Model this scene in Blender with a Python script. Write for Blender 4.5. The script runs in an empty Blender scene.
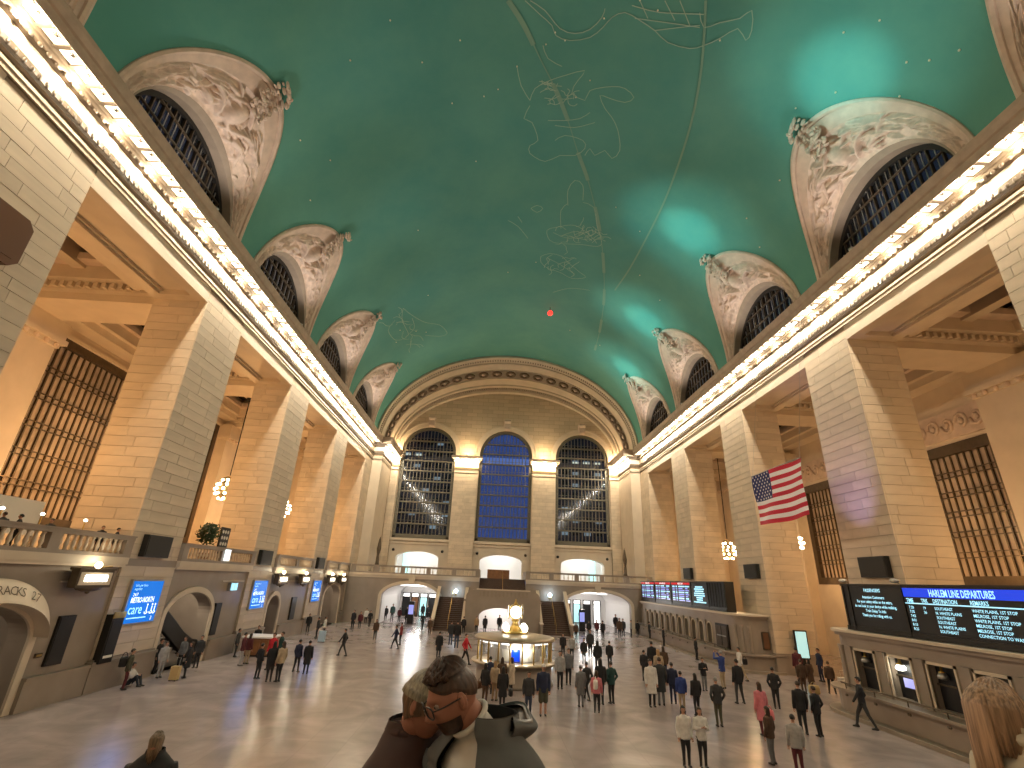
import bpy, bmesh, math, random
from mathutils import Vector, Matrix, noise
random.seed(7)
PI = math.pi
scene = bpy.context.scene
COL = scene.collection


# ------------------------------------------------------------------ camera
cam_d = bpy.data.cameras.new('camera'); cam = bpy.data.objects.new('camera', cam_d); COL.objects.link(cam)
cam_d.sensor_width = 36.0; cam_d.lens = 17.07; cam_d.clip_start = 0.05; cam_d.clip_end = 400
_r = Vector((0.9981464, -0.0449322, 0.0410467)); _d = Vector((0.0549239, 0.3745777, -0.9255673)); _f = Vector((0.0262125, 0.9261062, 0.3763512))
_m = Matrix(((_r.x, -_d.x, -_f.x, -1.685), (_r.y, -_d.y, -_f.y, 0.0), (_r.z, -_d.z, -_f.z, 5.055), (0, 0, 0, 1)))
cam.matrix_world = _m
scene.camera = cam

# ------------------------------------------------------------------ world, exposure
world = bpy.data.worlds.new('dusk'); scene.world = world; world.use_nodes = True
_bg = world.node_tree.nodes['Background']; _bg.inputs[0].default_value = (0.085, 0.155, 0.42, 1); _bg.inputs[1].default_value = 0.8
vs = scene.view_settings
vs.view_transform = 'Standard'; vs.look = 'None'; vs.gamma = 1.0; vs.exposure = 0.22; vs.use_curve_mapping = False
scene.cycles.use_denoising = True
scene.cycles.max_bounces = 7; scene.cycles.diffuse_bounces = 4; scene.cycles.glossy_bounces = 3; scene.cycles.transparent_max_bounces = 12
scene.cycles.sample_clamp_indirect = 8.0
scene.cycles.caustics_reflective = False; scene.cycles.caustics_refractive = False
CORNICE_W = 310.0        # watts of each cornice light (one per three coffers)
CORNICE_C = (1.0, 0.855, 0.64)
AISLE_W = 800.0        # watts of each aisle chandelier
AISLE_C = (1.0, 0.51, 0.18)
LEDGE_W = 15000.0        # watts of each ceiling uplight on the cornice ledge
LEDGE_C = (0.32, 1.0, 0.94)

WASH_W = 1100.0; WASH_C = (0.72, 0.95, 1.0)   # wide ceiling wash of each ledge floodlight

# ------------------------------------------------------------------ materials
MATS = {}
def new_mat(name):
    m = bpy.data.materials.new(name); m.use_nodes = True; MATS[name] = m
    return m, m.node_tree.nodes, m.node_tree.links, m.node_tree.nodes['Principled BSDF']
def mat(name, col, rough=0.6, metal=0.0, var=0.0, scale=3.0, bump=0.0, emit=None, estr=0.0, rand=0.0, spec=0.5):
    m, n, l, b = new_mat(name)
    b.inputs['Roughness'].default_value = rough; b.inputs['Metallic'].default_value = metal
    b.inputs['Specular IOR Level'].default_value = spec
    b.inputs['Base Color'].default_value = (*col, 1)
    if emit:
        b.inputs['Emission Color'].default_value = (*emit, 1); b.inputs['Emission Strength'].default_value = estr
    if var or rand or bump:
        tc = n.new('ShaderNodeTexCoord'); nz = n.new('ShaderNodeTexNoise'); nz.inputs['Scale'].default_value = scale; nz.inputs['Detail'].default_value = 6
        l.new(tc.outputs['Object'], nz.inputs['Vector'])
        hs = n.new('ShaderNodeHueSaturation'); hs.inputs['Color'].default_value = (*col, 1)
        mr = n.new('ShaderNodeMapRange'); mr.inputs[1].default_value = 0.3; mr.inputs[2].default_value = 0.7; mr.inputs[3].default_value = 1 - var; mr.inputs[4].default_value = 1 + var
        l.new(nz.outputs['Fac'], mr.inputs[0])
        oi = n.new('ShaderNodeObjectInfo'); at = n.new('ShaderNodeAttribute'); at.attribute_name = 'tone'
        ad = n.new('ShaderNodeMath'); ad.operation = 'ADD'; l.new(oi.outputs['Random'], ad.inputs[0]); l.new(at.outputs['Fac'], ad.inputs[1])
        fr = n.new('ShaderNodeMath'); fr.operation = 'FRACT'; l.new(ad.outputs[0], fr.inputs[0])
        mr2 = n.new('ShaderNodeMapRange'); mr2.inputs[3].default_value = 1 - rand; mr2.inputs[4].default_value = 1 + rand
        l.new(fr.outputs[0], mr2.inputs[0])
        mu = n.new('ShaderNodeMath'); mu.operation = 'MULTIPLY'; l.new(mr.outputs[0], mu.inputs[0]); l.new(mr2.outputs[0], mu.inputs[1])
        l.new(mu.outputs[0], hs.inputs['Value']); l.new(hs.outputs['Color'], b.inputs['Base Color'])
        if bump:
            bp = n.new('ShaderNodeBump'); bp.inputs['Strength'].default_value = bump; bp.inputs['Distance'].default_value = 0.03
            l.new(nz.outputs['Fac'], bp.inputs['Height']); l.new(bp.outputs['Normal'], b.inputs['Normal'])
    return m
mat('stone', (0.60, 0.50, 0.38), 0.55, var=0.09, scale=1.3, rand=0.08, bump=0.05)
mat('stone_core', (0.36, 0.29, 0.21), 0.8, var=0.1)
mat('stone_smooth', (0.60, 0.51, 0.40), 0.5, var=0.07, scale=0.8, bump=0.04)
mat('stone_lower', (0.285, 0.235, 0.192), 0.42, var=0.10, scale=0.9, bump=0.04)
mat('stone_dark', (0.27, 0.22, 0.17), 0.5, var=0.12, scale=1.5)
mat('medallion_dark', (0.13, 0.09, 0.06), 0.6)
mat('stone_pink', (0.60, 0.48, 0.39), 0.65, var=0.12, scale=2.0, bump=0.15)
mat('relief', (0.64, 0.52, 0.43), 0.7, var=0.16, scale=3.0, bump=0.2)
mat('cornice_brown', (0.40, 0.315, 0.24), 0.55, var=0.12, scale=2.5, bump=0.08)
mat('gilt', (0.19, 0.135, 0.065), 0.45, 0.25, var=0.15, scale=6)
mat('ornament_dark_shade', (0.085, 0.06, 0.038), 0.55, 0.1, var=0.15, scale=5)  # bronze ornament; shade on modillions and leaf moulding is put into this colour
mat('bronze', (0.10, 0.075, 0.05), 0.38, 0.6, var=0.15, scale=4)
mat('bronze_dark', (0.028, 0.026, 0.024), 0.4, 0.5)
mat('bronze_window', (0.11, 0.10, 0.075), 0.45, 0.3)
mat('black', (0.008, 0.008, 0.009), 0.35)
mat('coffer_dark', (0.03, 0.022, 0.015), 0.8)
mat('coffer_glow', (0.9, 0.8, 0.6), 0.5, emit=(1.0, 0.90, 0.68), estr=3.2)
mat('bulb', (0.9, 0.8, 0.6), 0.5, emit=(1.0, 0.78, 0.45), estr=14.0)
mat('white_glow', (0.9, 0.9, 0.9), 0.5, emit=(1.0, 0.97, 0.92), estr=1.5)
mat('cool_glow', (0.9, 0.9, 0.9), 0.5, emit=(0.55, 0.78, 1.0), estr=14.0)
mat('cyan_glow', (0.5, 0.8, 0.8), 0.5, emit=(0.45, 0.9, 0.95), estr=0.55)
mat('sign_glow', (0.9, 0.9, 0.8), 0.5, emit=(1.0, 0.98, 0.82), estr=7.0)
mat('clock_glow', (0.9, 0.9, 0.8), 0.4, emit=(1.0, 0.98, 0.84), estr=3.5)
mat('white_wall', (0.78, 0.76, 0.74), 0.5)
mat('wood', (0.20, 0.085, 0.03), 0.4, var=0.2, scale=3)
mat('wood_stair', (0.075, 0.042, 0.028), 0.5, var=0.1)
mat('brass', (0.55, 0.38, 0.12), 0.28, 0.9)
mat('pale_bronze', (0.36, 0.29, 0.20), 0.35, 0.5)
mat('steel', (0.45, 0.44, 0.42), 0.3, 0.8)
mat('leaf', (0.02, 0.05, 0.015), 0.6, var=0.3, scale=8)
mat('screen_blue', (0.0, 0.05, 0.2), 0.2, emit=(0.0, 0.17, 0.72), estr=0.85)
mat('screen_text', (0.6, 0.8, 0.9), 0.4, emit=(0.30, 0.78, 1.0), estr=1.0)
mat('screen_white', (0.8, 0.9, 0.9), 0.4, emit=(0.85, 0.95, 1.0), estr=1.1)
mat('screen_black', (0.004, 0.005, 0.008), 0.45)
mat('screen_header', (0.0, 0.02, 0.3), 0.2, emit=(0.01, 0.045, 0.62), estr=1.0)
mat('screen_red', (0.3, 0.02, 0.02), 0.2, emit=(0.45, 0.01, 0.02), estr=1.0)
mat('screen_pale', (0.3, 0.3, 0.5), 0.2, emit=(0.30, 0.34, 0.85), estr=0.8)
mat('paper', (0.75, 0.72, 0.65), 0.6)
mat('flag_red', (0.58, 0.012, 0.05), 0.7); mat('flag_white', (0.92, 0.90, 0.98), 0.7); mat('flag_blue', (0.012, 0.025, 0.16), 0.7)
mat('grille_glass', (0.38, 0.30, 0.23), 0.3, var=0.3, scale=0.5)
mat('concrete', (0.10, 0.10, 0.11), 0.8); mat('lit_office', (0.5, 0.5, 0.45), 0.5, emit=(0.8, 0.9, 0.75), estr=0.55)
mat('star', (0.8, 0.7, 0.5), 0.5, emit=(1.0, 0.9, 0.7), estr=0.05)
mat('gold_line', (0.36, 0.50, 0.40), 0.6)
mat('gold_band', (0.20, 0.36, 0.27), 0.6)
mat('red_lamp', (0.6, 0.02, 0.02), 0.3, emit=(1.0, 0.03, 0.02), estr=2.5)
mat('case_tan', (0.50, 0.36, 0.16), 0.5); mat('case_white', (0.7, 0.68, 0.64), 0.5); mat('case_blue', (0.42, 0.55, 0.66), 0.5); mat('case_pink', (0.75, 0.22, 0.24), 0.5); mat('leather', (0.14, 0.06, 0.025), 0.5)

def brick_mat(name, c1, c2, mortar, sx, sz, rough=0.55):
    m, n, l, b = new_mat(name); b.inputs['Roughness'].default_value = rough
    tc = n.new('ShaderNodeTexCoord'); mp = n.new('ShaderNodeMapping'); br = n.new('ShaderNodeTexBrick')
    mp.inputs['Rotation'].default_value = (PI/2, 0, 0)
    l.new(tc.outputs['Object'], mp.inputs['Vector']); l.new(mp.outputs[0], br.inputs['Vector'])
    br.inputs['Color1'].default_value = (*c1, 1); br.inputs['Color2'].default_value = (*c2, 1); br.inputs['Mortar'].default_value = (*mortar, 1)
    br.inputs['Scale'].default_value = 1.0; br.inputs['Brick Width'].default_value = sx; br.inputs['Row Height'].default_value = sz; br.inputs['Mortar Size'].default_value = 0.02
    l.new(br.outputs['Color'], b.inputs['Base Color'])
    bp = n.new('ShaderNodeBump'); bp.inputs['Strength'].default_value = 0.25; bp.inputs['Distance'].default_value = 0.03; bp.invert = True
    l.new(br.outputs['Fac'], bp.inputs['Height']); l.new(bp.outputs['Normal'], b.inputs['Normal'])
    return m
brick_mat('ashlar_far', (0.62, 0.50, 0.36), (0.52, 0.42, 0.30), (0.36, 0.29, 0.20), 1.6, 0.62)

def floor_mat():
    m, n, l, b = new_mat('marble_floor')
    tc = n.new('ShaderNodeTexCoord'); nz = n.new('ShaderNodeTexNoise'); nz.inputs['Scale'].default_value = 0.55; nz.inputs['Detail'].default_value = 8; nz.inputs['Distortion'].default_value = 1.2
    l.new(tc.outputs['Object'], nz.inputs['Vector'])
    br = n.new('ShaderNodeTexBrick'); br.offset = 0.0; br.inputs['Scale'].default_value = 1.0; br.inputs['Brick Width'].default_value = 1.2; br.inputs['Row Height'].default_value = 1.2
    br.inputs['Mortar Size'].default_value = 0.008; br.inputs['Color1'].default_value = (0.355, 0.298, 0.288, 1); br.inputs['Color2'].default_value = (0.335, 0.282, 0.272, 1); br.inputs['Mortar'].default_value = (0.285, 0.24, 0.23, 1)
    l.new(tc.outputs['Object'], br.inputs['Vector'])
    hs = n.new('ShaderNodeHueSaturation'); mr = n.new('ShaderNodeMapRange'); mr.inputs[1].default_value = 0.3; mr.inputs[2].default_value = 0.7; mr.inputs[3].default_value = 0.82; mr.inputs[4].default_value = 1.15
    l.new(nz.outputs['Fac'], mr.inputs[0]); l.new(mr.outputs[0], hs.inputs['Value']); l.new(br.outputs['Color'], hs.inputs['Color']); l.new(hs.outputs['Color'], b.inputs['Base Color'])
    mr2 = n.new('ShaderNodeMapRange'); mr2.inputs[3].default_value = 0.13; mr2.inputs[4].default_value = 0.30
    l.new(nz.outputs['Fac'], mr2.inputs[0]); l.new(mr2.outputs[0], b.inputs['Roughness'])
    nz2 = n.new('ShaderNodeTexNoise'); nz2.inputs['Scale'].default_value = 1.6; l.new(tc.outputs['Object'], nz2.inputs['Vector'])
    bp = n.new('ShaderNodeBump'); bp.inputs['Strength'].default_value = 0.05; bp.inputs['Distance'].default_value = 0.05
    l.new(nz2.outputs['Fac'], bp.inputs['Height']); l.new(bp.outputs['Normal'], b.inputs['Normal'])
floor_mat()

def vault_mat():
    m, n, l, b = new_mat('vault_paint'); b.inputs['Roughness'].default_value = 0.75
    tc = n.new('ShaderNodeTexCoord'); nz = n.new('ShaderNodeTexNoise'); nz.inputs['Scale'].default_value = 0.16; nz.inputs['Detail'].default_value = 9; nz.inputs['Roughness'].default_value = 0.65
    l.new(tc.outputs['Object'], nz.inputs['Vector'])
    cr = n.new('ShaderNodeValToRGB'); cr.color_ramp.elements[0].position = 0.35; cr.color_ramp.elements[0].color = (0.068, 0.275, 0.240, 1)
    cr.color_ramp.elements[1].position = 0.65; cr.color_ramp.elements[1].color = (0.105, 0.325, 0.265, 1)
    l.new(nz.outputs['Fac'], cr.inputs[0]); l.new(cr.outputs[0], b.inputs['Base Color'])
vault_mat()

def glass_mat(name, tint, opac):
    m = bpy.data.materials.new(name); m.use_nodes = True; MATS[name] = m
    n = m.node_tree.nodes; l = m.node_tree.links; n.clear()
    o = n.new('ShaderNodeOutputMaterial'); t = n.new('ShaderNodeBsdfTransparent'); t.inputs[0].default_value = (*tint, 1)
    g = n.new('ShaderNodeBsdfPrincipled'); g.inputs['Base Color'].default_value = (0.02, 0.022, 0.028, 1); g.inputs['Roughness'].default_value = 0.08
    mx = n.new('ShaderNodeMixShader'); mx.inputs[0].default_value = opac
    l.new(t.outputs[0], mx.inputs[1]); l.new(g.outputs[0], mx.inputs[2]); l.new(mx.outputs[0], o.inputs[0])
glass_mat('glass_dusk', (0.75, 0.85, 1.0), 0.30)
glass_mat('glass_lunette', (0.62, 0.58, 0.5), 0.55)
glass_mat('glass_clear', (0.95, 0.97, 0.97), 0.12)

def cloth_mats():
    for nm, src in (('cloth_top', None), ('cloth_pants', 'pants_color')):
        m, n, l, b = new_mat(nm); b.inputs['Roughness'].default_value = 0.8
        if src is None:
            oi = n.new('ShaderNodeObjectInfo'); c = oi.outputs['Color']
        else:
            a = n.new('ShaderNodeAttribute'); a.attribute_type = 'OBJECT'; a.attribute_name = src; c = a.outputs['Color']
        tc = n.new('ShaderNodeTexCoord'); nz = n.new('ShaderNodeTexNoise'); nz.inputs['Scale'].default_value = 9
        l.new(tc.outputs['Object'], nz.inputs['Vector'])
        hs = n.new('ShaderNodeHueSaturation'); mr = n.new('ShaderNodeMapRange'); mr.inputs[3].default_value = 0.7; mr.inputs[4].default_value = 1.3
        l.new(nz.outputs['Fac'], mr.inputs[0]); l.new(mr.outputs[0], hs.inputs['Value']); l.new(c, hs.inputs['Color']); l.new(hs.outputs['Color'], b.inputs['Base Color'])
cloth_mats()
mat('skin', (0.46, 0.25, 0.17), 0.55, var=0.06, scale=10)
mat('skin_dark', (0.30, 0.13, 0.085), 0.55, var=0.06, scale=10)
mat('shoe', (0.02, 0.018, 0.016), 0.5)
mat('eye_dark', (0.01, 0.008, 0.007), 0.3); mat('eye_white', (0.26, 0.21, 0.18), 0.3)
m_, n_, l_, b_ = new_mat('hair'); b_.inputs['Roughness'].default_value = 0.5
_oi = n_.new('ShaderNodeObjectInfo'); _tc = n_.new('ShaderNodeTexCoord'); _mp = n_.new('ShaderNodeMapping'); _mp.inputs['Scale'].default_value = (90, 90, 5); _nz = n_.new('ShaderNodeTexNoise'); _nz.inputs['Scale'].default_value = 1.0
l_.new(_tc.outputs['Object'], _mp.inputs['Vector']); l_.new(_mp.outputs[0], _nz.inputs['Vector'])
_mr = n_.new('ShaderNodeMapRange'); _mr.inputs[1].default_value = 0.3; _mr.inputs[2].default_value = 0.7; _mr.inputs[3].default_value = 0.45; _mr.inputs[4].default_value = 1.5
_hs = n_.new('ShaderNodeHueSaturation'); l_.new(_nz.outputs['Fac'], _mr.inputs[0]); l_.new(_mr.outputs[0], _hs.inputs['Value']); l_.new(_oi.outputs['Color'], _hs.inputs['Color']); l_.new(_hs.outputs['Color'], b_.inputs['Base Color'])

# ------------------------------------------------------------------ helpers
LOC = {}
def tag(o, label=None, cat=None, group=None, kind=None):
    if label: o['label'] = label
    if cat: o['category'] = cat
    if group: o['group'] = group
    if kind: o['kind'] = kind
    return o
def thing(name, loc=(0, 0, 0), label=None, cat=None, group=None, kind=None, rz=0.0):
    o = bpy.data.objects.new(name, None); COL.objects.link(o); o.location = loc; o.rotation_euler = (0, 0, rz); o.empty_display_size = 0.2
    LOC[o.name] = Vector(loc)
    return tag(o, label, cat, group, kind)
def link(name, me, parent=None, loc=(0, 0, 0), rot=(0, 0, 0), scale=(1, 1, 1)):
    """object from mesh; loc is in the world (parents are unrotated when this is used)"""
    o = bpy.data.objects.new(name, me); COL.objects.link(o)
    v = Vector(loc); LOC[o.name] = v.copy()
    if parent is not None:
        o.parent = parent; v = v - LOC[parent.name]
    o.location = v; o.rotation_euler = rot; o.scale = scale
    return o
class MB:
    def __init__(s): s.v = []; s.f = []; s.m = []; s.tone = None
    def add(s, vs, fs, m=0):
        b = len(s.v); s.v += [tuple(x) for x in vs]; s.f += [tuple(i + b for i in q) for q in fs]; s.m += [m] * len(fs)
    def quad(s, a, b, c, d, m=0): s.add([a, b, c, d], [(0, 1, 2, 3)], m)
    def box(s, x0, x1, y0, y1, z0, z1, m=0):
        s.add([(x0,y0,z0),(x1,y0,z0),(x1,y1,z0),(x0,y1,z0),(x0,y0,z1),(x1,y0,z1),(x1,y1,z1),(x0,y1,z1)],
              [(0,3,2,1),(4,5,6,7),(0,1,5,4),(1,2,6,5),(2,3,7,6),(3,0,4,7)], m)
        return s
    def sbox(s, sg, xa, xb, y0, y1, z0, z1, m=0):     # box mirrored to side sg
        return s.box(min(sg*xa, sg*xb), max(sg*xa, sg*xb), y0, y1, z0, z1, m)
    def lathe(s, prof, c, n=16, m=0, axis='z', cap=True):
        vs = []
        for (r, h) in prof:
            for i in range(n):
                a = 2*PI*i/n; p = (r*math.cos(a), r*math.sin(a), h)
                if axis == 'y': p = (p[0], p[2], p[1])
                if axis == 'x': p = (p[2], p[0], p[1])
                vs.append((c[0]+p[0], c[1]+p[1], c[2]+p[2]))
        fs = []
        for j in range(len(prof)-1):
            for i in range(n): fs.append((j*n+i, j*n+(i+1) % n, (j+1)*n+(i+1) % n, (j+1)*n+i))
        if cap:
            fs.append(tuple(range(n-1, -1, -1))); fs.append(tuple((len(prof)-1)*n+i for i in range(n)))
        s.add(vs, fs, m); return s
    def ell(s, c, r, n=12, k=8, m=0, rot=None):
        vs = []; fs = []
        for j in range(k+1):
            th = PI*j/k
            for i in range(n):
                a = 2*PI*i/n; p = Vector((r[0]*math.sin(th)*math.cos(a), r[1]*math.sin(th)*math.sin(a), r[2]*math.cos(th)))
                if rot: p = rot @ p
                vs.append((c[0]+p.x, c[1]+p.y, c[2]+p.z))
        for j in range(k):
            for i in range(n): fs.append((j*n+i, (j+1)*n+i, (j+1)*n+(i+1) % n, j*n+(i+1) % n))
        s.add(vs, fs, m); return s
    def tube(s, path, rad, n=8, m=0, cap=True):
        P = [Vector(p) for p in path]; R = rad if isinstance(rad, (list, tuple)) else [rad]*len(P)
        vs = []; fs = []; up = None
        for i, p in enumerate(P):
            t = (P[min(i+1, len(P)-1)] - P[max(i-1, 0)]).normalized()
            if up is None: up = Vector((0, 0, 1)) if abs(t.z) < 0.9 else Vector((0, 1, 0))
            x = t.cross(up)
            if x.length < 1e-6: x = t.cross(Vector((1, 0, 0)))
            x.normalize(); y = x.cross(t).normalized(); up = y
            for k in range(n):
                a = 2*PI*k/n; q = p + x*R[i]*math.cos(a) + y*R[i]*math.sin(a); vs.append(tuple(q))
        for i in range(len(P)-1):
            for k in range(n): fs.append((i*n+k, i*n+(k+1) % n, (i+1)*n+(k+1) % n, (i+1)*n+k))
        if cap: fs.append(tuple(range(n-1, -1, -1))); fs.append(tuple((len(P)-1)*n+k for k in range(n)))
        s.add(vs, fs, m); return s
    def grid(s, fn, nu, nv, m=0):
        vs = [tuple(fn(i/nu, j/nv)) for j in range(nv+1) for i in range(nu+1)]
        s.add(vs, [(j*(nu+1)+i, j*(nu+1)+i+1, (j+1)*(nu+1)+i+1, (j+1)*(nu+1)+i) for j in range(nv) for i in range(nu)], m); return s
    def prism(s, poly, mapf, w0, w1, m=0):            # polygon in (u,v) extruded along w
        n = len(poly); vs = [mapf(u, v, w0) for u, v in poly] + [mapf(u, v, w1) for u, v in poly]
        fs = [tuple(range(n)), tuple(range(2*n-1, n-1, -1))] + [(i, n+i, n+(i+1) % n, (i+1) % n) for i in range(n)]
        s.add(vs, fs, m); return s
    def mesh(s, name, mats, smooth=False, org=(0, 0, 0)):
        me = bpy.data.meshes.new(name)
        me.from_pydata([(a-org[0], b-org[1], c-org[2]) for a, b, c in s.v], [], s.f)
        for k in (mats if isinstance(mats, (list, tuple)) else [mats]): me.materials.append(MATS[k])
        me.polygons.foreach_set('material_index', s.m)
        if smooth: me.polygons.foreach_set('use_smooth', [True]*len(s.f))
        if s.tone is not None:
            a = me.attributes.new('tone', 'FLOAT', 'FACE'); a.data.foreach_set('value', s.tone)
        me.update(); return me
    def build(s, name, mats, parent=None, smooth=False, org=None, kind=None, label=None):
        """world-space vertices; origin org (default: the parent's origin)"""
        if org is None: org = tuple(LOC[parent.name]) if parent is not None else (0, 0, 0)
        o = link(name, s.mesh(name, mats, smooth, org), parent, org)
        if kind: o['kind'] = kind
        if label: o['label'] = label
        return o
def arch_pts(ua, ub, vs, rise, n):
    c = (ua+ub)/2; h = (ub-ua)/2
    return [(c - h*math.cos(PI*i/n), vs + rise*math.sin(PI*i/n)) for i in range(n+1)]
def arch_wall(mb, mapf, u0, u1, v0, v1, ops, depth, n=16, m=0):
    """wall sheet with thickness; ops = (ua, ub, va, vspring, rise)"""
    def q(a, b, c, d):
        for w in (0, depth): mb.quad(mapf(*a, w), mapf(*b, w), mapf(*c, w), mapf(*d, w), m)
    def rv(a, b): mb.quad(mapf(*a, 0), mapf(*b, 0), mapf(*b, depth), mapf(*a, depth), m)
    cur = u0
    for (ua, ub, va, vsp, rise) in sorted(ops):
        if ua > cur: q((cur, v0), (ua, v0), (ua, v1), (cur, v1))
        if va > v0: q((ua, v0), (ub, v0), (ub, va), (ua, va)); rv((ua, va), (ub, va))
        pts = arch_pts(ua, ub, vsp, rise, n) if rise > 0 else [(ua, vsp), (ub, vsp)]
        for a, b in zip(pts, pts[1:]):
            q(a, b, (b[0], v1), (a[0], v1)); rv(a, b)
        rv((ua, va), (ua, vsp)); rv((ub, va), (ub, vsp)); cur = ub
    if cur < u1: q((cur, v0), (u1, v0), (u1, v1), (cur, v1))
    for a, b in (((u0, v0), (u1, v0)), ((u0, v1), (u1, v1)), ((u0, v0), (u0, v1)), ((u1, v0), (u1, v1))): rv(a, b)
def arch_ring(mb, mapf, ua, ub, va, vsp, rise, wid, w0, w1, n=20, m=0, legs=True):
    """architrave band around an opening, between offsets 0 and wid"""
    def path(o):
        c = (ua+ub)/2; h = (ub-ua)/2 + o
        p = [(c - h*math.cos(PI*i/n), vsp + (rise+o)*math.sin(PI*i/n)) for i in range(n+1)]
        return ([(ua-o, va)] if legs else []) + p + ([(ub+o, va)] if legs else [])
    A = path(0); B = path(wid)
    for i in range(len(A)-1):
        a, b, c, d = A[i], A[i+1], B[i+1], B[i]
        mb.quad(mapf(*a, w1), mapf(*b, w1), mapf(*c, w1), mapf(*d, w1), m)
        mb.quad(mapf(*a, w0), mapf(*b, w0), mapf(*b, w1), mapf(*a, w1), m)
        mb.quad(mapf(*d, w0), mapf(*c, w0), mapf(*c, w1), mapf(*d, w1), m)
def point_light(name, loc, watts, col, rad=0.1, parent=None):
    d = bpy.data.lights.new(name, 'POINT'); d.energy = watts; d.color = col; d.shadow_soft_size = rad
    o = bpy.data.objects.new(name, d); COL.objects.link(o)
    v = Vector(loc)
    if parent is not None: o.parent = parent; v = v - LOC[parent.name]
    o.location = v; return o
def spot_light(name, loc, target, watts, col, angle, blend=0.9, rad=0.15, parent=None):
    d = bpy.data.lights.new(name, 'SPOT'); d.energy = watts; d.color = col; d.spot_size = angle; d.spot_blend = blend; d.shadow_soft_size = rad
    o = bpy.data.objects.new(name, d); COL.objects.link(o)
    q = (Vector(target) - Vector(loc)).to_track_quat('-Z', 'Y'); v = Vector(loc)
    if parent is not None: o.parent = parent; v = v - LOC[parent.name]
    o.location = v; o.rotation_euler = q.to_euler(); return o
def text(body, size, loc, rot, m, parent, name='lettering', align='LEFT', sx=1.0, bold=0.0):
    c = bpy.data.curves.new(name, 'FONT'); c.body = body; c.size = size; c.align_x = align; c.offset = bold; c.resolution_u = 2
    t = bpy.data.objects.new(name, c); COL.objects.link(t)
    me = bpy.data.meshes.new_from_object(t); bpy.data.objects.remove(t); bpy.data.curves.remove(c)
    me.materials.clear(); me.materials.append(MATS[m])
    return link(name, me, parent, loc, rot, (sx, 1, 1))
UNIT = {}
def unit_box(mname):
    if mname not in UNIT: UNIT[mname] = MB().box(0, 1, 0, 1, 0, 1).mesh('block_'+mname, mname)
    return UNIT[mname]
def block(name, mname, parent, x0, x1, y0, y1, z0, z1):
    return link(name, unit_box(mname), parent, (x0, y0, z0), (0, 0, 0), (x1-x0, y1-y0, z1-z0))

# hall measures (metres)
HW = 18.2; DEEP = 21.1; BACK = 30.0; Y0 = 15.55; SP = 12.56; OPW = 8.6; PW = SP - OPW
YS = -14.0; YE = 72.0; YA = 65.4; ZT = 18.8; NARROW = 16.9
VA, VB, VZ = 18.25, 13.5, 22.5
def pier_y(k): return (Y0 + SP*k - PW, Y0 + SP*k)          # pier k stands before opening k
def bay_c(k): return Y0 + SP*k + OPW/2
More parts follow.
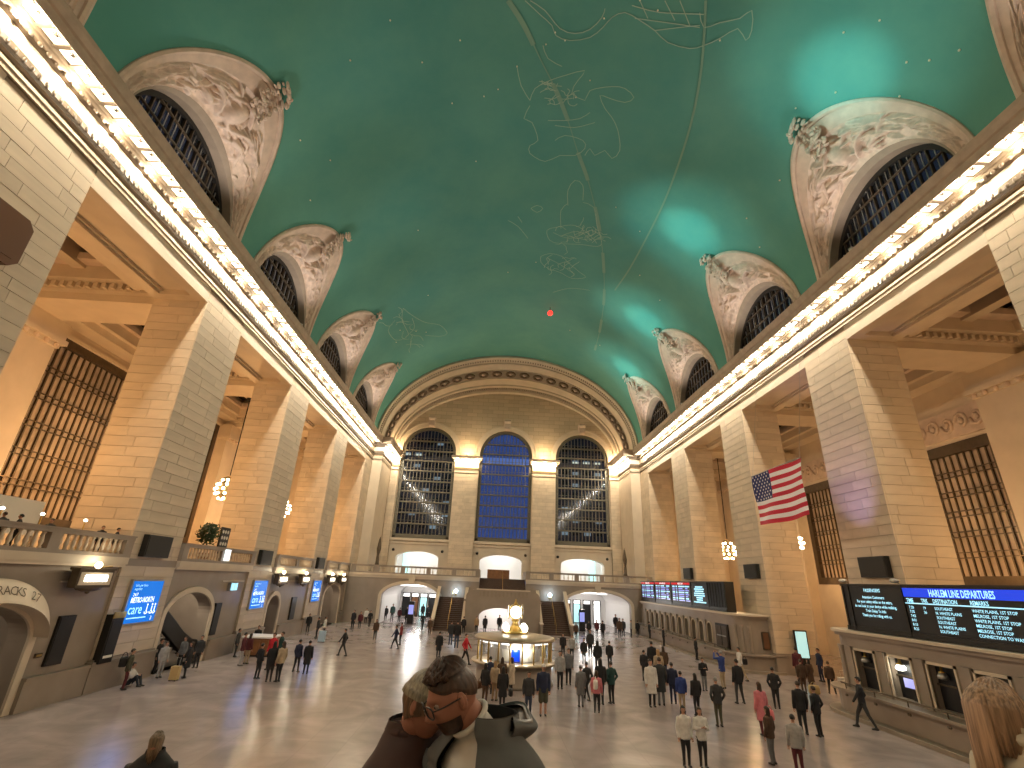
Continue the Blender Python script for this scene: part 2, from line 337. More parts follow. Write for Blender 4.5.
# ------------------------------------------------------------------ data: star figures on the vault, people on the floor
FIGURES={'A': [[(-1.42, 17.51, 35.96), (-0.49, 18.21, 36.0), (0.29, 18.77, 36.0), (0.6, 19.32, 35.99), (1.49, 19.53, 35.95), (2.66, 19.2, 35.86), (3.3, 18.53, 35.78), (3.7, 17.92, 35.72), (4.35, 17.54, 35.61), (5.29, 17.79, 35.42), (6.25, 18.13, 35.18), (7.15, 18.58, 34.92), (8.41, 18.55, 34.48), (9.06, 18.16, 34.22), (9.69, 17.55, 33.94), (10.31, 16.78, 33.64), (10.9, 17.17, 33.33), (10.96, 16.63, 33.3), (10.56, 15.78, 33.51), (10.2, 16.31, 33.7), (9.37, 16.81, 34.08), (8.71, 17.29, 34.36), (8.24, 16.65, 34.55)], [(-1.13, 17.5, 35.97), (-0.22, 17.98, 36.0), (0.79, 18.9, 35.99), (1.73, 19.09, 35.94), (2.57, 18.75, 35.87), (3.13, 18.01, 35.8), (3.2, 17.51, 35.79)], [(4.64, 17.12, 35.56), (6.23, 17.16, 35.19), (8.47, 16.68, 34.46)], [(4.98, 17.74, 35.49), (6.65, 17.59, 35.07), (8.51, 17.35, 34.44)], [(6.25, 18.13, 35.18), (7.51, 17.64, 34.8), (8.48, 17.25, 34.46)], [(5.0, 16.8, 35.48), (5.69, 17.6, 35.33)], [(6.3, 16.54, 35.17), (7.14, 17.36, 34.93)], [(7.05, 16.36, 34.95), (7.98, 17.4, 34.64)]], 'B': [[(-1.67, 21.38, 35.94), (-1.33, 22.67, 35.96), (-0.64, 23.74, 35.99)], [(-0.13, 19.97, 36.0), (0.27, 20.75, 36.0), (1.23, 21.18, 35.97)], [(-0.64, 23.74, 35.99), (-0.37, 22.83, 36.0), (0.57, 22.19, 35.99), (1.51, 21.75, 35.95), (2.73, 21.25, 35.85), (2.4, 21.98, 35.88), (2.15, 22.87, 35.91), (3.11, 23.3, 35.8), (3.31, 22.54, 35.78), (4.66, 21.99, 35.55), (5.5, 21.93, 35.37), (6.21, 22.38, 35.19), (5.74, 22.87, 35.31), (4.72, 22.83, 35.54), (4.03, 22.76, 35.67), (4.56, 23.62, 35.57), (5.17, 24.17, 35.45), (5.81, 25.05, 35.3), (6.34, 26.63, 35.16), (5.95, 27.5, 35.26), (5.3, 26.95, 35.42), (4.67, 27.59, 35.55), (4.19, 27.06, 35.64), (3.94, 27.77, 35.68)], [(-0.61, 24.12, 35.99), (-0.96, 25.17, 35.98), (-0.36, 25.46, 36.0), (0.22, 26.97, 36.0), (-0.34, 27.47, 36.0), (-0.28, 28.22, 36.0), (0.96, 28.88, 35.98), (2.05, 28.14, 35.91), (3.19, 27.93, 35.79), (3.82, 27.14, 35.7), (3.55, 26.48, 35.74), (2.17, 26.29, 35.9), (1.5, 26.83, 35.95)], [(0.78, 25.2, 35.99), (1.99, 25.05, 35.92), (3.02, 24.72, 35.81), (3.62, 24.13, 35.73)], [(1.33, 25.55, 35.96), (2.79, 25.5, 35.84), (4.11, 24.83, 35.65)], [(-0.01, 23.1, 36.0), (0.64, 22.75, 35.99), (1.37, 23.19, 35.96), (0.6, 23.64, 35.99)], [(0.46, 22.27, 36.0), (0.46, 22.48, 36.0), (0.69, 22.58, 35.99), (0.95, 22.64, 35.98), (1.02, 22.84, 35.98)], [(1.96, 23.44, 35.92), (2.02, 23.66, 35.92), (2.21, 23.82, 35.9), (2.48, 23.81, 35.87), (2.65, 23.62, 35.86)], [(0.6, 23.94, 35.99), (0.86, 23.85, 35.99), (1.12, 23.91, 35.97), (1.37, 23.8, 35.96), (1.54, 23.62, 35.95)], [(1.54, 23.43, 35.95), (1.81, 23.39, 35.93), (1.94, 23.19, 35.92), (2.12, 23.02, 35.91), (2.36, 22.92, 35.89)], [(1.11, 22.35, 35.98), (1.02, 22.55, 35.98), (0.76, 22.6, 35.99), (0.55, 22.47, 35.99), (0.37, 22.32, 36.0)], [(0.81, 23.88, 35.99), (0.73, 23.67, 35.99), (0.87, 23.47, 35.98), (1.02, 23.28, 35.98), (1.11, 23.07, 35.97)], [(1.39, 22.82, 35.96), (1.63, 22.91, 35.95), (1.74, 23.11, 35.94), (2.01, 23.11, 35.92), (2.15, 22.92, 35.91)], [(1.41, 22.52, 35.96), (1.15, 22.52, 35.97), (0.89, 22.59, 35.98), (0.72, 22.43, 35.99), (0.46, 22.4, 36.0)], [(0.9, 22.42, 35.98), (0.64, 22.38, 35.99), (0.37, 22.41, 36.0), (0.13, 22.32, 36.0), (-0.13, 22.32, 36.0)], [(1.43, 23.8, 35.96), (1.67, 23.68, 35.94), (1.77, 23.47, 35.94), (2.0, 23.35, 35.92), (2.26, 23.27, 35.9)], [(0.52, 22.71, 35.99), (0.68, 22.88, 35.99), (0.95, 22.84, 35.98), (1.2, 22.89, 35.97), (1.29, 23.1, 35.97)], [(2.32, 23.33, 35.89), (2.33, 23.1, 35.89), (2.21, 22.91, 35.9), (2.38, 22.74, 35.89), (2.63, 22.67, 35.86)], [(1.08, 23.93, 35.98), (1.04, 23.7, 35.98), (0.88, 23.53, 35.98), (0.61, 23.49, 35.99), (0.33, 23.48, 36.0)], [(0.29, 22.83, 36.0), (0.5, 22.69, 36.0), (0.41, 22.49, 36.0), (0.15, 22.46, 36.0), (-0.07, 22.59, 36.0)], [(1.8, 22.64, 35.93), (2.0, 22.77, 35.92), (1.91, 22.98, 35.93), (1.88, 23.2, 35.93), (2.02, 23.38, 35.92)], [(0.04, 22.21, 36.0), (0.09, 22.41, 36.0), (0.31, 22.52, 36.0), (0.54, 22.41, 35.99), (0.77, 22.29, 35.99)]], 'C': [[(3.46, 33.27, 35.75), (3.2, 31.57, 35.79), (3.6, 30.37, 35.74), (4.32, 30.73, 35.62), (4.61, 32.36, 35.56)], [(3.43, 33.04, 35.76), (2.95, 34.01, 35.82), (3.27, 36.32, 35.78)], [(4.65, 32.58, 35.55), (5.66, 32.85, 35.33), (6.34, 34.88, 35.16), (7.21, 37.29, 34.9), (5.34, 37.97, 35.41), (3.47, 38.44, 35.75), (2.46, 38.24, 35.88), (2.02, 36.88, 35.92), (2.8, 36.29, 35.84), (4.46, 35.57, 35.59), (6.0, 36.39, 35.25), (6.81, 37.19, 35.02)], [(2.61, 37.04, 35.86), (4.29, 37.45, 35.62), (5.87, 35.75, 35.28)], [(3.33, 37.44, 35.77), (4.85, 36.26, 35.51), (6.3, 36.98, 35.17)], [(3.81, 38.48, 35.7), (4.11, 38.73, 35.65), (4.2, 39.17, 35.64), (4.38, 39.56, 35.61), (4.13, 39.95, 35.65)], [(4.48, 36.3, 35.59), (4.58, 36.68, 35.57), (4.75, 37.04, 35.54), (5.07, 37.2, 35.47), (5.12, 37.62, 35.46)], [(6.02, 36.38, 35.25), (6.31, 36.1, 35.17), (6.42, 35.7, 35.14), (6.3, 35.34, 35.17), (6.01, 35.18, 35.25)], [(6.01, 35.49, 35.25), (6.16, 35.84, 35.21), (6.25, 36.21, 35.18), (5.98, 36.51, 35.25), (5.76, 36.88, 35.31)], [(6.37, 36.63, 35.15), (6.57, 36.26, 35.09), (6.77, 35.89, 35.04), (6.65, 35.54, 35.07), (6.35, 35.39, 35.16)], [(6.38, 37.27, 35.15), (6.54, 36.87, 35.1), (6.81, 36.55, 35.02), (7.16, 36.48, 34.92), (7.49, 36.56, 34.81)], [(5.97, 36.48, 35.26), (5.84, 36.11, 35.29), (5.56, 35.9, 35.36), (5.6, 35.49, 35.35), (5.93, 35.3, 35.27)], [(3.04, 38.62, 35.81), (3.43, 38.6, 35.76), (3.61, 38.19, 35.73), (3.98, 38.1, 35.67), (4.18, 37.71, 35.64)], [(6.64, 36.54, 35.07), (6.92, 36.24, 34.99), (7.24, 36.05, 34.89), (7.58, 35.91, 34.78), (7.89, 36.01, 34.67)], [(6.27, 35.58, 35.18), (6.51, 35.83, 35.11), (6.83, 35.63, 35.02), (7.12, 35.78, 34.93), (7.44, 35.56, 34.83)], [(6.06, 37.1, 35.23), (6.3, 36.74, 35.17), (6.65, 36.7, 35.07), (6.92, 36.39, 34.99), (7.26, 36.22, 34.89)], [(4.12, 38.1, 35.65), (4.09, 37.67, 35.66), (4.09, 37.24, 35.66), (3.75, 37.1, 35.71), (3.46, 37.39, 35.76)], [(5.06, 36.73, 35.47), (5.32, 36.4, 35.41), (5.29, 35.99, 35.42), (5.15, 35.64, 35.45), (5.24, 35.24, 35.43)], [(4.58, 35.69, 35.57), (4.9, 35.49, 35.5), (4.96, 35.1, 35.49), (5.05, 34.71, 35.47), (5.04, 34.33, 35.47)], [(5.76, 36.01, 35.31), (5.88, 36.38, 35.28), (5.63, 36.72, 35.34), (5.7, 37.12, 35.33), (6.02, 37.26, 35.24)], [(5.34, 37.66, 35.41), (4.98, 37.83, 35.49), (4.68, 37.62, 35.55), (4.57, 37.22, 35.57), (4.21, 37.16, 35.64)], [(6.08, 35.6, 35.23), (5.8, 35.88, 35.3), (5.56, 36.22, 35.36), (5.2, 36.31, 35.44), (4.98, 36.66, 35.49)], [(6.04, 35.57, 35.24), (6.31, 35.79, 35.17), (6.64, 35.86, 35.08), (6.95, 35.96, 34.98), (7.02, 36.35, 34.96)], [(5.32, 35.42, 35.41), (5.22, 35.82, 35.44), (5.12, 36.23, 35.46), (4.87, 36.55, 35.51), (4.62, 36.88, 35.56)], [(2.81, 36.77, 35.84), (2.86, 36.35, 35.83), (3.12, 36.04, 35.8), (3.46, 36.16, 35.76), (3.75, 36.39, 35.71)], [(5.45, 36.89, 35.38), (5.11, 37.1, 35.46), (4.78, 37.32, 35.53), (4.47, 37.14, 35.59), (4.1, 37.14, 35.66)], [(6.3, 37.01, 35.17), (5.96, 36.91, 35.26), (5.65, 37.16, 35.34), (5.29, 37.14, 35.42), (4.93, 37.26, 35.5)]], 'D': [[(1.85, 40.88, 35.93), (2.7, 40.2, 35.85), (3.93, 40.34, 35.68), (4.65, 41.09, 35.55), (6.08, 42.22, 35.23), (6.81, 42.75, 35.03), (5.47, 43.59, 35.38), (4.1, 43.03, 35.66), (2.78, 42.72, 35.84), (1.95, 41.87, 35.92), (1.85, 40.88, 35.93)], [(2.59, 41.05, 35.86), (3.91, 41.69, 35.69), (5.65, 42.78, 35.34)], [(3.84, 46.99, 35.7), (5.54, 45.47, 35.36), (7.61, 44.74, 34.77)], [(4.0, 40.65, 35.67), (4.34, 40.37, 35.61), (4.72, 40.43, 35.54), (5.05, 40.13, 35.47), (5.41, 40.27, 35.39)], [(3.3, 41.99, 35.78), (3.02, 42.38, 35.81), (3.1, 42.89, 35.8), (3.27, 43.36, 35.78), (3.03, 43.82, 35.81)], [(2.76, 42.34, 35.84), (2.81, 42.85, 35.84), (3.21, 42.97, 35.79), (3.48, 42.54, 35.75), (3.89, 42.6, 35.69)], [(4.71, 42.1, 35.54), (5.09, 41.9, 35.46), (5.26, 41.41, 35.43), (5.5, 40.97, 35.37), (5.73, 40.54, 35.32)], [(4.02, 42.72, 35.67), (4.37, 42.4, 35.61), (4.41, 41.88, 35.6), (4.59, 41.41, 35.57), (4.89, 41.05, 35.51)], [(4.4, 41.74, 35.6), (4.35, 41.25, 35.61), (4.66, 40.9, 35.55), (4.9, 40.48, 35.5), (5.2, 40.13, 35.44)], [(4.87, 41.79, 35.51), (5.04, 42.22, 35.47), (5.35, 42.51, 35.41), (5.58, 42.91, 35.35), (5.34, 43.39, 35.41)], [(4.76, 41.05, 35.53), (4.36, 41.12, 35.61), (4.02, 41.43, 35.67), (3.73, 41.8, 35.72), (3.87, 42.27, 35.69)], [(2.74, 42.05, 35.85), (2.65, 41.56, 35.86), (2.45, 41.14, 35.88), (2.66, 40.71, 35.86), (2.96, 40.36, 35.82)], [(2.52, 40.9, 35.87), (2.78, 41.27, 35.84), (2.65, 41.75, 35.86), (2.43, 42.2, 35.88), (2.38, 42.72, 35.88)]], 'E': [[(-12.64, 46.58, 32.23), (-12.03, 48.74, 32.65), (-10.94, 51.39, 33.3), (-9.41, 53.32, 34.07), (-8.77, 55.86, 34.34), (-9.65, 56.07, 33.96), (-11.28, 54.38, 33.11)], [(-12.64, 46.58, 32.23), (-13.07, 48.73, 31.92), (-12.97, 52.48, 32.0), (-14.19, 51.98, 30.99), (-14.52, 48.97, 30.68), (-13.66, 47.97, 31.45)], [(-12.11, 49.34, 32.6), (-12.2, 51.64, 32.54), (-13.31, 52.54, 31.74)], [(-14.0, 48.33, 31.16), (-14.3, 48.33, 30.89), (-14.57, 47.73, 30.63), (-14.69, 47.01, 30.51), (-14.97, 46.49, 30.22)], [(-13.75, 48.98, 31.38), (-13.52, 48.67, 31.57), (-13.17, 48.83, 31.84), (-12.82, 49.27, 32.11), (-12.47, 49.75, 32.35)], [(-12.17, 50.65, 32.56), (-12.52, 50.71, 32.32), (-12.59, 51.36, 32.27), (-12.27, 52.01, 32.49), (-11.87, 52.41, 32.75)], [(-13.76, 47.34, 31.36), (-13.44, 47.44, 31.63), (-13.16, 48.04, 31.85), (-13.01, 48.75, 31.97), (-13.05, 49.38, 31.94)], [(-13.48, 54.31, 31.6), (-13.1, 54.69, 31.9), (-12.7, 55.15, 32.19), (-12.37, 55.89, 32.43), (-12.19, 56.79, 32.55)], [(-13.28, 51.08, 31.76), (-13.45, 51.57, 31.62), (-13.61, 52.1, 31.49), (-13.41, 52.91, 31.66), (-13.03, 53.37, 31.95)], [(-12.36, 50.41, 32.43), (-12.74, 50.14, 32.17), (-12.98, 49.44, 31.99), (-13.3, 48.89, 31.74), (-13.64, 48.47, 31.47)], [(-13.14, 47.93, 31.87), (-13.17, 47.27, 31.85), (-12.87, 47.15, 32.07), (-12.82, 46.57, 32.11), (-13.03, 45.95, 31.95)], [(-12.93, 54.04, 32.03), (-13.03, 54.72, 31.95), (-13.11, 55.45, 31.89), (-13.37, 55.82, 31.69), (-13.37, 56.67, 31.69)], [(-13.14, 55.17, 31.87), (-12.81, 55.01, 32.12), (-12.44, 55.67, 32.38), (-12.03, 56.12, 32.65), (-11.79, 57.0, 32.81)], [(-12.74, 52.41, 32.16), (-12.6, 53.23, 32.27), (-12.82, 53.68, 32.1), (-12.88, 54.41, 32.06), (-13.07, 54.95, 31.92)], [(-12.61, 52.68, 32.26), (-12.33, 53.42, 32.46), (-11.92, 53.85, 32.72), (-11.71, 54.67, 32.86), (-11.64, 55.51, 32.9)]], 'G': [[(-1.71, 35.88, 35.94), (-0.74, 36.66, 35.99), (0.32, 38.3, 36.0)], [(-0.82, 35.32, 35.99), (-0.4, 36.09, 36.0)], [(0.28, 34.2, 36.0), (0.86, 34.64, 35.98), (1.34, 34.06, 35.96), (0.78, 33.77, 35.99), (0.28, 34.2, 36.0)]]}
ECLIPTIC=[(-2.39, 17.53, 35.88), (-1.39, 18.86, 35.96), (-0.23, 20.79, 36.0), (1.06, 22.86, 35.98), (2.2, 25.02, 35.9), (3.37, 27.61, 35.77), (4.62, 30.11, 35.56), (6.09, 33.68, 35.23), (7.3, 37.24, 34.87), (8.24, 40.68, 34.54), (9.31, 45.53, 34.11), (10.15, 51.6, 33.72), (10.57, 56.64, 33.51)]
ARC=[(8.31, 16.03, 34.52), (8.96, 17.91, 34.26), (9.58, 20.07, 33.99), (10.07, 22.64, 33.76), (10.4, 25.75, 33.59), (10.61, 29.58, 33.49), (10.55, 33.82, 33.51), (10.34, 38.83, 33.62), (9.91, 43.05, 33.84)]
STARS=[(-1.67, 21.38, 35.94), (0.05, 19.9, 36.0), (2.47, 23.18, 35.88), (3.26, 18.04, 35.78), (0.52, 19.15, 35.99), (1.19, 19.56, 35.97), (5.0, 16.8, 35.48), (6.09, 17.09, 35.23), (-7.59, 20.75, 34.78), (-2.86, 22.97, 35.83), (-3.81, 23.46, 35.7), (-5.98, 23.8, 35.26), (-4.48, 28.96, 35.59), (-9.73, 35.58, 33.92), (14.4, 19.08, 30.8), (15.32, 17.31, 29.83), (14.35, 14.96, 30.84), (16.91, 15.7, 27.57), (16.5, 14.54, 28.27), (16.9, 13.96, 27.59), (15.35, 26.96, 29.8), (16.57, 27.97, 28.15), (9.73, 17.64, 33.92), (3.18, 21.86, 35.79), (9.86, 33.79, 33.86), (7.39, 32.15, 34.85), (11.36, 39.09, 33.07), (-10.03, 46.12, 33.78), (-1.41, 44.04, 35.96), (1.44, 41.97, 35.96), (-15.02, 23.1, 30.17), (-15.72, 27.48, 29.36), (-14.04, 25.48, 31.13), (-13.54, 50.47, 31.55), (-14.26, 52.39, 30.93), (-12.09, 52.51, 32.61), (-11.1, 53.77, 33.22), (13.72, 40.68, 31.4), (6.93, 54.35, 34.99), (10.84, 54.86, 33.36), (-11.48, 19.7, 33.0), (-9.0, 18.08, 34.24), (-5.22, 19.67, 35.44), (15.14, 13.87, 30.04), (17.24, 13.05, 26.93), (15.55, 23.14, 29.56)]
PEOPLE=[
 (-17.29, 25.24, 60, 0.9, 'stand', (0.06, 0.058, 0.035), (0.09, 0.014, 0.02), 'short', (0.008, 0.006, 0.005), 'person in olive jacket with backpack standing against the nearest left pier base'),
 (-18.28, 28.91, 90, 0.9, 'stand', (0.012, 0.012, 0.014), (0.012, 0.012, 0.014), 'short', (0.008, 0.006, 0.005), 'person in black at the escalator foot, nearest to the pier'),
 (-17.47, 28.0, 120, 0.9, 'stand', (0.33, 0.32, 0.31), (0.33, 0.32, 0.31), 'short', (0.035, 0.018, 0.009), 'person in pale grey patterned jacket and light trousers by the escalator'),
 (-17.79, 30.2, 200, 0.9, 'stand', (0.14, 0.14, 0.145), (0.012, 0.012, 0.014), 'long', (0.035, 0.018, 0.009), 'short person in grey waiting behind the yellow suitcase by the escalator'),
 (-16.36, 28.23, 250, 0.9, 'coat', (0.012, 0.012, 0.014), (0.012, 0.012, 0.014), 'long', (0.035, 0.018, 0.009), 'woman in long black coat beside the yellow suitcase'),
 (-17.32, 30.95, 180, 0.9, 'stand', (0.03, 0.031, 0.034), (0.012, 0.012, 0.014), 'short', (0.008, 0.006, 0.005), 'dark figure at the escalator newel behind the woman in long coat'),
 (-15.48, 32.06, 60, 0.96, 'stand', (0.09, 0.014, 0.02), (0.33, 0.32, 0.31), 'short', (0.008, 0.006, 0.005), 'person in maroon hoodie and light grey trousers at the wooden desk'),
 (-15.47, 32.77, 20, 0.9, 'stand', (0.09, 0.014, 0.02), (0.36, 0.28, 0.18), 'long', (0.008, 0.006, 0.005), 'second maroon-clad person, closer to the wooden desk front'),
 (-17.2, 35.06, 80, 0.9, 'stand', (0.03, 0.031, 0.034), (0.03, 0.031, 0.034), 'short', (0.008, 0.006, 0.005), 'dark figure half hidden behind the maroon hoodie near the desk'),
 (-17.0, 37.39, 180, 0.9, 'stand', (0.012, 0.012, 0.014), (0.012, 0.012, 0.014), 'short', (0.008, 0.006, 0.005), 'attendant in black standing behind the wooden desk'),
 (-13.5, 31.19, 200, 1.046, 'stand', (0.45, 0.014, 0.025), (0.012, 0.012, 0.014), 'short', (0.035, 0.018, 0.009), 'person in pinkish red jacket in the group by the desk'),
 (-13.55, 32.53, 230, 1.0, 'stand', (0.012, 0.05, 0.045), (0.03, 0.031, 0.034), 'short', (0.035, 0.018, 0.009), 'person in dark green behind the red jacket in the desk group'),
 (-13.05, 28.66, 30, 0.9, 'bag', (0.012, 0.012, 0.014), (0.012, 0.012, 0.014), 'short', (0.008, 0.006, 0.005), 'person in black at the left edge of the close group on the left floor'),
 (-12.2, 28.05, 330, 1.006, 'phone', (0.012, 0.012, 0.014), (0.012, 0.012, 0.014), 'long', (0.008, 0.006, 0.005), 'person in black in the middle of the close group on the left floor'),
 (-11.79, 28.13, 300, 1.011, 'stand', (0.36, 0.28, 0.19), (0.012, 0.012, 0.014), 'long', (0.035, 0.018, 0.009), 'person in beige jacket and black trousers, right of the close group'),
 (-11.93, 30.92, 20, 0.9, 'stride', (0.012, 0.018, 0.05), (0.012, 0.012, 0.014), 'short', (0.008, 0.006, 0.005), 'person in navy jacket standing with legs apart on the left floor'),
 (-11.24, 30.46, 0, 0.909, 'coat', (0.012, 0.012, 0.014), (0.012, 0.012, 0.014), 'short', (0.008, 0.006, 0.005), 'person in long black coat right of the navy jacket'),
 (-15.82, 46.32, 250, 0.9, 'stand', (0.03, 0.031, 0.034), (0.012, 0.012, 0.014), 'short', (0.008, 0.006, 0.005), 'person in dark clothes with the pale blue suitcase'),
 (-15.52, 47.21, 90, 0.9, 'stand', (0.62, 0.6, 0.57), (0.012, 0.012, 0.014), 'short', (0.008, 0.006, 0.005), 'person in white top and black trousers near the third left pier'),
 (-17.73, 49.7, 170, 0.9, 'stand', (0.012, 0.012, 0.014), (0.012, 0.012, 0.014), 'short', (0.008, 0.006, 0.005), 'lone person in black standing at the third left pier base'),
 (-11.13, 37.19, 270, 0.931, 'walk', (0.012, 0.012, 0.014), (0.03, 0.031, 0.034), 'short', (0.008, 0.006, 0.005), 'man in dark suit walking left across the open floor'),
 (-17.52, 62.28, 90, 0.9, 'stand', (0.012, 0.012, 0.014), (0.012, 0.012, 0.014), 'short', (0.008, 0.006, 0.005), 'leftmost dark figure at the far left corner'),
 (-15.02, 54.8, 200, 0.989, 'coat', (0.012, 0.012, 0.014), (0.012, 0.012, 0.014), 'short', (0.008, 0.006, 0.005), 'person in long black coat at the far left corner'),
 (-14.4, 55.08, 180, 0.9, 'stand', (0.09, 0.014, 0.02), (0.03, 0.031, 0.034), 'short', (0.008, 0.006, 0.005), 'person in maroon near the far left corner'),
 (-15.12, 60.75, 180, 0.9, 'stand', (0.62, 0.6, 0.57), (0.012, 0.012, 0.014), 'short', (0.035, 0.018, 0.009), 'small figure in white at the far left corner'),
 (-13.96, 57.54, 160, 0.9, 'walk', (0.012, 0.012, 0.014), (0.012, 0.012, 0.014), 'short', (0.008, 0.006, 0.005), 'person in black left of the left passage mouth'),
 (-11.01, 46.58, 180, 0.9, 'stand', (0.075, 0.04, 0.022), (0.03, 0.031, 0.034), 'long', (0.035, 0.018, 0.009), 'person in brown standing alone before the left passage'),
 (-8.44, 41.58, 270, 0.914, 'walk', (0.012, 0.018, 0.05), (0.012, 0.012, 0.014), 'short', (0.008, 0.006, 0.005), 'person in navy walking left before the left passage'),
 (-8.44, 44.01, 280, 0.909, 'stand', (0.2, 0.02, 0.02), (0.012, 0.012, 0.014), 'short', (0.035, 0.018, 0.009), 'person in dark red jacket beside the navy walker'),
 (-13.89, 65.72, 180, 0.954, 'stand', (0.012, 0.012, 0.014), (0.03, 0.031, 0.034), 'short', (0.008, 0.006, 0.005), 'dark figure in left passage, nearest its left jamb'),
 (-13.18, 66.11, 180, 1.086, 'stand', (0.012, 0.05, 0.045), (0.03, 0.031, 0.034), 'short', (0.008, 0.006, 0.005), 'figure in dark green in the left passage'),
 (-12.15, 65.12, 0, 0.9, 'stand', (0.09, 0.014, 0.02), (0.012, 0.012, 0.014), 'short', (0.035, 0.018, 0.009), 'figure in maroon at the mouth of the left passage'),
 (-11.12, 64.18, 180, 0.994, 'coat', (0.012, 0.012, 0.014), (0.012, 0.012, 0.014), 'short', (0.008, 0.006, 0.005), 'figure in long black coat in the middle of the left passage'),
 (-10.46, 64.52, 0, 0.9, 'walk', (0.03, 0.031, 0.034), (0.012, 0.012, 0.014), 'short', (0.008, 0.006, 0.005), 'charcoal figure walking out of the left passage centre'),
 (-12.94, 87.09, 0, 0.9, 'stand', (0.012, 0.012, 0.014), (0.012, 0.012, 0.014), 'short', (0.008, 0.006, 0.005), 'tiny dark figure deep inside the left passage'),
 (-10.12, 71.16, 180, 1.04, 'stand', (0.012, 0.012, 0.014), (0.012, 0.012, 0.014), 'long', (0.008, 0.006, 0.005), 'dark long-haired figure in right half of left passage'),
 (-9.71, 73.24, 180, 0.9, 'stand', (0.012, 0.012, 0.014), (0.012, 0.012, 0.014), 'short', (0.008, 0.006, 0.005), 'dark figure nearest the right jamb of the left passage'),
 (-8.29, 56.7, 160, 0.9, 'walk', (0.012, 0.012, 0.014), (0.03, 0.031, 0.034), 'short', (0.008, 0.006, 0.005), 'dark walker just outside the right jamb of the left passage'),
 (-6.96, 51.35, 170, 0.9, 'stand', (0.075, 0.04, 0.022), (0.075, 0.04, 0.022), 'short', (0.008, 0.006, 0.005), 'person in dark brown by the foot of the left staircase'),
 (-4.84, 37.99, 0, 0.92, 'coat', (0.012, 0.012, 0.014), (0.012, 0.012, 0.014), 'short', (0.008, 0.006, 0.005), 'person in long black coat left of the red-jacketed walker'),
 (-4.55, 45.3, 20, 1.023, 'stand', (0.03, 0.031, 0.034), (0.03, 0.045, 0.085), 'short', (0.035, 0.018, 0.009), 'person in charcoal and blue jeans before the left stair flight'),
 (-3.95, 43.57, 0, 1.12, 'stand', (0.012, 0.012, 0.014), (0.03, 0.045, 0.085), 'short', (0.008, 0.006, 0.005), 'person in black top and blue jeans behind the red jacket'),
 (-3.92, 54.41, 0, 0.9, 'stand', (0.012, 0.012, 0.014), (0.012, 0.012, 0.014), 'short', (0.008, 0.006, 0.005), 'dark person at the right end of the left stair flight'),
 (-2.91, 35.7, 100, 1.006, 'walk', (0.45, 0.014, 0.025), (0.012, 0.012, 0.014), 'short', (0.035, 0.018, 0.009), 'person in bright red jacket walking left of the information booth'),
 (-2.66, 55.92, 180, 0.9, 'stand', (0.3, 0.2, 0.11), (0.012, 0.012, 0.014), 'short', (0.035, 0.018, 0.009), 'person in tan top left of the central arch'),
 (-1.79, 56.28, 0, 0.92, 'coat', (0.012, 0.012, 0.014), (0.012, 0.012, 0.014), 'short', (0.008, 0.006, 0.005), 'person in black coat at the left side of the central arch'),
 (-0.28, 56.91, 180, 0.977, 'stand', (0.012, 0.012, 0.014), (0.012, 0.012, 0.014), 'short', (0.008, 0.006, 0.005), 'person in black in the middle of the central arch'),
 (2.53, 58.07, 0, 0.949, 'stand', (0.03, 0.031, 0.034), (0.012, 0.012, 0.014), 'short', (0.008, 0.006, 0.005), 'person in charcoal behind the clock at the right side of central arch'),
 (3.99, 58.67, 180, 0.9, 'stand', (0.012, 0.012, 0.014), (0.012, 0.012, 0.014), 'long', (0.008, 0.006, 0.005), 'person in black at the foot of right stair flight'),
 (-1.36, 27.25, 20, 0.9, 'stand', (0.012, 0.018, 0.05), (0.012, 0.012, 0.014), 'short', (0.008, 0.006, 0.005), 'person in navy at the information booth counter'),
 (-0.78, 27.13, 0, 0.9, 'stand', (0.075, 0.04, 0.022), (0.012, 0.012, 0.014), 'long', (0.035, 0.018, 0.009), 'person in dark brown leaning on the booth counter'),
 (-0.3, 27.21, 300, 0.9, 'coat', (0.5, 0.43, 0.33), (0.012, 0.012, 0.014), 'long', (0.035, 0.018, 0.009), 'woman in cream coat at the information booth'),
 (-1.58, 25.17, 40, 0.9, 'stand', (0.012, 0.012, 0.014), (0.075, 0.04, 0.022), 'long', (0.008, 0.006, 0.005), 'person in black with brown bag, left of the queue near the booth'),
 (-1.13, 25.82, 30, 0.9, 'stand', (0.36, 0.28, 0.19), (0.3, 0.2, 0.11), 'long', (0.32, 0.2, 0.09), 'woman in beige jacket with long fair hair near the booth'),
 (-0.81, 24.39, 350, 0.9, 'coat', (0.012, 0.012, 0.014), (0.012, 0.012, 0.014), 'long', (0.008, 0.006, 0.005), 'person in long black coat carrying a black bag near the booth'),
 (0.23, 23.39, 180, 0.903, 'stand', (0.03, 0.031, 0.034), (0.03, 0.045, 0.085), 'short', (0.035, 0.018, 0.009), 'woman in dark blazer and blue trousers facing forward in front of booth'),
 (0.85, 23.48, 180, 1.057, 'shorts', (0.012, 0.018, 0.05), (0.06, 0.058, 0.035), 'cap', (0.62, 0.6, 0.57), 'man in navy jacket, shorts and white cap in front of booth'),
 (2.32, 29.09, 180, 0.994, 'stand', (0.33, 0.32, 0.31), (0.012, 0.012, 0.014), 'short', (0.008, 0.006, 0.005), 'man in pale grey top facing forward at right end of booth'),
 (2.94, 30.25, 180, 0.994, 'stand', (0.14, 0.14, 0.145), (0.012, 0.012, 0.014), 'short', (0.035, 0.018, 0.009), 'person in grey jacket right of the information booth'),
 (2.74, 25.3, 350, 0.926, 'coat', (0.14, 0.14, 0.145), (0.14, 0.14, 0.145), 'short', (0.008, 0.006, 0.005), 'person in long grey coat, left of the pink backpack wearer'),
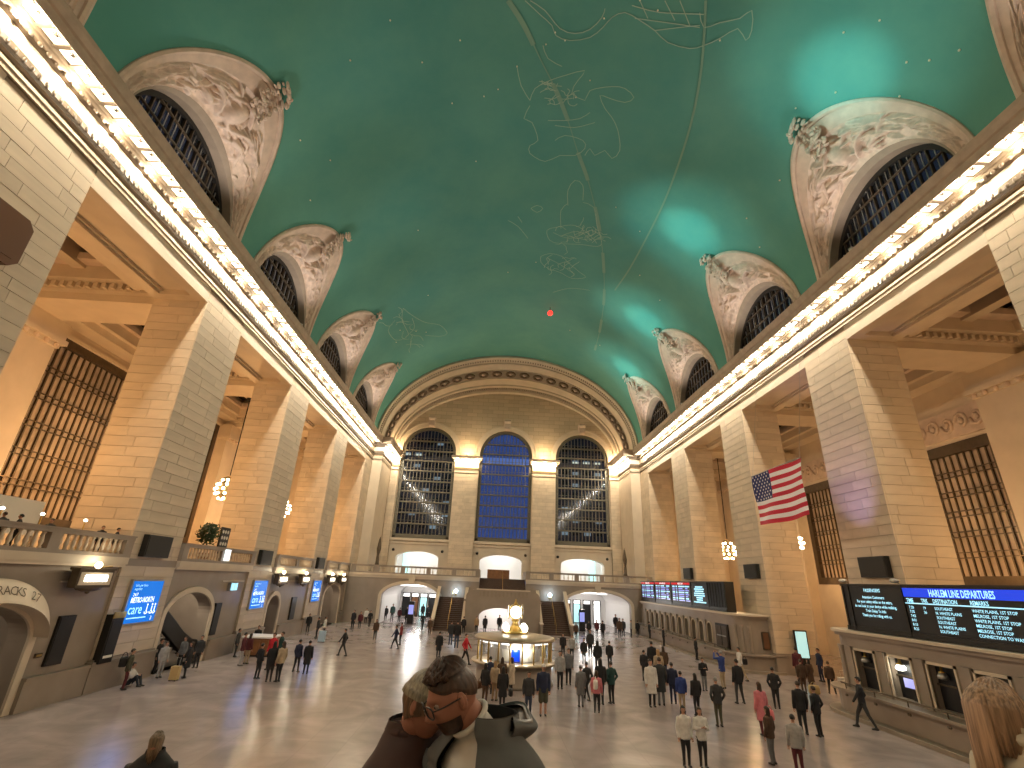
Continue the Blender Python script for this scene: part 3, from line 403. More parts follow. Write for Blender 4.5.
 (3.29, 26.76, 330, 0.9, 'walk', (0.03, 0.031, 0.034), (0.012, 0.012, 0.014), 'short', (0.008, 0.006, 0.005), 'charcoal-clad walker behind the long grey coat'),
 (3.26, 24.32, 20, 0.9, 'stand', (0.55, 0.17, 0.2), (0.012, 0.012, 0.014), 'long', (0.035, 0.018, 0.009), 'person in pale pink jacket and black leggings seen from behind'),
 (3.76, 25.83, 350, 1.063, 'stand', (0.012, 0.012, 0.014), (0.012, 0.012, 0.014), 'long', (0.008, 0.006, 0.005), 'tall person in black behind the pale pink jacket'),
 (4.33, 26.12, 340, 0.983, 'bag', (0.012, 0.05, 0.045), (0.012, 0.012, 0.014), 'short', (0.008, 0.006, 0.005), 'man in dark green jacket with hands in pockets'),
 (6.69, 36.63, 20, 0.9, 'stand', (0.012, 0.012, 0.014), (0.012, 0.012, 0.014), 'short', (0.008, 0.006, 0.005), 'person in black standing behind the dark green jacket'),
 (5.51, 34.85, 0, 1.006, 'stand', (0.012, 0.012, 0.014), (0.03, 0.031, 0.034), 'long', (0.008, 0.006, 0.005), 'person in black in the crowd right of the booth, long hair'),
 (6.35, 41.54, 180, 1.057, 'stand', (0.03, 0.031, 0.034), (0.012, 0.012, 0.014), 'short', (0.008, 0.006, 0.005), 'charcoal figure in the crowd between booth and right passage'),
 (5.19, 37.92, 170, 0.9, 'stand', (0.012, 0.012, 0.014), (0.03, 0.031, 0.034), 'short', (0.008, 0.006, 0.005), 'dark figure in the crowd, second row right of the booth'),
 (4.63, 39.59, 200, 0.926, 'stand', (0.33, 0.32, 0.31), (0.012, 0.012, 0.014), 'short', (0.035, 0.018, 0.009), 'pale grey top in the crowd right behind the booth'),
 (7.2, 53.17, 180, 0.9, 'stand', (0.075, 0.04, 0.022), (0.012, 0.012, 0.014), 'short', (0.008, 0.006, 0.005), 'brown-clad figure at the foot of the right stair flight'),
 (4.17, 40.94, 180, 0.9, 'stand', (0.012, 0.012, 0.014), (0.012, 0.012, 0.014), 'short', (0.008, 0.006, 0.005), 'dark figure directly right of the booth roof'),
 (11.41, 74.13, 180, 1.12, 'stand', (0.012, 0.012, 0.014), (0.012, 0.012, 0.014), 'short', (0.008, 0.006, 0.005), 'tall dark figure in left half of right passage'),
 (9.15, 56.63, 0, 0.9, 'stand', (0.012, 0.012, 0.014), (0.012, 0.012, 0.014), 'short', (0.008, 0.006, 0.005), 'dark figure beside the black kiosk in the right passage'),
 (10.06, 56.98, 180, 0.931, 'stand', (0.09, 0.014, 0.02), (0.012, 0.012, 0.014), 'short', (0.008, 0.006, 0.005), 'maroon figure at the mouth of the right passage'),
 (10.31, 55.19, 0, 0.96, 'stand', (0.012, 0.012, 0.014), (0.012, 0.012, 0.014), 'short', (0.008, 0.006, 0.005), 'black figure at the middle mouth of the right passage'),
 (17.28, 84.71, 180, 0.92, 'stand', (0.03, 0.031, 0.034), (0.012, 0.012, 0.014), 'short', (0.008, 0.006, 0.005), 'small dark figure deep in the right passage'),
 (13.46, 62.58, 170, 1.12, 'stand', (0.012, 0.012, 0.014), (0.03, 0.031, 0.034), 'short', (0.008, 0.006, 0.005), 'left one of the trio outside the right passage'),
 (12.23, 55.89, 180, 1.12, 'stand', (0.075, 0.04, 0.022), (0.03, 0.031, 0.034), 'short', (0.035, 0.018, 0.009), 'brown middle one of the trio outside the right passage'),
 (13.19, 58.18, 200, 1.017, 'stand', (0.03, 0.031, 0.034), (0.012, 0.012, 0.014), 'short', (0.008, 0.006, 0.005), 'right one of the trio outside the right passage'),
 (14.48, 59.69, 270, 0.9, 'stand', (0.33, 0.32, 0.31), (0.012, 0.012, 0.014), 'short', (0.008, 0.006, 0.005), 'pale figure at the far end of the ticket counter'),
 (15.13, 59.43, 0, 0.9, 'stand', (0.012, 0.012, 0.014), (0.012, 0.012, 0.014), 'short', (0.008, 0.006, 0.005), 'black figure right of the pale one at the far ticket counter'),
 (15.44, 56.14, 90, 0.977, 'stand', (0.012, 0.012, 0.014), (0.012, 0.012, 0.014), 'short', (0.008, 0.006, 0.005), 'dark figure standing at the far ticket windows'),
 (15.2, 51.08, 90, 0.9, 'stand', (0.012, 0.012, 0.014), (0.012, 0.012, 0.014), 'short', (0.008, 0.006, 0.005), 'dark figure leaning at the middle ticket windows'),
 (7.75, 32.35, 40, 0.909, 'stand', (0.012, 0.012, 0.014), (0.012, 0.012, 0.014), 'short', (0.008, 0.006, 0.005), 'person in black left of the tight group in mid right floor'),
 (8.8, 34.17, 0, 1.08, 'stand', (0.012, 0.012, 0.014), (0.012, 0.012, 0.014), 'short', (0.008, 0.006, 0.005), 'person with bushy black hair at the back of the tight group'),
 (7.99, 30.41, 350, 1.063, 'stand', (0.36, 0.28, 0.19), (0.03, 0.031, 0.034), 'long', (0.32, 0.2, 0.09), 'person in beige top in the middle of the tight group'),
 (6.13, 25.82, 180, 1.091, 'coat', (0.62, 0.6, 0.57), (0.012, 0.012, 0.014), 'short', (0.008, 0.006, 0.005), 'woman in white coat and black leggings in the tight group'),
 (6.68, 26.18, 10, 1.12, 'coat', (0.03, 0.031, 0.034), (0.14, 0.14, 0.145), 'short', (0.035, 0.018, 0.009), 'person in dark coat and grey trousers beside the white coat'),
 (9.13, 32.94, 0, 1.006, 'stand', (0.075, 0.04, 0.022), (0.012, 0.018, 0.05), 'long', (0.035, 0.018, 0.009), 'person in brown jacket at the right of the tight group'),
 (7.4, 26.61, 20, 0.983, 'stand', (0.012, 0.018, 0.05), (0.012, 0.018, 0.05), 'short', (0.008, 0.006, 0.005), 'person in dark navy left of the blue jacket and khaki trousers'),
 (7.26, 25.08, 10, 0.9, 'stand', (0.02, 0.045, 0.2), (0.36, 0.28, 0.18), 'short', (0.008, 0.006, 0.005), 'person in blue jacket and khaki trousers standing with the navy one'),
 (7.68, 24.45, 350, 0.914, 'stand', (0.012, 0.012, 0.014), (0.012, 0.012, 0.014), 'long', (0.008, 0.006, 0.005), 'woman in black with long hair right of the blue jacket'),
 (10.33, 30.06, 180, 0.9, 'phone', (0.012, 0.012, 0.014), (0.14, 0.14, 0.145), 'short', (0.035, 0.018, 0.009), 'person in black facing forward holding a phone'),
 (7.9, 22.78, 0, 0.983, 'bag', (0.03, 0.031, 0.034), (0.06, 0.058, 0.035), 'short', (0.25, 0.24, 0.23), 'man in charcoal jacket seen from behind, hands in pockets'),
 (11.73, 30.84, 340, 1.074, 'photo', (0.02, 0.045, 0.2), (0.36, 0.28, 0.18), 'short', (0.25, 0.24, 0.23), 'person in blue jacket raising arms to take a photo'),
 (10.89, 27.17, 350, 1.086, 'stride', (0.012, 0.012, 0.014), (0.03, 0.031, 0.034), 'short', (0.008, 0.006, 0.005), 'man in black jacket standing with legs apart in mid right floor'),
 (14.81, 42.27, 90, 0.9, 'stand', (0.012, 0.012, 0.014), (0.012, 0.012, 0.014), 'short', (0.008, 0.006, 0.005), 'person in black standing right up at the ticket counter'),
 (14.12, 33.64, 270, 1.034, 'walk', (0.62, 0.6, 0.57), (0.36, 0.28, 0.18), 'short', (0.008, 0.006, 0.005), 'person in white top and khaki trousers walking along the counter'),
 (4.72, 17.97, 180, 0.909, 'stand', (0.62, 0.6, 0.57), (0.012, 0.012, 0.014), 'long', (0.008, 0.006, 0.005), 'woman in white jacket over grey top, left of the front pair'),
 (5.23, 17.94, 180, 0.9, 'phone', (0.62, 0.6, 0.57), (0.012, 0.012, 0.014), 'long', (0.035, 0.018, 0.009), 'woman in white sweater with crossed hands, right of the front pair'),
 (9.16, 21.72, 350, 1.011, 'coat', (0.55, 0.17, 0.2), (0.09, 0.014, 0.02), 'long', (0.035, 0.018, 0.009), 'woman in dusky pink jacket carrying a pink bag'),
 (7.96, 17.45, 20, 0.9, 'stand', (0.33, 0.32, 0.31), (0.09, 0.014, 0.02), 'short', (0.008, 0.006, 0.005), 'man in light grey jacket bending at the lower right front'),
 (7.69, 18.44, 330, 0.9, 'stand', (0.075, 0.04, 0.022), (0.14, 0.14, 0.145), 'long', (0.035, 0.018, 0.009), "woman in dark brown jacket at the light grey jacket's left"),
 (12.26, 26.38, 20, 0.977, 'bag', (0.012, 0.012, 0.014), (0.012, 0.012, 0.014), 'short', (0.008, 0.006, 0.005), 'man in black standing alone left of the embracing couple'),
 (10.92, 22.06, 10, 1.029, 'stand', (0.012, 0.012, 0.014), (0.012, 0.012, 0.014), 'short', (0.035, 0.018, 0.009), 'left one of the couple in black standing close together'),
 (11.42, 21.86, 340, 0.96, 'bag', (0.012, 0.012, 0.014), (0.012, 0.012, 0.014), 'short', (0.035, 0.018, 0.009), 'right one of the couple in black, elbow out'),
 (17.64, 33.4, 0, 1.12, 'stand', (0.09, 0.014, 0.02), (0.012, 0.012, 0.014), 'short', (0.008, 0.006, 0.005), 'person in maroon before the bright doorway in the right pier'),
 (15.99, 30.3, 10, 0.949, 'stand', (0.075, 0.04, 0.022), (0.075, 0.04, 0.022), 'short', (0.035, 0.018, 0.009), 'person in brown left of the tan holdall'),
 (16.86, 30.98, 340, 0.943, 'coat', (0.075, 0.04, 0.022), (0.075, 0.04, 0.022), 'long', (0.008, 0.006, 0.005), 'person in long dark brown coat beside the tan holdall'),
 (19.68, 34.44, 270, 1.063, 'stand', (0.012, 0.018, 0.05), (0.012, 0.018, 0.05), 'short', (0.008, 0.006, 0.005), 'person in dark navy near the end of the near ticket office'),
 (17.76, 30.62, 20, 0.903, 'stride', (0.075, 0.04, 0.022), (0.012, 0.012, 0.014), 'short', (0.035, 0.018, 0.009), 'person in brown jacket with the white suitcase'),
 (14.31, 23.32, 300, 1.063, 'walk', (0.012, 0.012, 0.014), (0.03, 0.031, 0.034), 'short', (0.008, 0.006, 0.005), 'person in dark clothes walking along the near ticket office'),
]
# ------------------------------------------------------------------ floor, landing and stairs under the camera
fl = MB(); fl.box(-31, 31, YS-1, 96, -0.4, 0.0); tag(fl.build('floor', 'marble_floor'), 'polished grey-pink marble floor of the great hall', kind='structure')
ld = thing('stair_landing', (-1.7, 0, 0), 'marble landing and steps below the viewpoint', kind='structure')
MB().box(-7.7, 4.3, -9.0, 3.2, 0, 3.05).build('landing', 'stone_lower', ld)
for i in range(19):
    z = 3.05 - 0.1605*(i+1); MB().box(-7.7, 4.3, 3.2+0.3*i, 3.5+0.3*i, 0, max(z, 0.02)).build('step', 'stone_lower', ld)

# ------------------------------------------------------------------ piers with their stone blocks
COURSES = []
_z = 1.25; _rc = random.Random(3)
while _z < 19.3:
    h = _rc.uniform(0.43, 0.54); COURSES.append((_z, min(_z+h, 19.75))); _z += h
def course_cuts(a, b, rc, lo=1.2, hi=2.4):
    c = [a]; x = a + rc.uniform(0.3, hi*0.8)
    while x < b - 0.4:
        c.append(x); x += rc.uniform(lo, hi)
    return c + [b]
SIDE_NAME = {-1: 'left', 1: 'right'}
def make_pier(k, sg):
    y0, y1 = pier_y(k); y1 = min(y1, YA) if k == 4 else y1
    rc = random.Random(100*k + sg)
    r = thing('pier', (sg*HW, (y0+y1)/2, 0), 'tall square stone pier on the %s side, number %d from the viewpoint' % (SIDE_NAME[sg], k+2), kind='structure')
    MB().sbox(sg, HW+0.06, DEEP, y0+0.06, y1, 0, 20.0).build('core', 'stone_core', r)
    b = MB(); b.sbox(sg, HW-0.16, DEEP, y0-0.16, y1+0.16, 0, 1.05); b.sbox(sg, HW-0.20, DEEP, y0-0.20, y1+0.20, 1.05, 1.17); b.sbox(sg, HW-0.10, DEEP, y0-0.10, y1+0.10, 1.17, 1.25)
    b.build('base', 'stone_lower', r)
    sep = 0 <= k <= 2
    jn = MB(); jn.tone = []
    def put(x0, x1, ya, yb, z0, z1):
        g = 0.010; pr = rc.uniform(0, 0.012)
        if sep:
            block('stone_block', 'stone', r, x0, x1, ya, yb, z0, z1)
        else:
            jn.box(x0, x1, ya, yb, z0, z1); jn.tone += [rc.random()]*6
    for (za, zb) in COURSES:
        g = 0.009
        cs = course_cuts(y0, y1, rc)
        for a, c in zip(cs, cs[1:]):
            xx = sorted((sg*(HW - rc.uniform(0, 0.012)), sg*(HW+0.07))); put(xx[0], xx[1], a+(g if a > y0 else 0), c-g, za+g, zb-g)
        if za < ZT:
            cs = course_cuts(HW+0.07, DEEP, rc)
            for a, c in zip(cs, cs[1:]):
                xx = sorted((sg*(a+g), sg*(c-g))); put(xx[0], xx[1], y0 - rc.uniform(0, 0.012), y0+0.07, za+g, zb-g)
    if not sep: jn.build('stone_blocks', 'stone', r, kind='stuff')
    return r
for sg in (-1, 1):
    for k in range(-1, 5): make_pier(k, sg)

# ------------------------------------------------------------------ lintels over the openings, aisle shells
for sg in (-1, 1):
    nm = SIDE_NAME[sg]
    w = thing('wall_'+nm, (sg*HW, 20, 0), 'upper wall and lintels of the %s side of the hall' % nm, kind='structure')
    MB().sbox(sg, HW, DEEP, YS, YA, 19.75, 22.6).build('upper_wall', 'stone_smooth', w)
    for k in range(-2, 5):
        a = Y0+SP*k; b = a+OPW
        l = MB(); l.sbox(sg, HW, DEEP, a, b, 19.08, 19.75)
        l.sbox(sg, HW, HW+0.6, a, b, ZT, 19.08); l.sbox(sg, DEEP-0.6, DEEP, a, b, ZT, 19.08)
        l.sbox(sg, HW+0.6, DEEP-0.6, a, a+0.6, ZT, 19.08); l.sbox(sg, HW+0.6, DEEP-0.6, b-0.6, b, ZT, 19.08)
        l.sbox(sg, HW+0.6, HW+0.75, a+0.6, b-0.6, 18.95, 19.08); l.sbox(sg, DEEP-0.75, DEEP-0.6, a+0.6, b-0.6, 18.95, 19.08)
        if b < YS+4: continue
        l.build('lintel', 'stone_smooth', w)
    # the wall behind the viewpoint end
    MB().sbox(sg, HW, DEEP, YS, Y0-SP*2+OPW-PW*0-0.01 if False else pier_y(-1)[0], 0, 19.75).build('end_wall_block', 'stone_smooth', w)
    # end piece between the last opening and the narrower end bay
    e = MB(); e.sbox(sg, NARROW, HW+2.9, YA, YE+0.5, 0, 22.6); e.build('end_bay_wall', 'stone_smooth', w)
    # aisle back wall with big gridded windows
    bw = thing('aisle_wall', (sg*BACK, 20, 0), 'back wall of the %s aisle behind the piers' % nm, kind='structure')
    za, zb = (7.0, 18.7) if sg < 0 else (6.0, 15.2)
    mp = lambda u, v, ww, sg=sg: (sg*(BACK+ww), u, v)
    mbw = MB(); arch_wall(mbw, mp, YS, YA, 0, 22, [(Y0+SP*k+0.35, Y0+SP*k+OPW-0.35, za, zb, 0) for k in range(-2, 4)], 1.0)
    mbw.build('back_wall', 'stone_smooth', bw)
    for k in range(-1, 5):
        y0, y1 = pier_y(k); y1 = min(y1, YA)
        p = MB(); p.sbox(sg, BACK-0.9, BACK, y0, y1, 0, 17.2); p.sbox(sg, BACK-1.05, BACK, y0-0.1, y1+0.1, 17.2, 17.45); p.sbox(sg, BACK-1.3, BACK, y0-0.3, y1+0.3, 17.45, 17.75); p.sbox(sg, BACK-1.15, BACK, y0-0.2, y1+0.2, 17.75, ZT)
        p.build('pilaster', 'stone_smooth', bw)
        for j in range(6):
            yy = y0 + 0.2 + j*(y1-y0-0.4)/5
            MB().ell((sg*(BACK-1.12), yy, 17.35), (0.14, 0.16, 0.2), 8, 6).build('capital_leaf', 'stone_pink', bw, True)
    # aisle ceiling: dark coffers framed by stepped beams
    c = thing('ceiling_aisle', (sg*25.5, 20, 18.8), 'coffered stone ceiling of the %s aisle' % nm, kind='structure')
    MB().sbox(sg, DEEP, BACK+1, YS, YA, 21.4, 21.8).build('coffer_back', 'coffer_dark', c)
    for k in range(-2, 5):
        y0, y1 = pier_y(k); y1 = min(y1, YA); y0 = max(y0, YS)
        b = MB(); b.sbox(sg, DEEP, BACK, y0+0.6, y1-0.6, ZT, 21.4); b.sbox(sg, DEEP, BACK, y0+0.2, y1-0.2, 19.25, 21.4); b.sbox(sg, DEEP, BACK, y0-0.3, y1+0.3, 19.7, 21.4)
        for j in range(18):
            xx = DEEP+0.6+j*0.46; b.sbox(sg, xx, xx+0.2, y0-0.02, y0+0.2, 19.35, 19.65)
        b.build('beam', 'stone_smooth', c)
        if k < 4:
            a = Y0+SP*k; e_ = a+OPW; mid = (DEEP+BACK)/2
            for (xa, xb) in ((DEEP, DEEP+1.3), (BACK-1.3, BACK)):
                q = MB(); q.sbox(sg, xa, xb, a, e_, 19.3, 21.4); q.sbox(sg, xa-(0.35 if xa > 25 else 0), xb+(0.35 if xa < 25 else 0), a, e_, 19.8, 21.4); q.build('beam', 'stone_smooth', c)
            for (xa, xb) in ((DEEP+1.3, DEEP+2.0), (BACK-2.0, BACK-1.3)): MB().sbox(sg, xa, xb, a+0.3, e_-0.3, 20.5, 20.9).build('coffer_moulding', 'stone_pink', c)
            for (ya, yb) in ((a+0.3, a+1.0), (e_-1.0, e_-0.3)): MB().sbox(sg, DEEP+2.0, BACK-2.0, ya, yb, 20.5, 20.9).build('coffer_moulding', 'stone_pink', c)
            MB().sbox(sg, mid-0.35, mid+0.35, a+0.3, e_-0.3, 20.3, 21.4).build('beam', 'stone_smooth', c)
    # aisle end closures
    MB().sbox(sg, DEEP, BACK+1, YA, YA+0.4, 0, 22).build('wall_aisle_end', 'stone_smooth')['kind'] = 'structure'
    MB().sbox(sg, HW, BACK+1, YS-0.4, YS, 0, 22.6).build('wall_aisle_end', 'stone_smooth')['kind'] = 'structure'
MB().sbox(1, -HW-1, HW+1, YS-0.6, YS, 0, 37).build('wall_back', 'stone_smooth')['kind'] = 'structure'
# left balcony slab
MB().box(-31, -HW+0.02, YS, YA, 5.0, 5.32).build('floor_balcony', 'stone_lower')['kind'] = 'structure'

# big gridded windows of the aisles
WN = [0]
def aisle_window(sg, k):
    WN[0] += 1
    za, zb = (7.0, 18.7) if sg < 0 else (6.0, 15.2)
    a = Y0+SP*k+0.35; b = Y0+SP*k+OPW-0.35
    w = thing('window_%d' % WN[0], (sg*(BACK+0.1), (a+b)/2, za), 'tall bronze grid window in the %s aisle, opening %d' % (SIDE_NAME[sg], k+1), kind='structure')
    f = MB(); xa, xb = BACK-0.05, BACK+0.35
    f.sbox(sg, xa, xb, a, a+0.55, za, zb); f.sbox(sg, xa, xb, b-0.55, b, za, zb); f.sbox(sg, xa, xb, a+0.55, b-0.55, zb-0.7, zb); f.sbox(sg, xa, xb, a+0.55, b-0.55, za, za+0.6)
    f.build('frame', 'bronze', w)
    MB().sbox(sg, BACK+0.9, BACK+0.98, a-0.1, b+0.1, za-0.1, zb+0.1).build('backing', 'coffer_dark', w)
    ns = 13; st = (b-a-1.1)/ns
    for i in range(1, ns):
        y = a+0.55+i*st; MB().sbox(sg, BACK+0.17, BACK+0.26, y-0.05, y+0.05, za+0.6, zb-0.7).build('mullion', 'bronze', w)
    nr = 6; sr = (zb-za-1.3)/nr
    for j in range(1, nr):
        z = za+0.6+j*sr
        MB().sbox(sg, BACK+0.06, BACK+0.16, a+0.55, b-0.55, z-0.2, z-0.14).sbox(sg, BACK+0.06, BACK+0.16, a+0.55, b-0.55, z+0.14, z+0.2).build('transom', 'bronze', w)
    for i in range(ns):
        y = a+0.55+i*st; MB().sbox(sg, BACK+0.28, BACK+0.31, y+0.02, y+st-0.02, za+0.6, zb-0.7).build('pane', 'grille_glass', w)
    if sg > 0:      # carved frieze panel above
        fr = MB(); fr.sbox(sg, BACK-0.12, BACK, a, b, 15.5, 17.4); fr.build('frieze_panel', 'stone_pink', w)
        for i in range(7):
            y = a+0.6+i*(b-a-1.2)/6
            rr = MB()
            pts = [(sg*(BACK-0.16), y+(0.5-0.035*t)*math.cos(0.75*t*(1 if i % 2 else -1)), 16.45+(0.62-0.045*t)*math.sin(0.75*t*(1 if i % 2 else -1))) for t in range(12)]
            rr.tube(pts, 0.11, 6); rr.ell((sg*(BACK-0.18), y, 16.45), (0.12, 0.2, 0.2), 8, 6)
            rr.build('scroll', 'stone_pink', w, True)
    else:
        MB().sbox(sg, BACK-0.25, BACK, a-0.1, b+0.1, 18.55, 18.78).build('head_moulding', 'stone_smooth', w)
for sg in (-1, 1):
    for k in range(-1, 4): aisle_window(sg, k)

# ------------------------------------------------------------------ cornices with glowing coffers
COFFER_DISH = None
def cornice(sg, idx):
    nm = SIDE_NAME[sg]
    t = thing('trim_%d' % idx, (sg*HW, 25, 20), 'lit stone cornice running along the top of the %s wall' % nm, kind='structure')
    path = [(HW, YS), (HW, YA-0.25), (NARROW, YA-0.25), (NARROW, YE)]
    def off(p):   # inward offset polyline (p metres toward the hall)
        return [(HW-p, YS), (HW-p, YA-0.25-p), (NARROW-p, YA-0.25-p), (NARROW-p, YE)]
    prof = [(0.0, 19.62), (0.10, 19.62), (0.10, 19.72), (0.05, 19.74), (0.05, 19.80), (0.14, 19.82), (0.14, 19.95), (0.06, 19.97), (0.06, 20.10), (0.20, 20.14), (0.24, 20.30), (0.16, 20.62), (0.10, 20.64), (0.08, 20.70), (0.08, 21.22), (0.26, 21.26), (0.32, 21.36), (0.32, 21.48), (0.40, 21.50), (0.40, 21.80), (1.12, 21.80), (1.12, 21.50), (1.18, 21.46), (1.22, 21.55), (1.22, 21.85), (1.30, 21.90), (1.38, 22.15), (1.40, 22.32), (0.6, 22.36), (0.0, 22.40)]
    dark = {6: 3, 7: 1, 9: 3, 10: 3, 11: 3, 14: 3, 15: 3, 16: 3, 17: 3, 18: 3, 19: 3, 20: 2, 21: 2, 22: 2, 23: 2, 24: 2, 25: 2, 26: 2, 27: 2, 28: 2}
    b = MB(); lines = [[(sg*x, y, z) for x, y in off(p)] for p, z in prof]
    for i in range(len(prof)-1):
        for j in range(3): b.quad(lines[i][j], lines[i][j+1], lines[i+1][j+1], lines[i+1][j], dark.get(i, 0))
    b.build('profile', ['stone_smooth', 'gilt', 'cornice_brown', 'ornament_dark_shade'], t)
    # soffit coffers, light of a hidden cove put in as their own glow
    dish = MB()
    for (x0, x1, z0, z1) in ((0.29, 0.22, 0.0, 0.09), (0.22, 0.10, 0.09, 0.12)):
        c0 = [(-x0, -x0, z0), (x0, -x0, z0), (x0, x0, z0), (-x0, x0, z0)]; c1 = [(-x1, -x1, z1), (x1, -x1, z1), (x1, x1, z1), (-x1, x1, z1)]
        for i in range(4): dish.quad(c0[i], c0[(i+1) % 4], c1[(i+1) % 4], c1[i])
    dish.quad((-0.10, -0.10, 0.12), (0.10, -0.10, 0.12), (0.10, 0.10, 0.12), (-0.10, 0.10, 0.12)); dm = dish.mesh('coffer_dish', 'coffer_glow')
    ro = MB(); ro.ell((0, 0, 0.05), (0.06, 0.06, 0.06), 8, 5)
    for a in range(6): ro.ell((0.09*math.cos(a*PI/3), 0.09*math.sin(a*PI/3), 0.075), (0.04, 0.04, 0.02), 6, 4)
    rm = ro.mesh('rosette', 'ornament_dark_shade', True)
    md = MB(); md.box(-0.36, 0.36, -0.055, 0.055, -0.20, 0.0); md.box(-0.38, 0.30, -0.075, 0.075, -0.22, -0.20); md.ell((-0.28, 0, -0.23), (0.08, 0.07, 0.05), 8, 5); mm = md.mesh('modillion', 'ornament_dark_shade')
    y = YS+0.4; n = 0
    while y < YE-0.6:
        xw = HW if y < YA-1.2 else NARROW
        if not (YA-1.6 < y < YA-0.2):
            lp = link('lamp', dm, t, (sg*(xw-0.76), y, 21.66)); link('rosette', rm, lp, (sg*(xw-0.76), y, 21.64))
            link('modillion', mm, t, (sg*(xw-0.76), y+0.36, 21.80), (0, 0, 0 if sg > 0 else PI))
            if n % 3 == 1: point_light('lamp_light', (sg*(xw-0.66), y, 21.30), CORNICE_W, CORNICE_C, 0.12, t)
            n += 1
        y += 0.72
    # egg-and-dart studs and leaf edging
    st = MB(); y = YS+0.1
    while y < YA-0.6:
        x = sg*(HW-0.21); st.ell((x, y, 20.38), (0.06, 0.085, 0.15), 6, 4)
        y += 0.3
    st.build('egg_moulding', 'ornament_dark_shade', t, True, kind='stuff')
    st = MB(); y = YS+0.1
    while y < YA-0.6:
        x = sg*(HW-0.33); st.ell((x, y, 21.27), (0.05, 0.10, 0.10), 6, 4); y += 0.36
    st.build('leaf_edging', 'ornament_dark_shade', t, True, kind='stuff')
    return t
cornice(-1, 1); cornice(1, 2)

# ------------------------------------------------------------------ vault with lunettes
LH, LT = 5.2, 7.4       # lunette rim: half width, height above spring
def vx(z):
    s = min(1.0, max(0.0, (z-VZ)/VB)); return VA*math.sqrt(max(0.0, 1-s*s))
ceil = thing('ceiling', (0, 25, VZ), 'teal painted barrel vault with gilded star figures', kind='structure')
vb = MB(); ZC = 30.6
th1 = math.asin((ZC-VZ)/VB)
yc0 = [bay_c(k) for k in range(-2, 4)]; ys_list = [YS-0.3] + [bay_c(k)-SP/2 for k in range(-1, 4)] + [YA]
def crown(u, v):
    th = th1 + (PI-2*th1)*u; return (-VA*math.cos(th), ys_list[0] + (YA-ys_list[0])*v, VZ + VB*math.sin(th))
vb.grid(crown, 64, 60)
def lun_cell(sg, yc, ya, yb):
    n = 72; m = 8
    corners = [math.atan2((ZC-VZ)/LT, (yb-yc)/LH), PI - math.atan2((ZC-VZ)/LT, (yc-ya)/LH)]
    ts = sorted([PI*i/n for i in range(n+1)] + corners)
    vs = []
    for t in ts:
        cy, cz = LH*math.cos(t), LT*math.sin(t)
        ks = []
        if cy > 1e-6: ks.append((yb-yc)/cy)
        if cy < -1e-6: ks.append((ya-yc)/cy)
        if cz > 1e-6: ks.append((ZC-VZ)/cz)
        kk = min(ks)
        for j in range(m+1):
            f = 1 + (kk-1)*j/m; z = VZ + cz*f; vs.append((sg*vx(z), yc+cy*f, z))
    fs = [(i*(m+1)+j, i*(m+1)+j+1, (i+1)*(m+1)+j+1, (i+1)*(m+1)+j) for i in range(len(ts)-1) for j in range(m)]
    vb.add(vs, fs)
for sg in (-1, 1):
    for i, yc in enumerate(yc0): lun_cell(sg, yc, ys_list[i], ys_list[i+1])
vb.build('vault', 'vault_paint', ceil, True)
# a light-tight shell outside the vault, only the window openings stay free
sh = MB()
for sg in (-1, 1):
    mp = lambda u, v, ww, sg=sg: (sg*(19.3+ww), u, v)
    arch_wall(sh, mp, YS-0.6, YE+1, 22.3, 38.5, [(yc-4.45, yc+4.45, 22.3, 22.7, 4.45) for yc in yc0], 0.5, 20)
sh.box(-19.8, 19.8, YS-0.6, YE+1, 38.5, 38.9)
tag(sh.build('roof_shell', 'concrete'), 'outer roof shell above the painted vault', kind='structure')

def relief_field(sd, nu, nv):
    """carved relief as a height field: many overlapping rounded forms, a shield with wings in the middle"""
    rc = random.Random(sd); H = [[-0.10]*(nu+1) for _ in range(nv+1)]
    AL, AU = 14.0, 2.9                      # metres along the arch and across the band
    def bump(t, u, L, w, ang, amp):
        ca, sa = math.cos(ang), math.sin(ang); R = max(L, w)
        i0, i1 = max(0, int((t-R/AL)*nu)), min(nu, int((t+R/AL)*nu)+1); j0, j1 = max(0, int((u-R/AU)*nv)), min(nv, int((u+R/AU)*nv)+1)
        for j in range(j0, j1+1):
            for i in range(i0, i1+1):
                x = (i/nu-t)*AL; y = (j/nv-u)*AU; a_ = (x*ca+y*sa)/L; b_ = (-x*sa+y*ca)/w; d = a_*a_+b_*b_
                if d < 1: H[j][i] = max(H[j][i], amp*math.sqrt(1-d)-0.08)
    for n in range(150):
        t = rc.uniform(0.03, 0.97); edge = abs(t-0.5)*2
        bump(t, rc.uniform(0.10, 0.90), rc.uniform(0.22, 0.65), rc.uniform(0.07, 0.17), rc.uniform(-1.3, 1.3), rc.uniform(0.14, 0.34)*(1.1-0.5*edge))
    for s_ in (-1, 1):
        for n in range(7):                   # wing feathers and robe folds beside the shield
            bump(0.5+s_*(0.075+0.012*n), 0.42+0.06*n, 1.05-0.07*n, 0.11, s_*(0.9-0.17*n), 0.50-0.03*n)
        bump(0.5+s_*0.115, 0.30, 0.55, 0.22, s_*0.6, 0.42); bump(0.5+s_*0.15, 0.66, 0.24, 0.2, 0, 0.46)
    bump(0.5, 0.50, 0.52, 0.85, 0, 0.62)
    return H
LW = 4.4
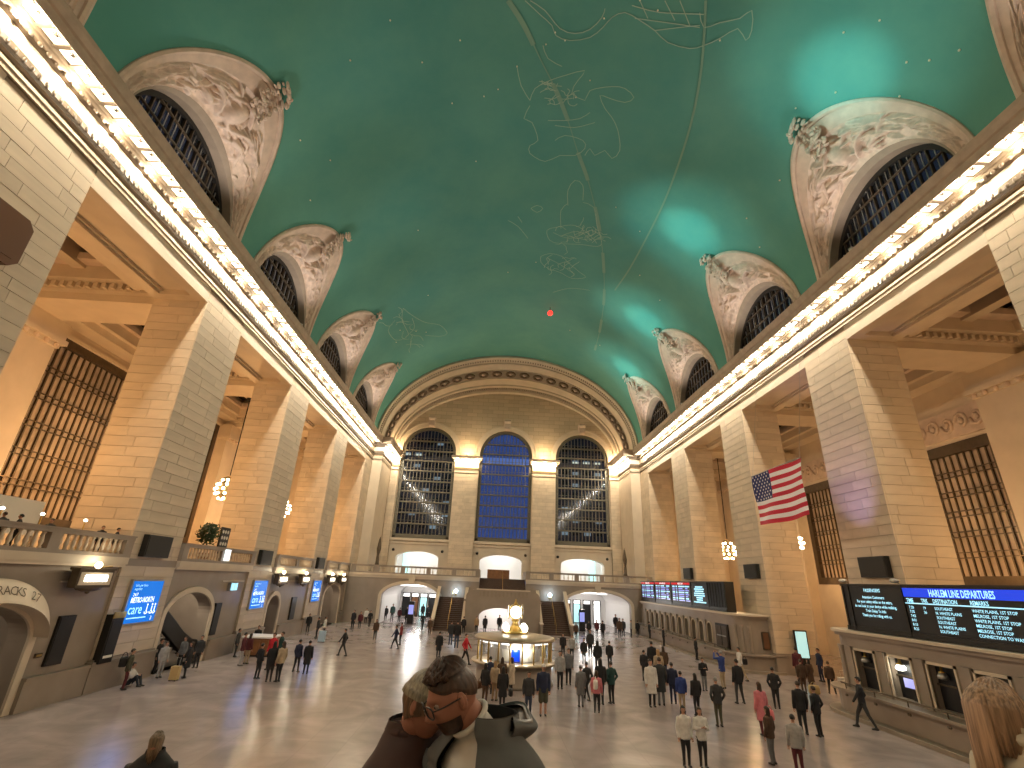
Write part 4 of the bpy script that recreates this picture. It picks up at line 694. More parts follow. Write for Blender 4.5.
def lunette(sg, k, n):
    yc = bay_c(k)
    W = thing('window_%d' % n, (sg*HW, yc, 22.4), 'carved lunette with round-headed window on the %s vault side, bay %d' % (SIDE_NAME[sg], k+1), kind='structure')
    def inner(t): return Vector((sg*(HW+0.05), yc+LW*math.cos(t), 22.7+LW*math.sin(t)))
    def rim(t, o=0.0, dep=0.0):
        z = VZ + (LT+o)*math.sin(t); x = vx(z)
        p = Vector((sg*x, yc+(LH+o)*math.cos(t), z)); nrm = Vector((-sg*x/VA**2, 0, -(z-VZ)/VB**2)); nrm.normalize()
        return p + nrm*dep
    # smooth raised border on the vault
    b = MB(); n_t = 64
    prof = [(-0.05, -0.25), (-0.02, 0.10), (0.10, 0.16), (0.22, 0.10), (0.24, -0.1)]
    b.grid(lambda u, v: rim(PI*u, *[(prof[int(v*4)][i] if v < 1 else prof[4][i]) for i in (0, 1)]), n_t, 4)
    b.build('rim', 'stone_pink', W)
    bo = MB()
    def border(u, v):
        t = PI*u; a = rim(t); i_ = inner(t); return a + (i_-a)*(0.24*v)
    bo.grid(border, n_t, 3); bo.build('border', 'stone_pink', W, True)
    rl = MB(); ru, rv = 210, 56; HF = relief_field(k*17+sg*5+40, ru, rv)
    def rel(u, v):
        t = PI*(0.005+0.99*u); a = inner(t); c = rim(t); p = a + (c-a)*(0.10+0.66*v)
        e = 0.02; d1 = inner(t+e)-inner(t-e); d2 = c-a
        nn = d1.cross(d2); nn.normalize()
        if nn.dot(Vector((-sg, 0, -0.6))) < 0: nn = -nn
        return p + nn*(HF[round(v*rv)][round(u*ru)]*max(0.0, min(1.0, 12*v, 12*(1-v))))
    rl.grid(rel, ru, rv); rl.build('relief', 'relief', W, True)
    ib = MB()
    ib.grid(lambda u, v: inner(PI*u) + (rim(PI*u)-inner(PI*u))*(0.105*v), n_t, 1)
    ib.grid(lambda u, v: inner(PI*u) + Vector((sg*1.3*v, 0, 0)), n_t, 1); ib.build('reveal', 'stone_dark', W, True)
    # dark window frame, panes, bars
    mp = lambda u, v, w: (sg*(HW+0.55+w), u, v)
    fr = MB(); r2 = LW-0.28
    arch_ring(fr, mp, yc-r2, yc+r2, 22.0, 22.7, r2, 0.28, 0.3, 0.0, 32); fr.build('frame', 'bronze_dark', W)
    N = 12; st = 2*r2/N
    for i in range(N):
        ya, yb = yc-r2+i*st, yc-r2+(i+1)*st; ym = (ya+yb)/2
        def h(y): return 22.7 + math.sqrt(max(0.0, r2*r2-(y-yc)**2))
        MB().prism([(ya+0.03, 21.9), (yb-0.03, 21.9), (yb-0.03, h(yb-0.03)), (ym, h(ym)), (ya+0.03, h(ya+0.03))], mp, 0.18, 0.21).build('pane', 'glass_lunette', W)
        if i:
            MB().sbox(sg, HW+0.6, HW+0.78, ya-0.035, ya+0.035, 21.9, h(ya)).build('mullion', 'bronze', W)
        MB().sbox(sg, HW+0.68, HW+0.72, ym-0.02, ym+0.02, 21.9, h(ym)).build('glazing_bar', 'steel', W)
    for z in (23.6, 24.9, 26.0):
        hw_ = math.sqrt(r2*r2-(z-22.7)**2); MB().sbox(sg, HW+0.56, HW+0.68, yc-hw_, yc+hw_, z-0.04, z+0.04).build('transom', 'bronze', W)
    # carved crest at the apex
    ap = rim(PI/2); cr = MB(); rc = random.Random(k*5+sg)
    for i in range(60):
        a = rc.uniform(-1, 1); hgt = rc.uniform(-1.3, 0.7)
        p = rim(PI/2 + a*0.14*(1-max(0, hgt)*0.7), hgt, 0.22+rc.uniform(0, 0.2))
        cr.ell(p, (rc.uniform(0.05, 0.12), rc.uniform(0.06, 0.24), rc.uniform(0.08, 0.28)), 6, 4, 0, Matrix.Rotation(rc.uniform(-1.2, 1.2), 3, 'X'))
    cr.build('crest', 'relief', W, True)
    # ledge uplight
    return W
nwin = 10
for sg in (-1, 1):
    for k in range(-2, 4):
        nwin += 1; lunette(sg, k, nwin)
LUN_NAME = {-1: 'lunette cut off by the frame', 0: 'largest full lunette', 1: 'second lunette', 2: 'third lunette', 3: 'smallest lunette beside the end arch'}
GLOW = {-1: (14.6, 5.0, 30.5), 0: (15.2, 16.6, 29.95), 1: (13.1, 31.2, 31.9), 2: (13.5, 45.2, 31.5), 3: (14.7, 56.0, 30.5)}
for sg in (-1, 1):
    for k in range(-1, 4):
        yc = bay_c(k)
        L = thing('uplight', (sg*17.2, yc+1.2, 22.36), 'small floodlight on the %s cornice ledge under the %s' % (SIDE_NAME[sg], LUN_NAME[k]), 'floodlight', 'ledge floodlights')
        MB().box(sg*17.2-0.12, sg*17.2+0.12, yc+1.1, yc+1.3, 22.36, 22.48).build('foot', 'bronze_dark', L)
        hd = MB(); hd.lathe([(0.10, 0), (0.16, 0.18), (0.17, 0.24)], (sg*17.2, yc+1.2, 22.48), 12); hd.build('housing', 'steel', L, True)
        MB().lathe([(0.15, 0), (0.02, 0.03)], (sg*17.2, yc+1.2, 22.72), 12).build('lens', 'sign_glow', L)
        if sg < 0:
            spot_light('flood', (sg*17.15, yc+1.0, 22.9), GLOW[k], LEDGE_W, LEDGE_C, 0.38, 1.0, 0.25, L)
            spot_light('flood_core', (sg*17.15, yc+1.0, 22.9), GLOW[k], LEDGE_W*2.0, LEDGE_C, 0.17, 1.0, 0.25, L)
        spot_light('wash', (sg*17.15, yc+1.0, 22.9), (0, yc, 36), WASH_W, WASH_C, 1.25, 1.0, 0.25, L)
        spot_light('ledge_light', (sg*17.0, yc+1.2, 22.85), (sg*16.9, yc-0.4, 29.0), 620, (1.0, 0.88, 0.78), 2.2, 0.8, 0.12, L)

# painted star figures: thin raised gilded lines on the vault
def on_vault(p, dep=0.05):
    nrm = Vector((-p[0]/VA**2, 0, -(p[2]-VZ)/VB**2)).normalized(); return Vector(p)+nrm*dep, nrm
def snap(p):
    a = math.atan2((p.z-VZ)/VB, p.x/VA); return Vector((VA*math.cos(a), p.y, VZ+VB*math.sin(a)))
def ribbon(mb, pts, wid, dashes=False):
    P = []; Q = [Vector(p) for p in pts]
    for i_ in range(len(Q)-1):
        p0, A, B, p3 = Q[max(0, i_-1)], Q[i_], Q[i_+1], Q[min(len(Q)-1, i_+2)]; n = max(2, int((B-A).length/0.45))
        for i in range(n):
            t = i/n; P.append(snap(0.5*((2*A)+(B-p0)*t+(2*p0-5*A+4*B-p3)*t*t+(3*A-p0-3*B+p3)*t**3)))
    P.append(snap(Vector(pts[-1])))
    L = []; R = []
    for i, p in enumerate(P):
        t = (P[min(i+1, len(P)-1)]-P[max(0, i-1)]).normalized(); q, nn = on_vault(p); s = t.cross(nn).normalized()
        L.append(q+s*wid/2); R.append(q-s*wid/2)
    for i in range(len(P)-1):
        if dashes and (i//6) % 2: continue
        mb.quad(L[i], L[i+1], R[i+1], R[i])
FIG_LABEL = {'A': 'large gilded outline of a striding figure', 'B': 'gilded outline of a horned animal', 'C': 'gilded outline of a small seated figure', 'D': 'gilded outline of a fish', 'E': 'faint gilded outline of a winged animal', 'G': 'faint gilded triangle figure'}
for kf, ls in FIGURES.items():
    mb = MB()
    for l_s in ls: ribbon(mb, l_s, 0.05)
    mb.build('star_figure', 'gold_line', ceil, label=FIG_LABEL[kf])
mb = MB(); ribbon(mb, ECLIPTIC, 0.30, True); ribbon(mb, ECLIPTIC, 0.07); mb.build('sky_band', 'gold_band', ceil, label='dashed gold band crossing the vault')
mb = MB(); ribbon(mb, ARC, 0.14); mb.build('sky_band', 'gold_band', ceil, label='thin gold arc on the vault')
rs = random.Random(5)
for p in STARS:
    q, nn = on_vault(snap(Vector(p)), 0.04); s = MB(); s.ell(q, (0.055, 0.055, 0.055), 6, 4); s.build('star', 'star', ceil)
rl_ = MB(); q, nn = on_vault(snap(Vector((4.0, 50.2, 35.5))), 0.85); rl_.ell(q, (0.32, 0.32, 0.32), 12, 8)
L = thing('warning_lamp', q, 'small red lamp hanging at the vault crown', 'lamp'); rl_.build('globe', 'red_lamp', L, True); MB().tube([q, q+Vector((0, 0, 0.8))], 0.03, 6).build('stem', 'bronze_dark', L)
# ------------------------------------------------------------------ end wall
mpE = lambda u, v, w: (u, YE+w, v)                      # w > 0 goes outward (away from the viewer)
WINS = [(-15.65, -7.6), (-4.0, 3.9), (7.45, 15.4)]
LOW = [(-14.7, -8.8), (-3.05, 2.85), (8.3, 14.4)]
ew = thing('wall_end', (0, YE, 0), 'end wall with three great arched windows', kind='structure')
m1 = MB(); arch_wall(m1, mpE, -NARROW-1.5, NARROW+1.5, 9.4, 38, [(a, b, 10.1, 22.5, 3.95) for a, b in WINS], 1.2, 24); m1.build('upper_wall', 'ashlar_far', ew)
m2 = MB(); arch_wall(m2, mpE, -NARROW-1.5, NARROW+1.5, 5.3, 9.4, [(a, b, 5.3, 7.5, 0.9) for a, b in LOW], 1.2, 16); m2.build('lower_wall', 'stone_smooth', ew)
MB().box(-NARROW, NARROW, YE-0.18, YE, 9.35, 9.6).build('string_course', 'stone_smooth', ew)
for a, b in WINS:
    MB().box(a-0.35, b+0.35, YE-0.30, YE, 9.75, 10.1).build('sill', 'stone_smooth', ew)
    r = MB(); arch_ring(r, mpE, a, b, 10.1, 22.5, 3.95, 0.55, 0.0, -0.22, 28); arch_ring(r, mpE, a-0.55, b+0.55, 22.5, 22.5, 4.5, 0.22, 0.0, -0.34, 28, legs=False); r.build('window_surround', 'stone_smooth', ew)
    c = (a+b)/2; ks = MB(); ks.prism([(c-0.42, 26.4), (c+0.42, 26.4), (c+0.55, 27.9), (c-0.55, 27.9)], mpE, -0.75, 0.0); ks.lathe([(0.3, -0.45), (0.3, 0.45)], (c, YE-0.72, 27.7), 10, axis='x'); ks.lathe([(0.2, -0.4), (0.2, 0.4)], (c, YE-0.66, 26.6), 10, axis='x')
    ks.build('keystone', 'stone_pink', ew)
def end_pilaster(x0, x1):
    p = thing('pilaster', ((x0+x1)/2, YE-0.25, 5.3), None, kind='structure'); p['label'] = 'stone pilaster with lit capital at %s' % ('the left of the centre window' if -8 < x0 < 0 else 'the right of the centre window' if 0 < x1 < 8 else 'the left corner of the end wall' if x1 < 0 else 'the right corner of the end wall')
    f = YE-0.5; rc = random.Random(int(x0*10)); jn = MB(); jn.tone = []
    MB().box(x0+0.03, x1-0.03, f+0.05, YE, 5.3, 19.7).build('core', 'stone_core', p)
    for za, zb in COURSES:
        if zb < 5.4: continue
        cs = course_cuts(x0, x1, rc, 1.0, 2.0)
        for a, b in zip(cs, cs[1:]): jn.box(a+0.01, b-0.01, f-rc.uniform(0, 0.012), f+0.07, max(5.3, za)+0.01, zb-0.01); jn.tone += [rc.random()]*6
    jn.build('stone_blocks', 'stone', p, kind='stuff')
    c = MB()
    c.box(x0-0.08, x1+0.08, f-0.1, YE, 19.62, 19.85, 0); c.box(x0-0.15, x1+0.15, f-0.17, YE, 20.05, 20.35, 1); c.box(x0-0.03, x1+0.03, f-0.05, YE, 19.85, 21.2, 0)
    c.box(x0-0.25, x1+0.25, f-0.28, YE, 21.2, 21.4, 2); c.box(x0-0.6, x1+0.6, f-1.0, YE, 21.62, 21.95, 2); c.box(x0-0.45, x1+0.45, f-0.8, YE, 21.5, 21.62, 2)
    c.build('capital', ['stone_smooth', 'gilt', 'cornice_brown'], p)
    ul = MB(); xm = (x0+x1)/2; ul.lathe([(0.14, 0), (0.2, 0.2), (0.21, 0.26)], (xm, f-0.6, 21.95), 12); ul.build('added_tympanum_lamp', 'steel', p, True)
    point_light('added_tympanum_light', (xm, f-0.9, 22.6), 420, (1.0, 0.70, 0.38), 0.2, p)  # uplight added above the capital to brighten the tympanum
    n = max(2, int((x1-x0+0.6)/0.7))
    for i in range(n):
        x = x0-0.1+(i+0.5)*(x1-x0+0.2)/n
        MB().box(x-0.22, x+0.22, f-0.75, f-0.33, 21.42, 21.5).build('lamp', 'coffer_glow', p)
        if i % 2 == 0: point_light('lamp_light', (x, f-0.75, 21.2), CORNICE_W*1.0, (1.0, 0.77, 0.49), 0.12, p)
for a, b in ((-NARROW+0.02, -15.75), (-7.5, -4.1), (4.0, 7.35), (15.5, NARROW-0.02)): end_pilaster(a, b)

# great windows
for i, (a, b) in enumerate(WINS):
    w = thing('window_%d' % (30+i), ((a+b)/2, YE+0.4, 10.1), '%s great arched window of the end wall' % ('left', 'centre', 'right')[i], kind='structure')
    f = MB(); arch_ring(f, mpE, a+0.45, b-0.45, 10.1, 22.5, 3.5, 0.45, 0.7, 0.15, 28); f.box(a, b, YE+0.15, YE+0.7, 10.1, 10.55)
    for j in range(26):
        z = 10.5+j*0.48
        for x in (a+0.22, b-0.22): f.ell((x, YE+0.12, z), (0.1, 0.06, 0.1), 6, 4)
    f.build('frame', 'bronze_window', w)
    xa, xb = a+0.45, b-0.45; c = (a+b)/2; rr = (xb-xa)/2
    def top(x): return 22.5 + 3.5*math.sqrt(max(0, 1-((x-c)/rr)**2))
    N = 14
    for j in range(1, N):
        x = xa+(xb-xa)*j/N; MB().box(x-0.05, x+0.05, YE+0.25, YE+0.5, 10.4, top(x)).build('mullion', 'bronze_window', w)
    for j in range(10):
        z = 10.6 + j*1.52; hw_ = rr if z < 22.5 else rr*math.sqrt(max(0.02, 1-((z-22.5)/3.5)**2))
        q = MB(); q.box(c-hw_, c+hw_, YE+0.2, YE+0.62, z-0.10, z+0.10)
        if j: q.box(c-hw_, c+hw_, YE+0.25, YE+0.32, z+0.42, z+0.46)
        q.build('transom', 'bronze_window', w)
        if j < 9:
            z2 = z+1.52
            if z2 <= 22.5: MB().box(xa, xb, YE+0.44, YE+0.46, z, z2).build('pane', 'glass_dusk', w)
    pts = [(xa, 22.76)] if False else []
    P = [(x, zz) for x, zz in arch_pts(xa, xb, 22.5, 3.5, 24)]
    MB().prism([(xa, 22.3)] + P + [(xb, 22.3)], mpE, 0.44, 0.46).build('pane', 'glass_dusk', w)
# night-time buildings outside, behind the outer windows
for (x0, x1, nm) in ((-24, -5.2, 'left'), (5.2, 24, 'right')):
    B = thing('office_building', ((x0+x1)/2, 84, 0), 'dark office block outside the %s great window' % nm, 'building')
    MB().box(x0, x1, 83, 90, 0, 40).build('facade', 'concrete', B)
    rc = random.Random(int(x0))
    for r_ in range(9):
        for c_ in range(9):
            x = x0+1+c_*(x1-x0-2)/9; z = 10.5+r_*2.0
            lit = rc.random() < 0.28
            MB().box(x, x+1.1, 82.94, 83.02, z, z+(0.5 if lit else 1.0)).build('window', 'lit_office' if lit else 'screen_black', B)

# splayed great arch between vault and end wall
ar = thing('trim_3', (0, YA, VZ), 'great carved arch framing the end wall', kind='structure')
def arch_pt(t, s, d=0.0):
    a = VA+0.02 - (VA-16.55)*s; bb = VB+0.02 - (VB-10.1)*s
    p = Vector((-a*math.cos(t), YA-0.1+(YE-YA+0.1)*s, VZ + bb*math.sin(t)))
    nn = Vector((math.cos(t)*0.55, -0.45, -math.sin(t)*0.75)).normalized(); return p + nn*d
PRF = [(-0.02, 0.0), (0.0, 0.35), (0.02, 0.38), (0.05, 0.30), (0.06, 0.12), (0.16, 0.12), (0.17, 0.30), (0.20, 0.34), (0.22, 0.10), (0.34, 0.08), (0.35, 0.20), (0.37, 0.02), (0.55, 0.02), (0.57, 0.20), (0.59, 0.08), (0.74, 0.06), (0.76, 0.28), (0.80, 0.30), (0.82, 0.10), (0.90, 0.10), (0.92, 0.32), (0.97, 0.34), (1.0, 0.1)]
b = MB(); nt = 72
for i in range(len(PRF)-1):
    b.grid(lambda u, v, i=i: arch_pt(PI*u, PRF[i+int(v)][0], PRF[i+int(v)][1]), nt, 1, 1 if i in (11, 18) else 0)
b.build('archivolt', ['stone_smooth', 'stone_dark'], ar)
for i in range(25):
    t = PI*(i+1)/26; md = MB(); c = arch_pt(t, 0.46, 0.12); tg = (arch_pt(t+0.02, 0.46)-arch_pt(t-0.02, 0.46)).normalized(); dp = (arch_pt(t, 0.6)-arch_pt(t, 0.3)).normalized(); nn = tg.cross(dp).normalized()
    R3 = Matrix((tg, dp, nn)).transposed()
    ring = [c + tg*0.62*math.cos(a*PI/8) + dp*0.42*math.sin(a*PI/8) for a in range(17)]
    md.tube(ring, 0.17, 6, 0, False); m_o = md.build('medallion', 'medallion_dark', ar, True)
    MB().ell(c, (0.26, 0.2, 0.16), 8, 6, 0, R3).build('boss', 'stone_pink', m_o, True)
st = MB()
for i in range(150):
    t = PI*(i+0.5)/150
    st.ell(arch_pt(t, 0.11, 0.14), (0.11, 0.2, 0.11), 6, 4)
    st.ell(arch_pt(t, 0.86, 0.12), (0.10, 0.18, 0.10), 6, 4)
st.build('bead_moulding', 'stone_dark', ar, True, kind='stuff')
# spandrel behind the arch feet
for sg in (-1, 1): MB().sbox(sg, 16.2, 19.5, YE-0.2, YE+0.6, 22.3, 30).build('arch_foot', 'stone_smooth', ar)

# bright rooms behind the balcony doorways
for i, (a, b) in enumerate(LOW):
    rm = thing('doorway_room', ((a+b)/2, YE+3, 5.3), 'brightly lit white room seen through the %s balcony doorway' % ('left', 'centre', 'right')[i], kind='structure')
    q = MB(); q.box(a-0.6, b+0.6, YE+5.5, YE+5.7, 5.3, 9.3); q.box(a-0.8, a-0.6, YE+1.2, YE+5.7, 5.3, 9.3); q.box(b+0.6, b+0.8, YE+1.2, YE+5.7, 5.3, 9.3); q.box(a-0.8, b+0.8, YE+1.2, YE+5.7, 9.3, 9.4); q.box(a-0.8, b+0.8, YE+1.2, YE+5.7, 5.2, 5.3); q.build('shell', 'white_wall', rm)
    for j in range(3):
        x = a+(j+0.5)*(b-a)/3; MB().box(x-0.7, x+0.7, YE+1.6, YE+5.2, 9.2, 9.28).build('ceiling_light', 'white_glow', rm)
    xs = a+0.7 if i == 0 else b-0.7
    if i != 1: MB().box(xs-0.5, xs+0.5, YE+5.3, YE+5.4, 5.3, 8.6).build('tinted_panel', 'cyan_glow', rm)
    else: MB().box(-1.9, 1.2, YE+1.4, YE+1.6, 5.3, 6.5).build('counter', 'wood', rm)
    point_light('room_light', ((a+b)/2, YE+3, 8.6), 130, (0.95, 0.98, 0.93), 0.5, rm)
    for x in (a-0.45, b+0.45):
        dl = thing('wall_spot', (x, YE-0.1, 8.5), 'small dark round fitting on the end wall, %s %s doorway' % ('left of' if x < a else 'right of', ('left', 'centre', 'right')[i]), 'wall light', 'round wall fittings'); MB().lathe([(0.16, 0), (0.16, -0.2), (0.08, -0.28)], (x, YE, 8.5), 10, axis='y').build('body', 'black', dl, True); MB().lathe([(0.2, 0), (0.2, -0.04)], (x, YE, 8.5), 10, axis='y').build('flange', 'bronze_dark', dl)

# ------------------------------------------------------------------ end balcony, passages and staircase
YB = 62.0
bal = thing('end_balcony', (0, YB, 0), 'stone balcony front across the end of the hall', kind='structure')
mpB = lambda u, v, w: (u, YB+w, v)
for (x0, x1, op) in ((-HW, -2.75, (-14.0, -7.3)), (2.75, HW, (7.4, 15.2))):
    q = MB(); arch_wall(q, mpB, x0, x1, 0, 5.1, [(op[0], op[1], 0, 2.85, 1.45)], 0.8, 24); q.build('front_wall', 'stone_lower', bal)
    q = MB(); q.box(x0, x1, YB-0.25, YB+0.6, 5.1, 5.32); q.box(x0, x1, YB-0.12, YB, 4.85, 5.1); q.build('string_course', 'stone_smooth', bal)
    MB().box(x0, x1, YB, YE, 5.1, 5.30).build('slab', 'stone_lower', bal)
    r = MB(); arch_ring(r, mpB, op[0], op[1], 0, 2.85, 1.45, 0.35, 0, -0.12, 24); r.build('arch_surround', 'stone_smooth', bal)
    MB().prism([((op[0]+op[1])/2-0.3, 4.25), ((op[0]+op[1])/2+0.3, 4.25), ((op[0]+op[1])/2+0.38, 5.05), ((op[0]+op[1])/2-0.38, 5.05)], mpB, -0.3, 0).build('keystone', 'stone_smooth', bal)
BALU = MB().lathe([(0.07, 0), (0.07, 0.05), (0.045, 0.08), (0.085, 0.22), (0.05, 0.42), (0.045, 0.5), (0.07, 0.53), (0.07, 0.58)], (0, 0, 0), 8).mesh('baluster', 'stone_smooth', True)
def balustrade(name, label, p0, p1, z, step=0.36, post=3.2, mname='stone_lower'):
    """straight stone balustrade from p0 to p1 (x,y) at level z"""
    A = Vector((*p0, z)); B = Vector((*p1, z)); d = (B-A); Lg = d.length; d.normalize(); s = Vector((-d.y, d.x, 0))
    t = thing(name, (A+B)/2, label, kind='structure')
    def obox(mb, u0, u1, h, z0, z1):
        c = [A+d*u0-s*h, A+d*u1-s*h, A+d*u1+s*h, A+d*u0+s*h]
        mb.add([(p.x, p.y, z+z0) for p in c]+[(p.x, p.y, z+z1) for p in c], [(0,3,2,1),(4,5,6,7),(0,1,5,4),(1,2,6,5),(2,3,7,6),(3,0,4,7)])
    q = MB(); obox(q, 0, Lg, 0.16, 0, 0.14); q.build('plinth', mname, t)
    q = MB(); obox(q, 0, Lg, 0.17, 0.72, 0.92); obox(q, 0, Lg, 0.22, 0.86, 0.92); q.build('handrail', mname, t)
    n = max(1, round(Lg/post))
    for i in range(n+1):
        u = min(max(Lg*i/n, 0.25), Lg-0.25); q = MB(); obox(q, u-0.25, u+0.25, 0.15, 0.14, 0.72); q.build('post', mname, t)
    for i in range(n):
        ua, ub = Lg*i/n+(0.5 if i == 0 else 0.25), Lg*(i+1)/n-(0.5 if i == n-1 else 0.25); m = max(1, int((ub-ua)/step))
        for j in range(m):
            p = A+d*(ua+(j+0.5)*(ub-ua)/m); link('baluster', BALU, t, (p.x, p.y, z+0.14))
    return t
balustrade('balustrade', 'stone balustrade on the left half of the end balcony', (-HW+0.3, YB), (-2.75, YB), 5.32, 0.5)
balustrade('balustrade', 'stone balustrade on the right half of the end balcony', (2.75, YB), (HW-0.3, YB), 5.32, 0.5)
for k in range(0, 4):
    a = Y0+SP*k
    balustrade('balustrade', 'stone balustrade of the left balcony in opening %d' % (k+1), (-HW+0.05, a), (-HW+0.05, a+OPW), 5.34, 0.30, 4.3)
for s_, nm in ((-1, 'left'), (1, 'right')):
    q = MB(); q.box(min(s_*2.75, s_*2.95), max(s_*2.75, s_*2.95), YB, YE-4, 5.3, 6.2); q.build('stair_parapet', 'stone_lower', bal)

# passages under the balcony, lit white
for (a, b, nm) in ((-14.0, -7.3, 'left'), (7.4, 15.2, 'right')):
    ps = thing('passage', ((a+b)/2, YB+8, 0), 'bright white passage under the %s half of the end balcony' % nm, kind='structure')
    q = MB(); q.grid(lambda u, v: ((a+b)/2-(b-a+0.1)/2*math.cos(PI*u), YB+0.8+13*v, 2.85+1.45*math.sin(PI*u)), 16, 1); q.build('ceiling', 'white_wall', ps, True)
    q = MB(); q.box(a-0.35, a-0.05, YB+0.8, YB+14, 0, 2.9); q.build('wall', 'white_wall', ps)
    q = MB(); q.box(b+0.05, b+0.35, YB+0.8, YB+14, 0, 2.9); q.build('wall', 'white_wall', ps)
    MB().box(a-1, b+1, YB+14, YB+14.2, 0, 4.6).build('end_screen', 'white_wall', ps)
    for j in range(4):
        y = YB+2.5+j*3
        MB().box((a+b)/2-1.6, (a+b)/2+1.6, y-0.4, y+0.4, 4.02, 4.10).build('ceiling_light', 'white_glow', ps)
    for j in range(2): point_light('passage_light', ((a+b)/2, YB+3.5+j*6, 3.7), 170, (1, 0.96, 0.90), 0.4, ps)
    rc = random.Random(len(nm))
    for j in range(5):      # shop doors along the end
        x = a+0.3+j*(b-a-0.6)/5
        d = thing('shop_door', (x+0.5, YB+13.9, 0), '%s shop door at the end of the %s passage, place %d from left' % (('dark', 'wooden', 'teal', 'dark', 'pale')[j], nm, j+1), 'door')
        MB().box(x, x+1.1, YB+13.8, YB+14.0, 0, 3.0).build('frame', 'bronze_dark', d); MB().box(x+0.12, x+0.98, YB+13.76, YB+13.8, 0.1, 2.4).build('leaf', ('black', 'wood', 'cyan_glow', 'black', 'white_glow')[j], d); MB().box(x+0.12, x+0.98, YB+13.76, YB+13.8, 2.5, 2.9).build('transom_light', 'white_glow', d)
kx = thing('info_kiosk', (9.6, YB+1.2, 0), 'black information kiosk standing at the right passage mouth', 'kiosk')
MB().box(9.25, 9.95, YB+1.05, YB+1.35, 0, 2.3).build('body', 'black', kx); MB().box(9.32, 9.88, YB+1.02, YB+1.05, 1.0, 2.0).build('screen', 'screen_pale', kx)
kx = thing('info_kiosk', (-10.6, YB+1.6, 0), 'black information kiosk standing inside the left passage', 'kiosk')
MB().box(-10.95, -10.25, YB+1.45, YB+1.75, 0, 2.4).build('body', 'black', kx); MB().box(-10.88, -10.32, YB+1.42, YB+1.45, 1.0, 2.0).build('screen', 'screen_pale', kx)

# double staircase
stc = thing('staircase', (0, 58, 0), 'double marble staircase rising to the end balcony', kind='structure')
for s_ in (-1, 1):
    xa, xb = (4.25, 7.2)
    for i in range(17):
        MB().sbox(s_, xa, xb, 56.6+0.3*i, 61.9, 0.182*i, 0.182*(i+1)).build('step', 'wood_stair', stc)
    # sloping solid balustrades
    for x in (xa-0.25, xb):
        mp = lambda u, v, w, x=x: (s_*(x+w), u, v)
        q = MB(); q.prism([(56.1, 0), (56.1, 1.0), (56.9, 1.05), (61.7, 4.1), (61.9, 4.1), (61.9, 0)], mp, 0, 0.25); q.build('flight_parapet', 'stone_lower', stc)
        q = MB(); q.prism([(56.0, 0.98), (56.0, 1.1), (56.9, 1.15), (61.7, 4.2), (61.9, 4.2), (61.9, 4.05), (61.7, 4.05), (56.9, 1.0)], mp, -0.06, 0.31); q.build('coping', 'stone_smooth', stc)
    MB().sbox(s_, xa+1.4, xa+1.45, 56.6, 61.8, 0.95, 1.0).build('floor_rail', 'brass', stc) if False else None
    hr = MB(); hr.tube([(s_*5.7, 56.6, 0.9), (s_*5.7, 61.7, 4.0)], 0.03, 6)
    for i in range(5): hr.tube([(s_*5.7, 56.7+i*1.2, 0.1+0.73*i), (s_*5.7, 56.7+i*1.2, 0.95+0.73*i)], 0.02, 6)
    hr.build('handrail', 'brass', stc)
# central block with the landing and an arch below it
mpC = lambda u, v, w: (u, 57.0+w, v)
cb = MB(); arch_wall(cb, mpC, -4.0, 4.0, 0, 3.1, [(-2.5, 1.9, 0, 1.5, 0.85)], 0.5, 20); cb.build('landing_front', 'stone_lower', stc)
cap = [(-4.0, 3.1), (4.0, 3.1), (4.0, 3.35)] + [(4.0-1.0+1.0*math.cos(t*PI/16), 3.35+0.75*math.sin(t*PI/16)) for t in range(9)] + [(-4.0+1.0-1.0*math.sin(t*PI/16), 3.35+0.75*math.cos(t*PI/16)) for t in range(9)]
MB().prism(cap, mpC, 0, 0.35).build('landing_parapet', 'stone_lower', stc)
MB().box(-2.9, 2.9, 56.9, 57.45, 4.08, 4.2).build('coping', 'stone_smooth', stc)
for i in range(13): MB().box(-2.6+i*0.42, -2.6+i*0.42+0.2, 56.96, 57.0, 3.45, 3.95).build('parapet_slot', 'stone_dark', stc)
MB().box(-4.2, 4.2, 57.5, 62, 2.9, 3.08).build('landing', 'stone_lower', stc)
for s_ in (-1, 1): MB().sbox(s_, 4.2, 7.2, 61.7, 62.0, 2.9, 3.08).build('landing', 'stone_lower', stc)
for i in range(13): MB().box(-2.75, 2.75, 60.2+0.3*i, 65.5, 3.08+0.171*i, 3.08+0.171*(i+1)).build('step', 'wood_stair', stc)
hr = MB(); hr.tube([(0, 60.2, 4.0), (0, 64.2, 6.2)], 0.03, 6); hr.tube([(0, 60.3, 3.1), (0, 60.3, 4.05)], 0.02, 6); hr.tube([(0, 64.1, 5.3), (0, 64.1, 6.15)], 0.02, 6); hr.build('handrail', 'brass', stc)
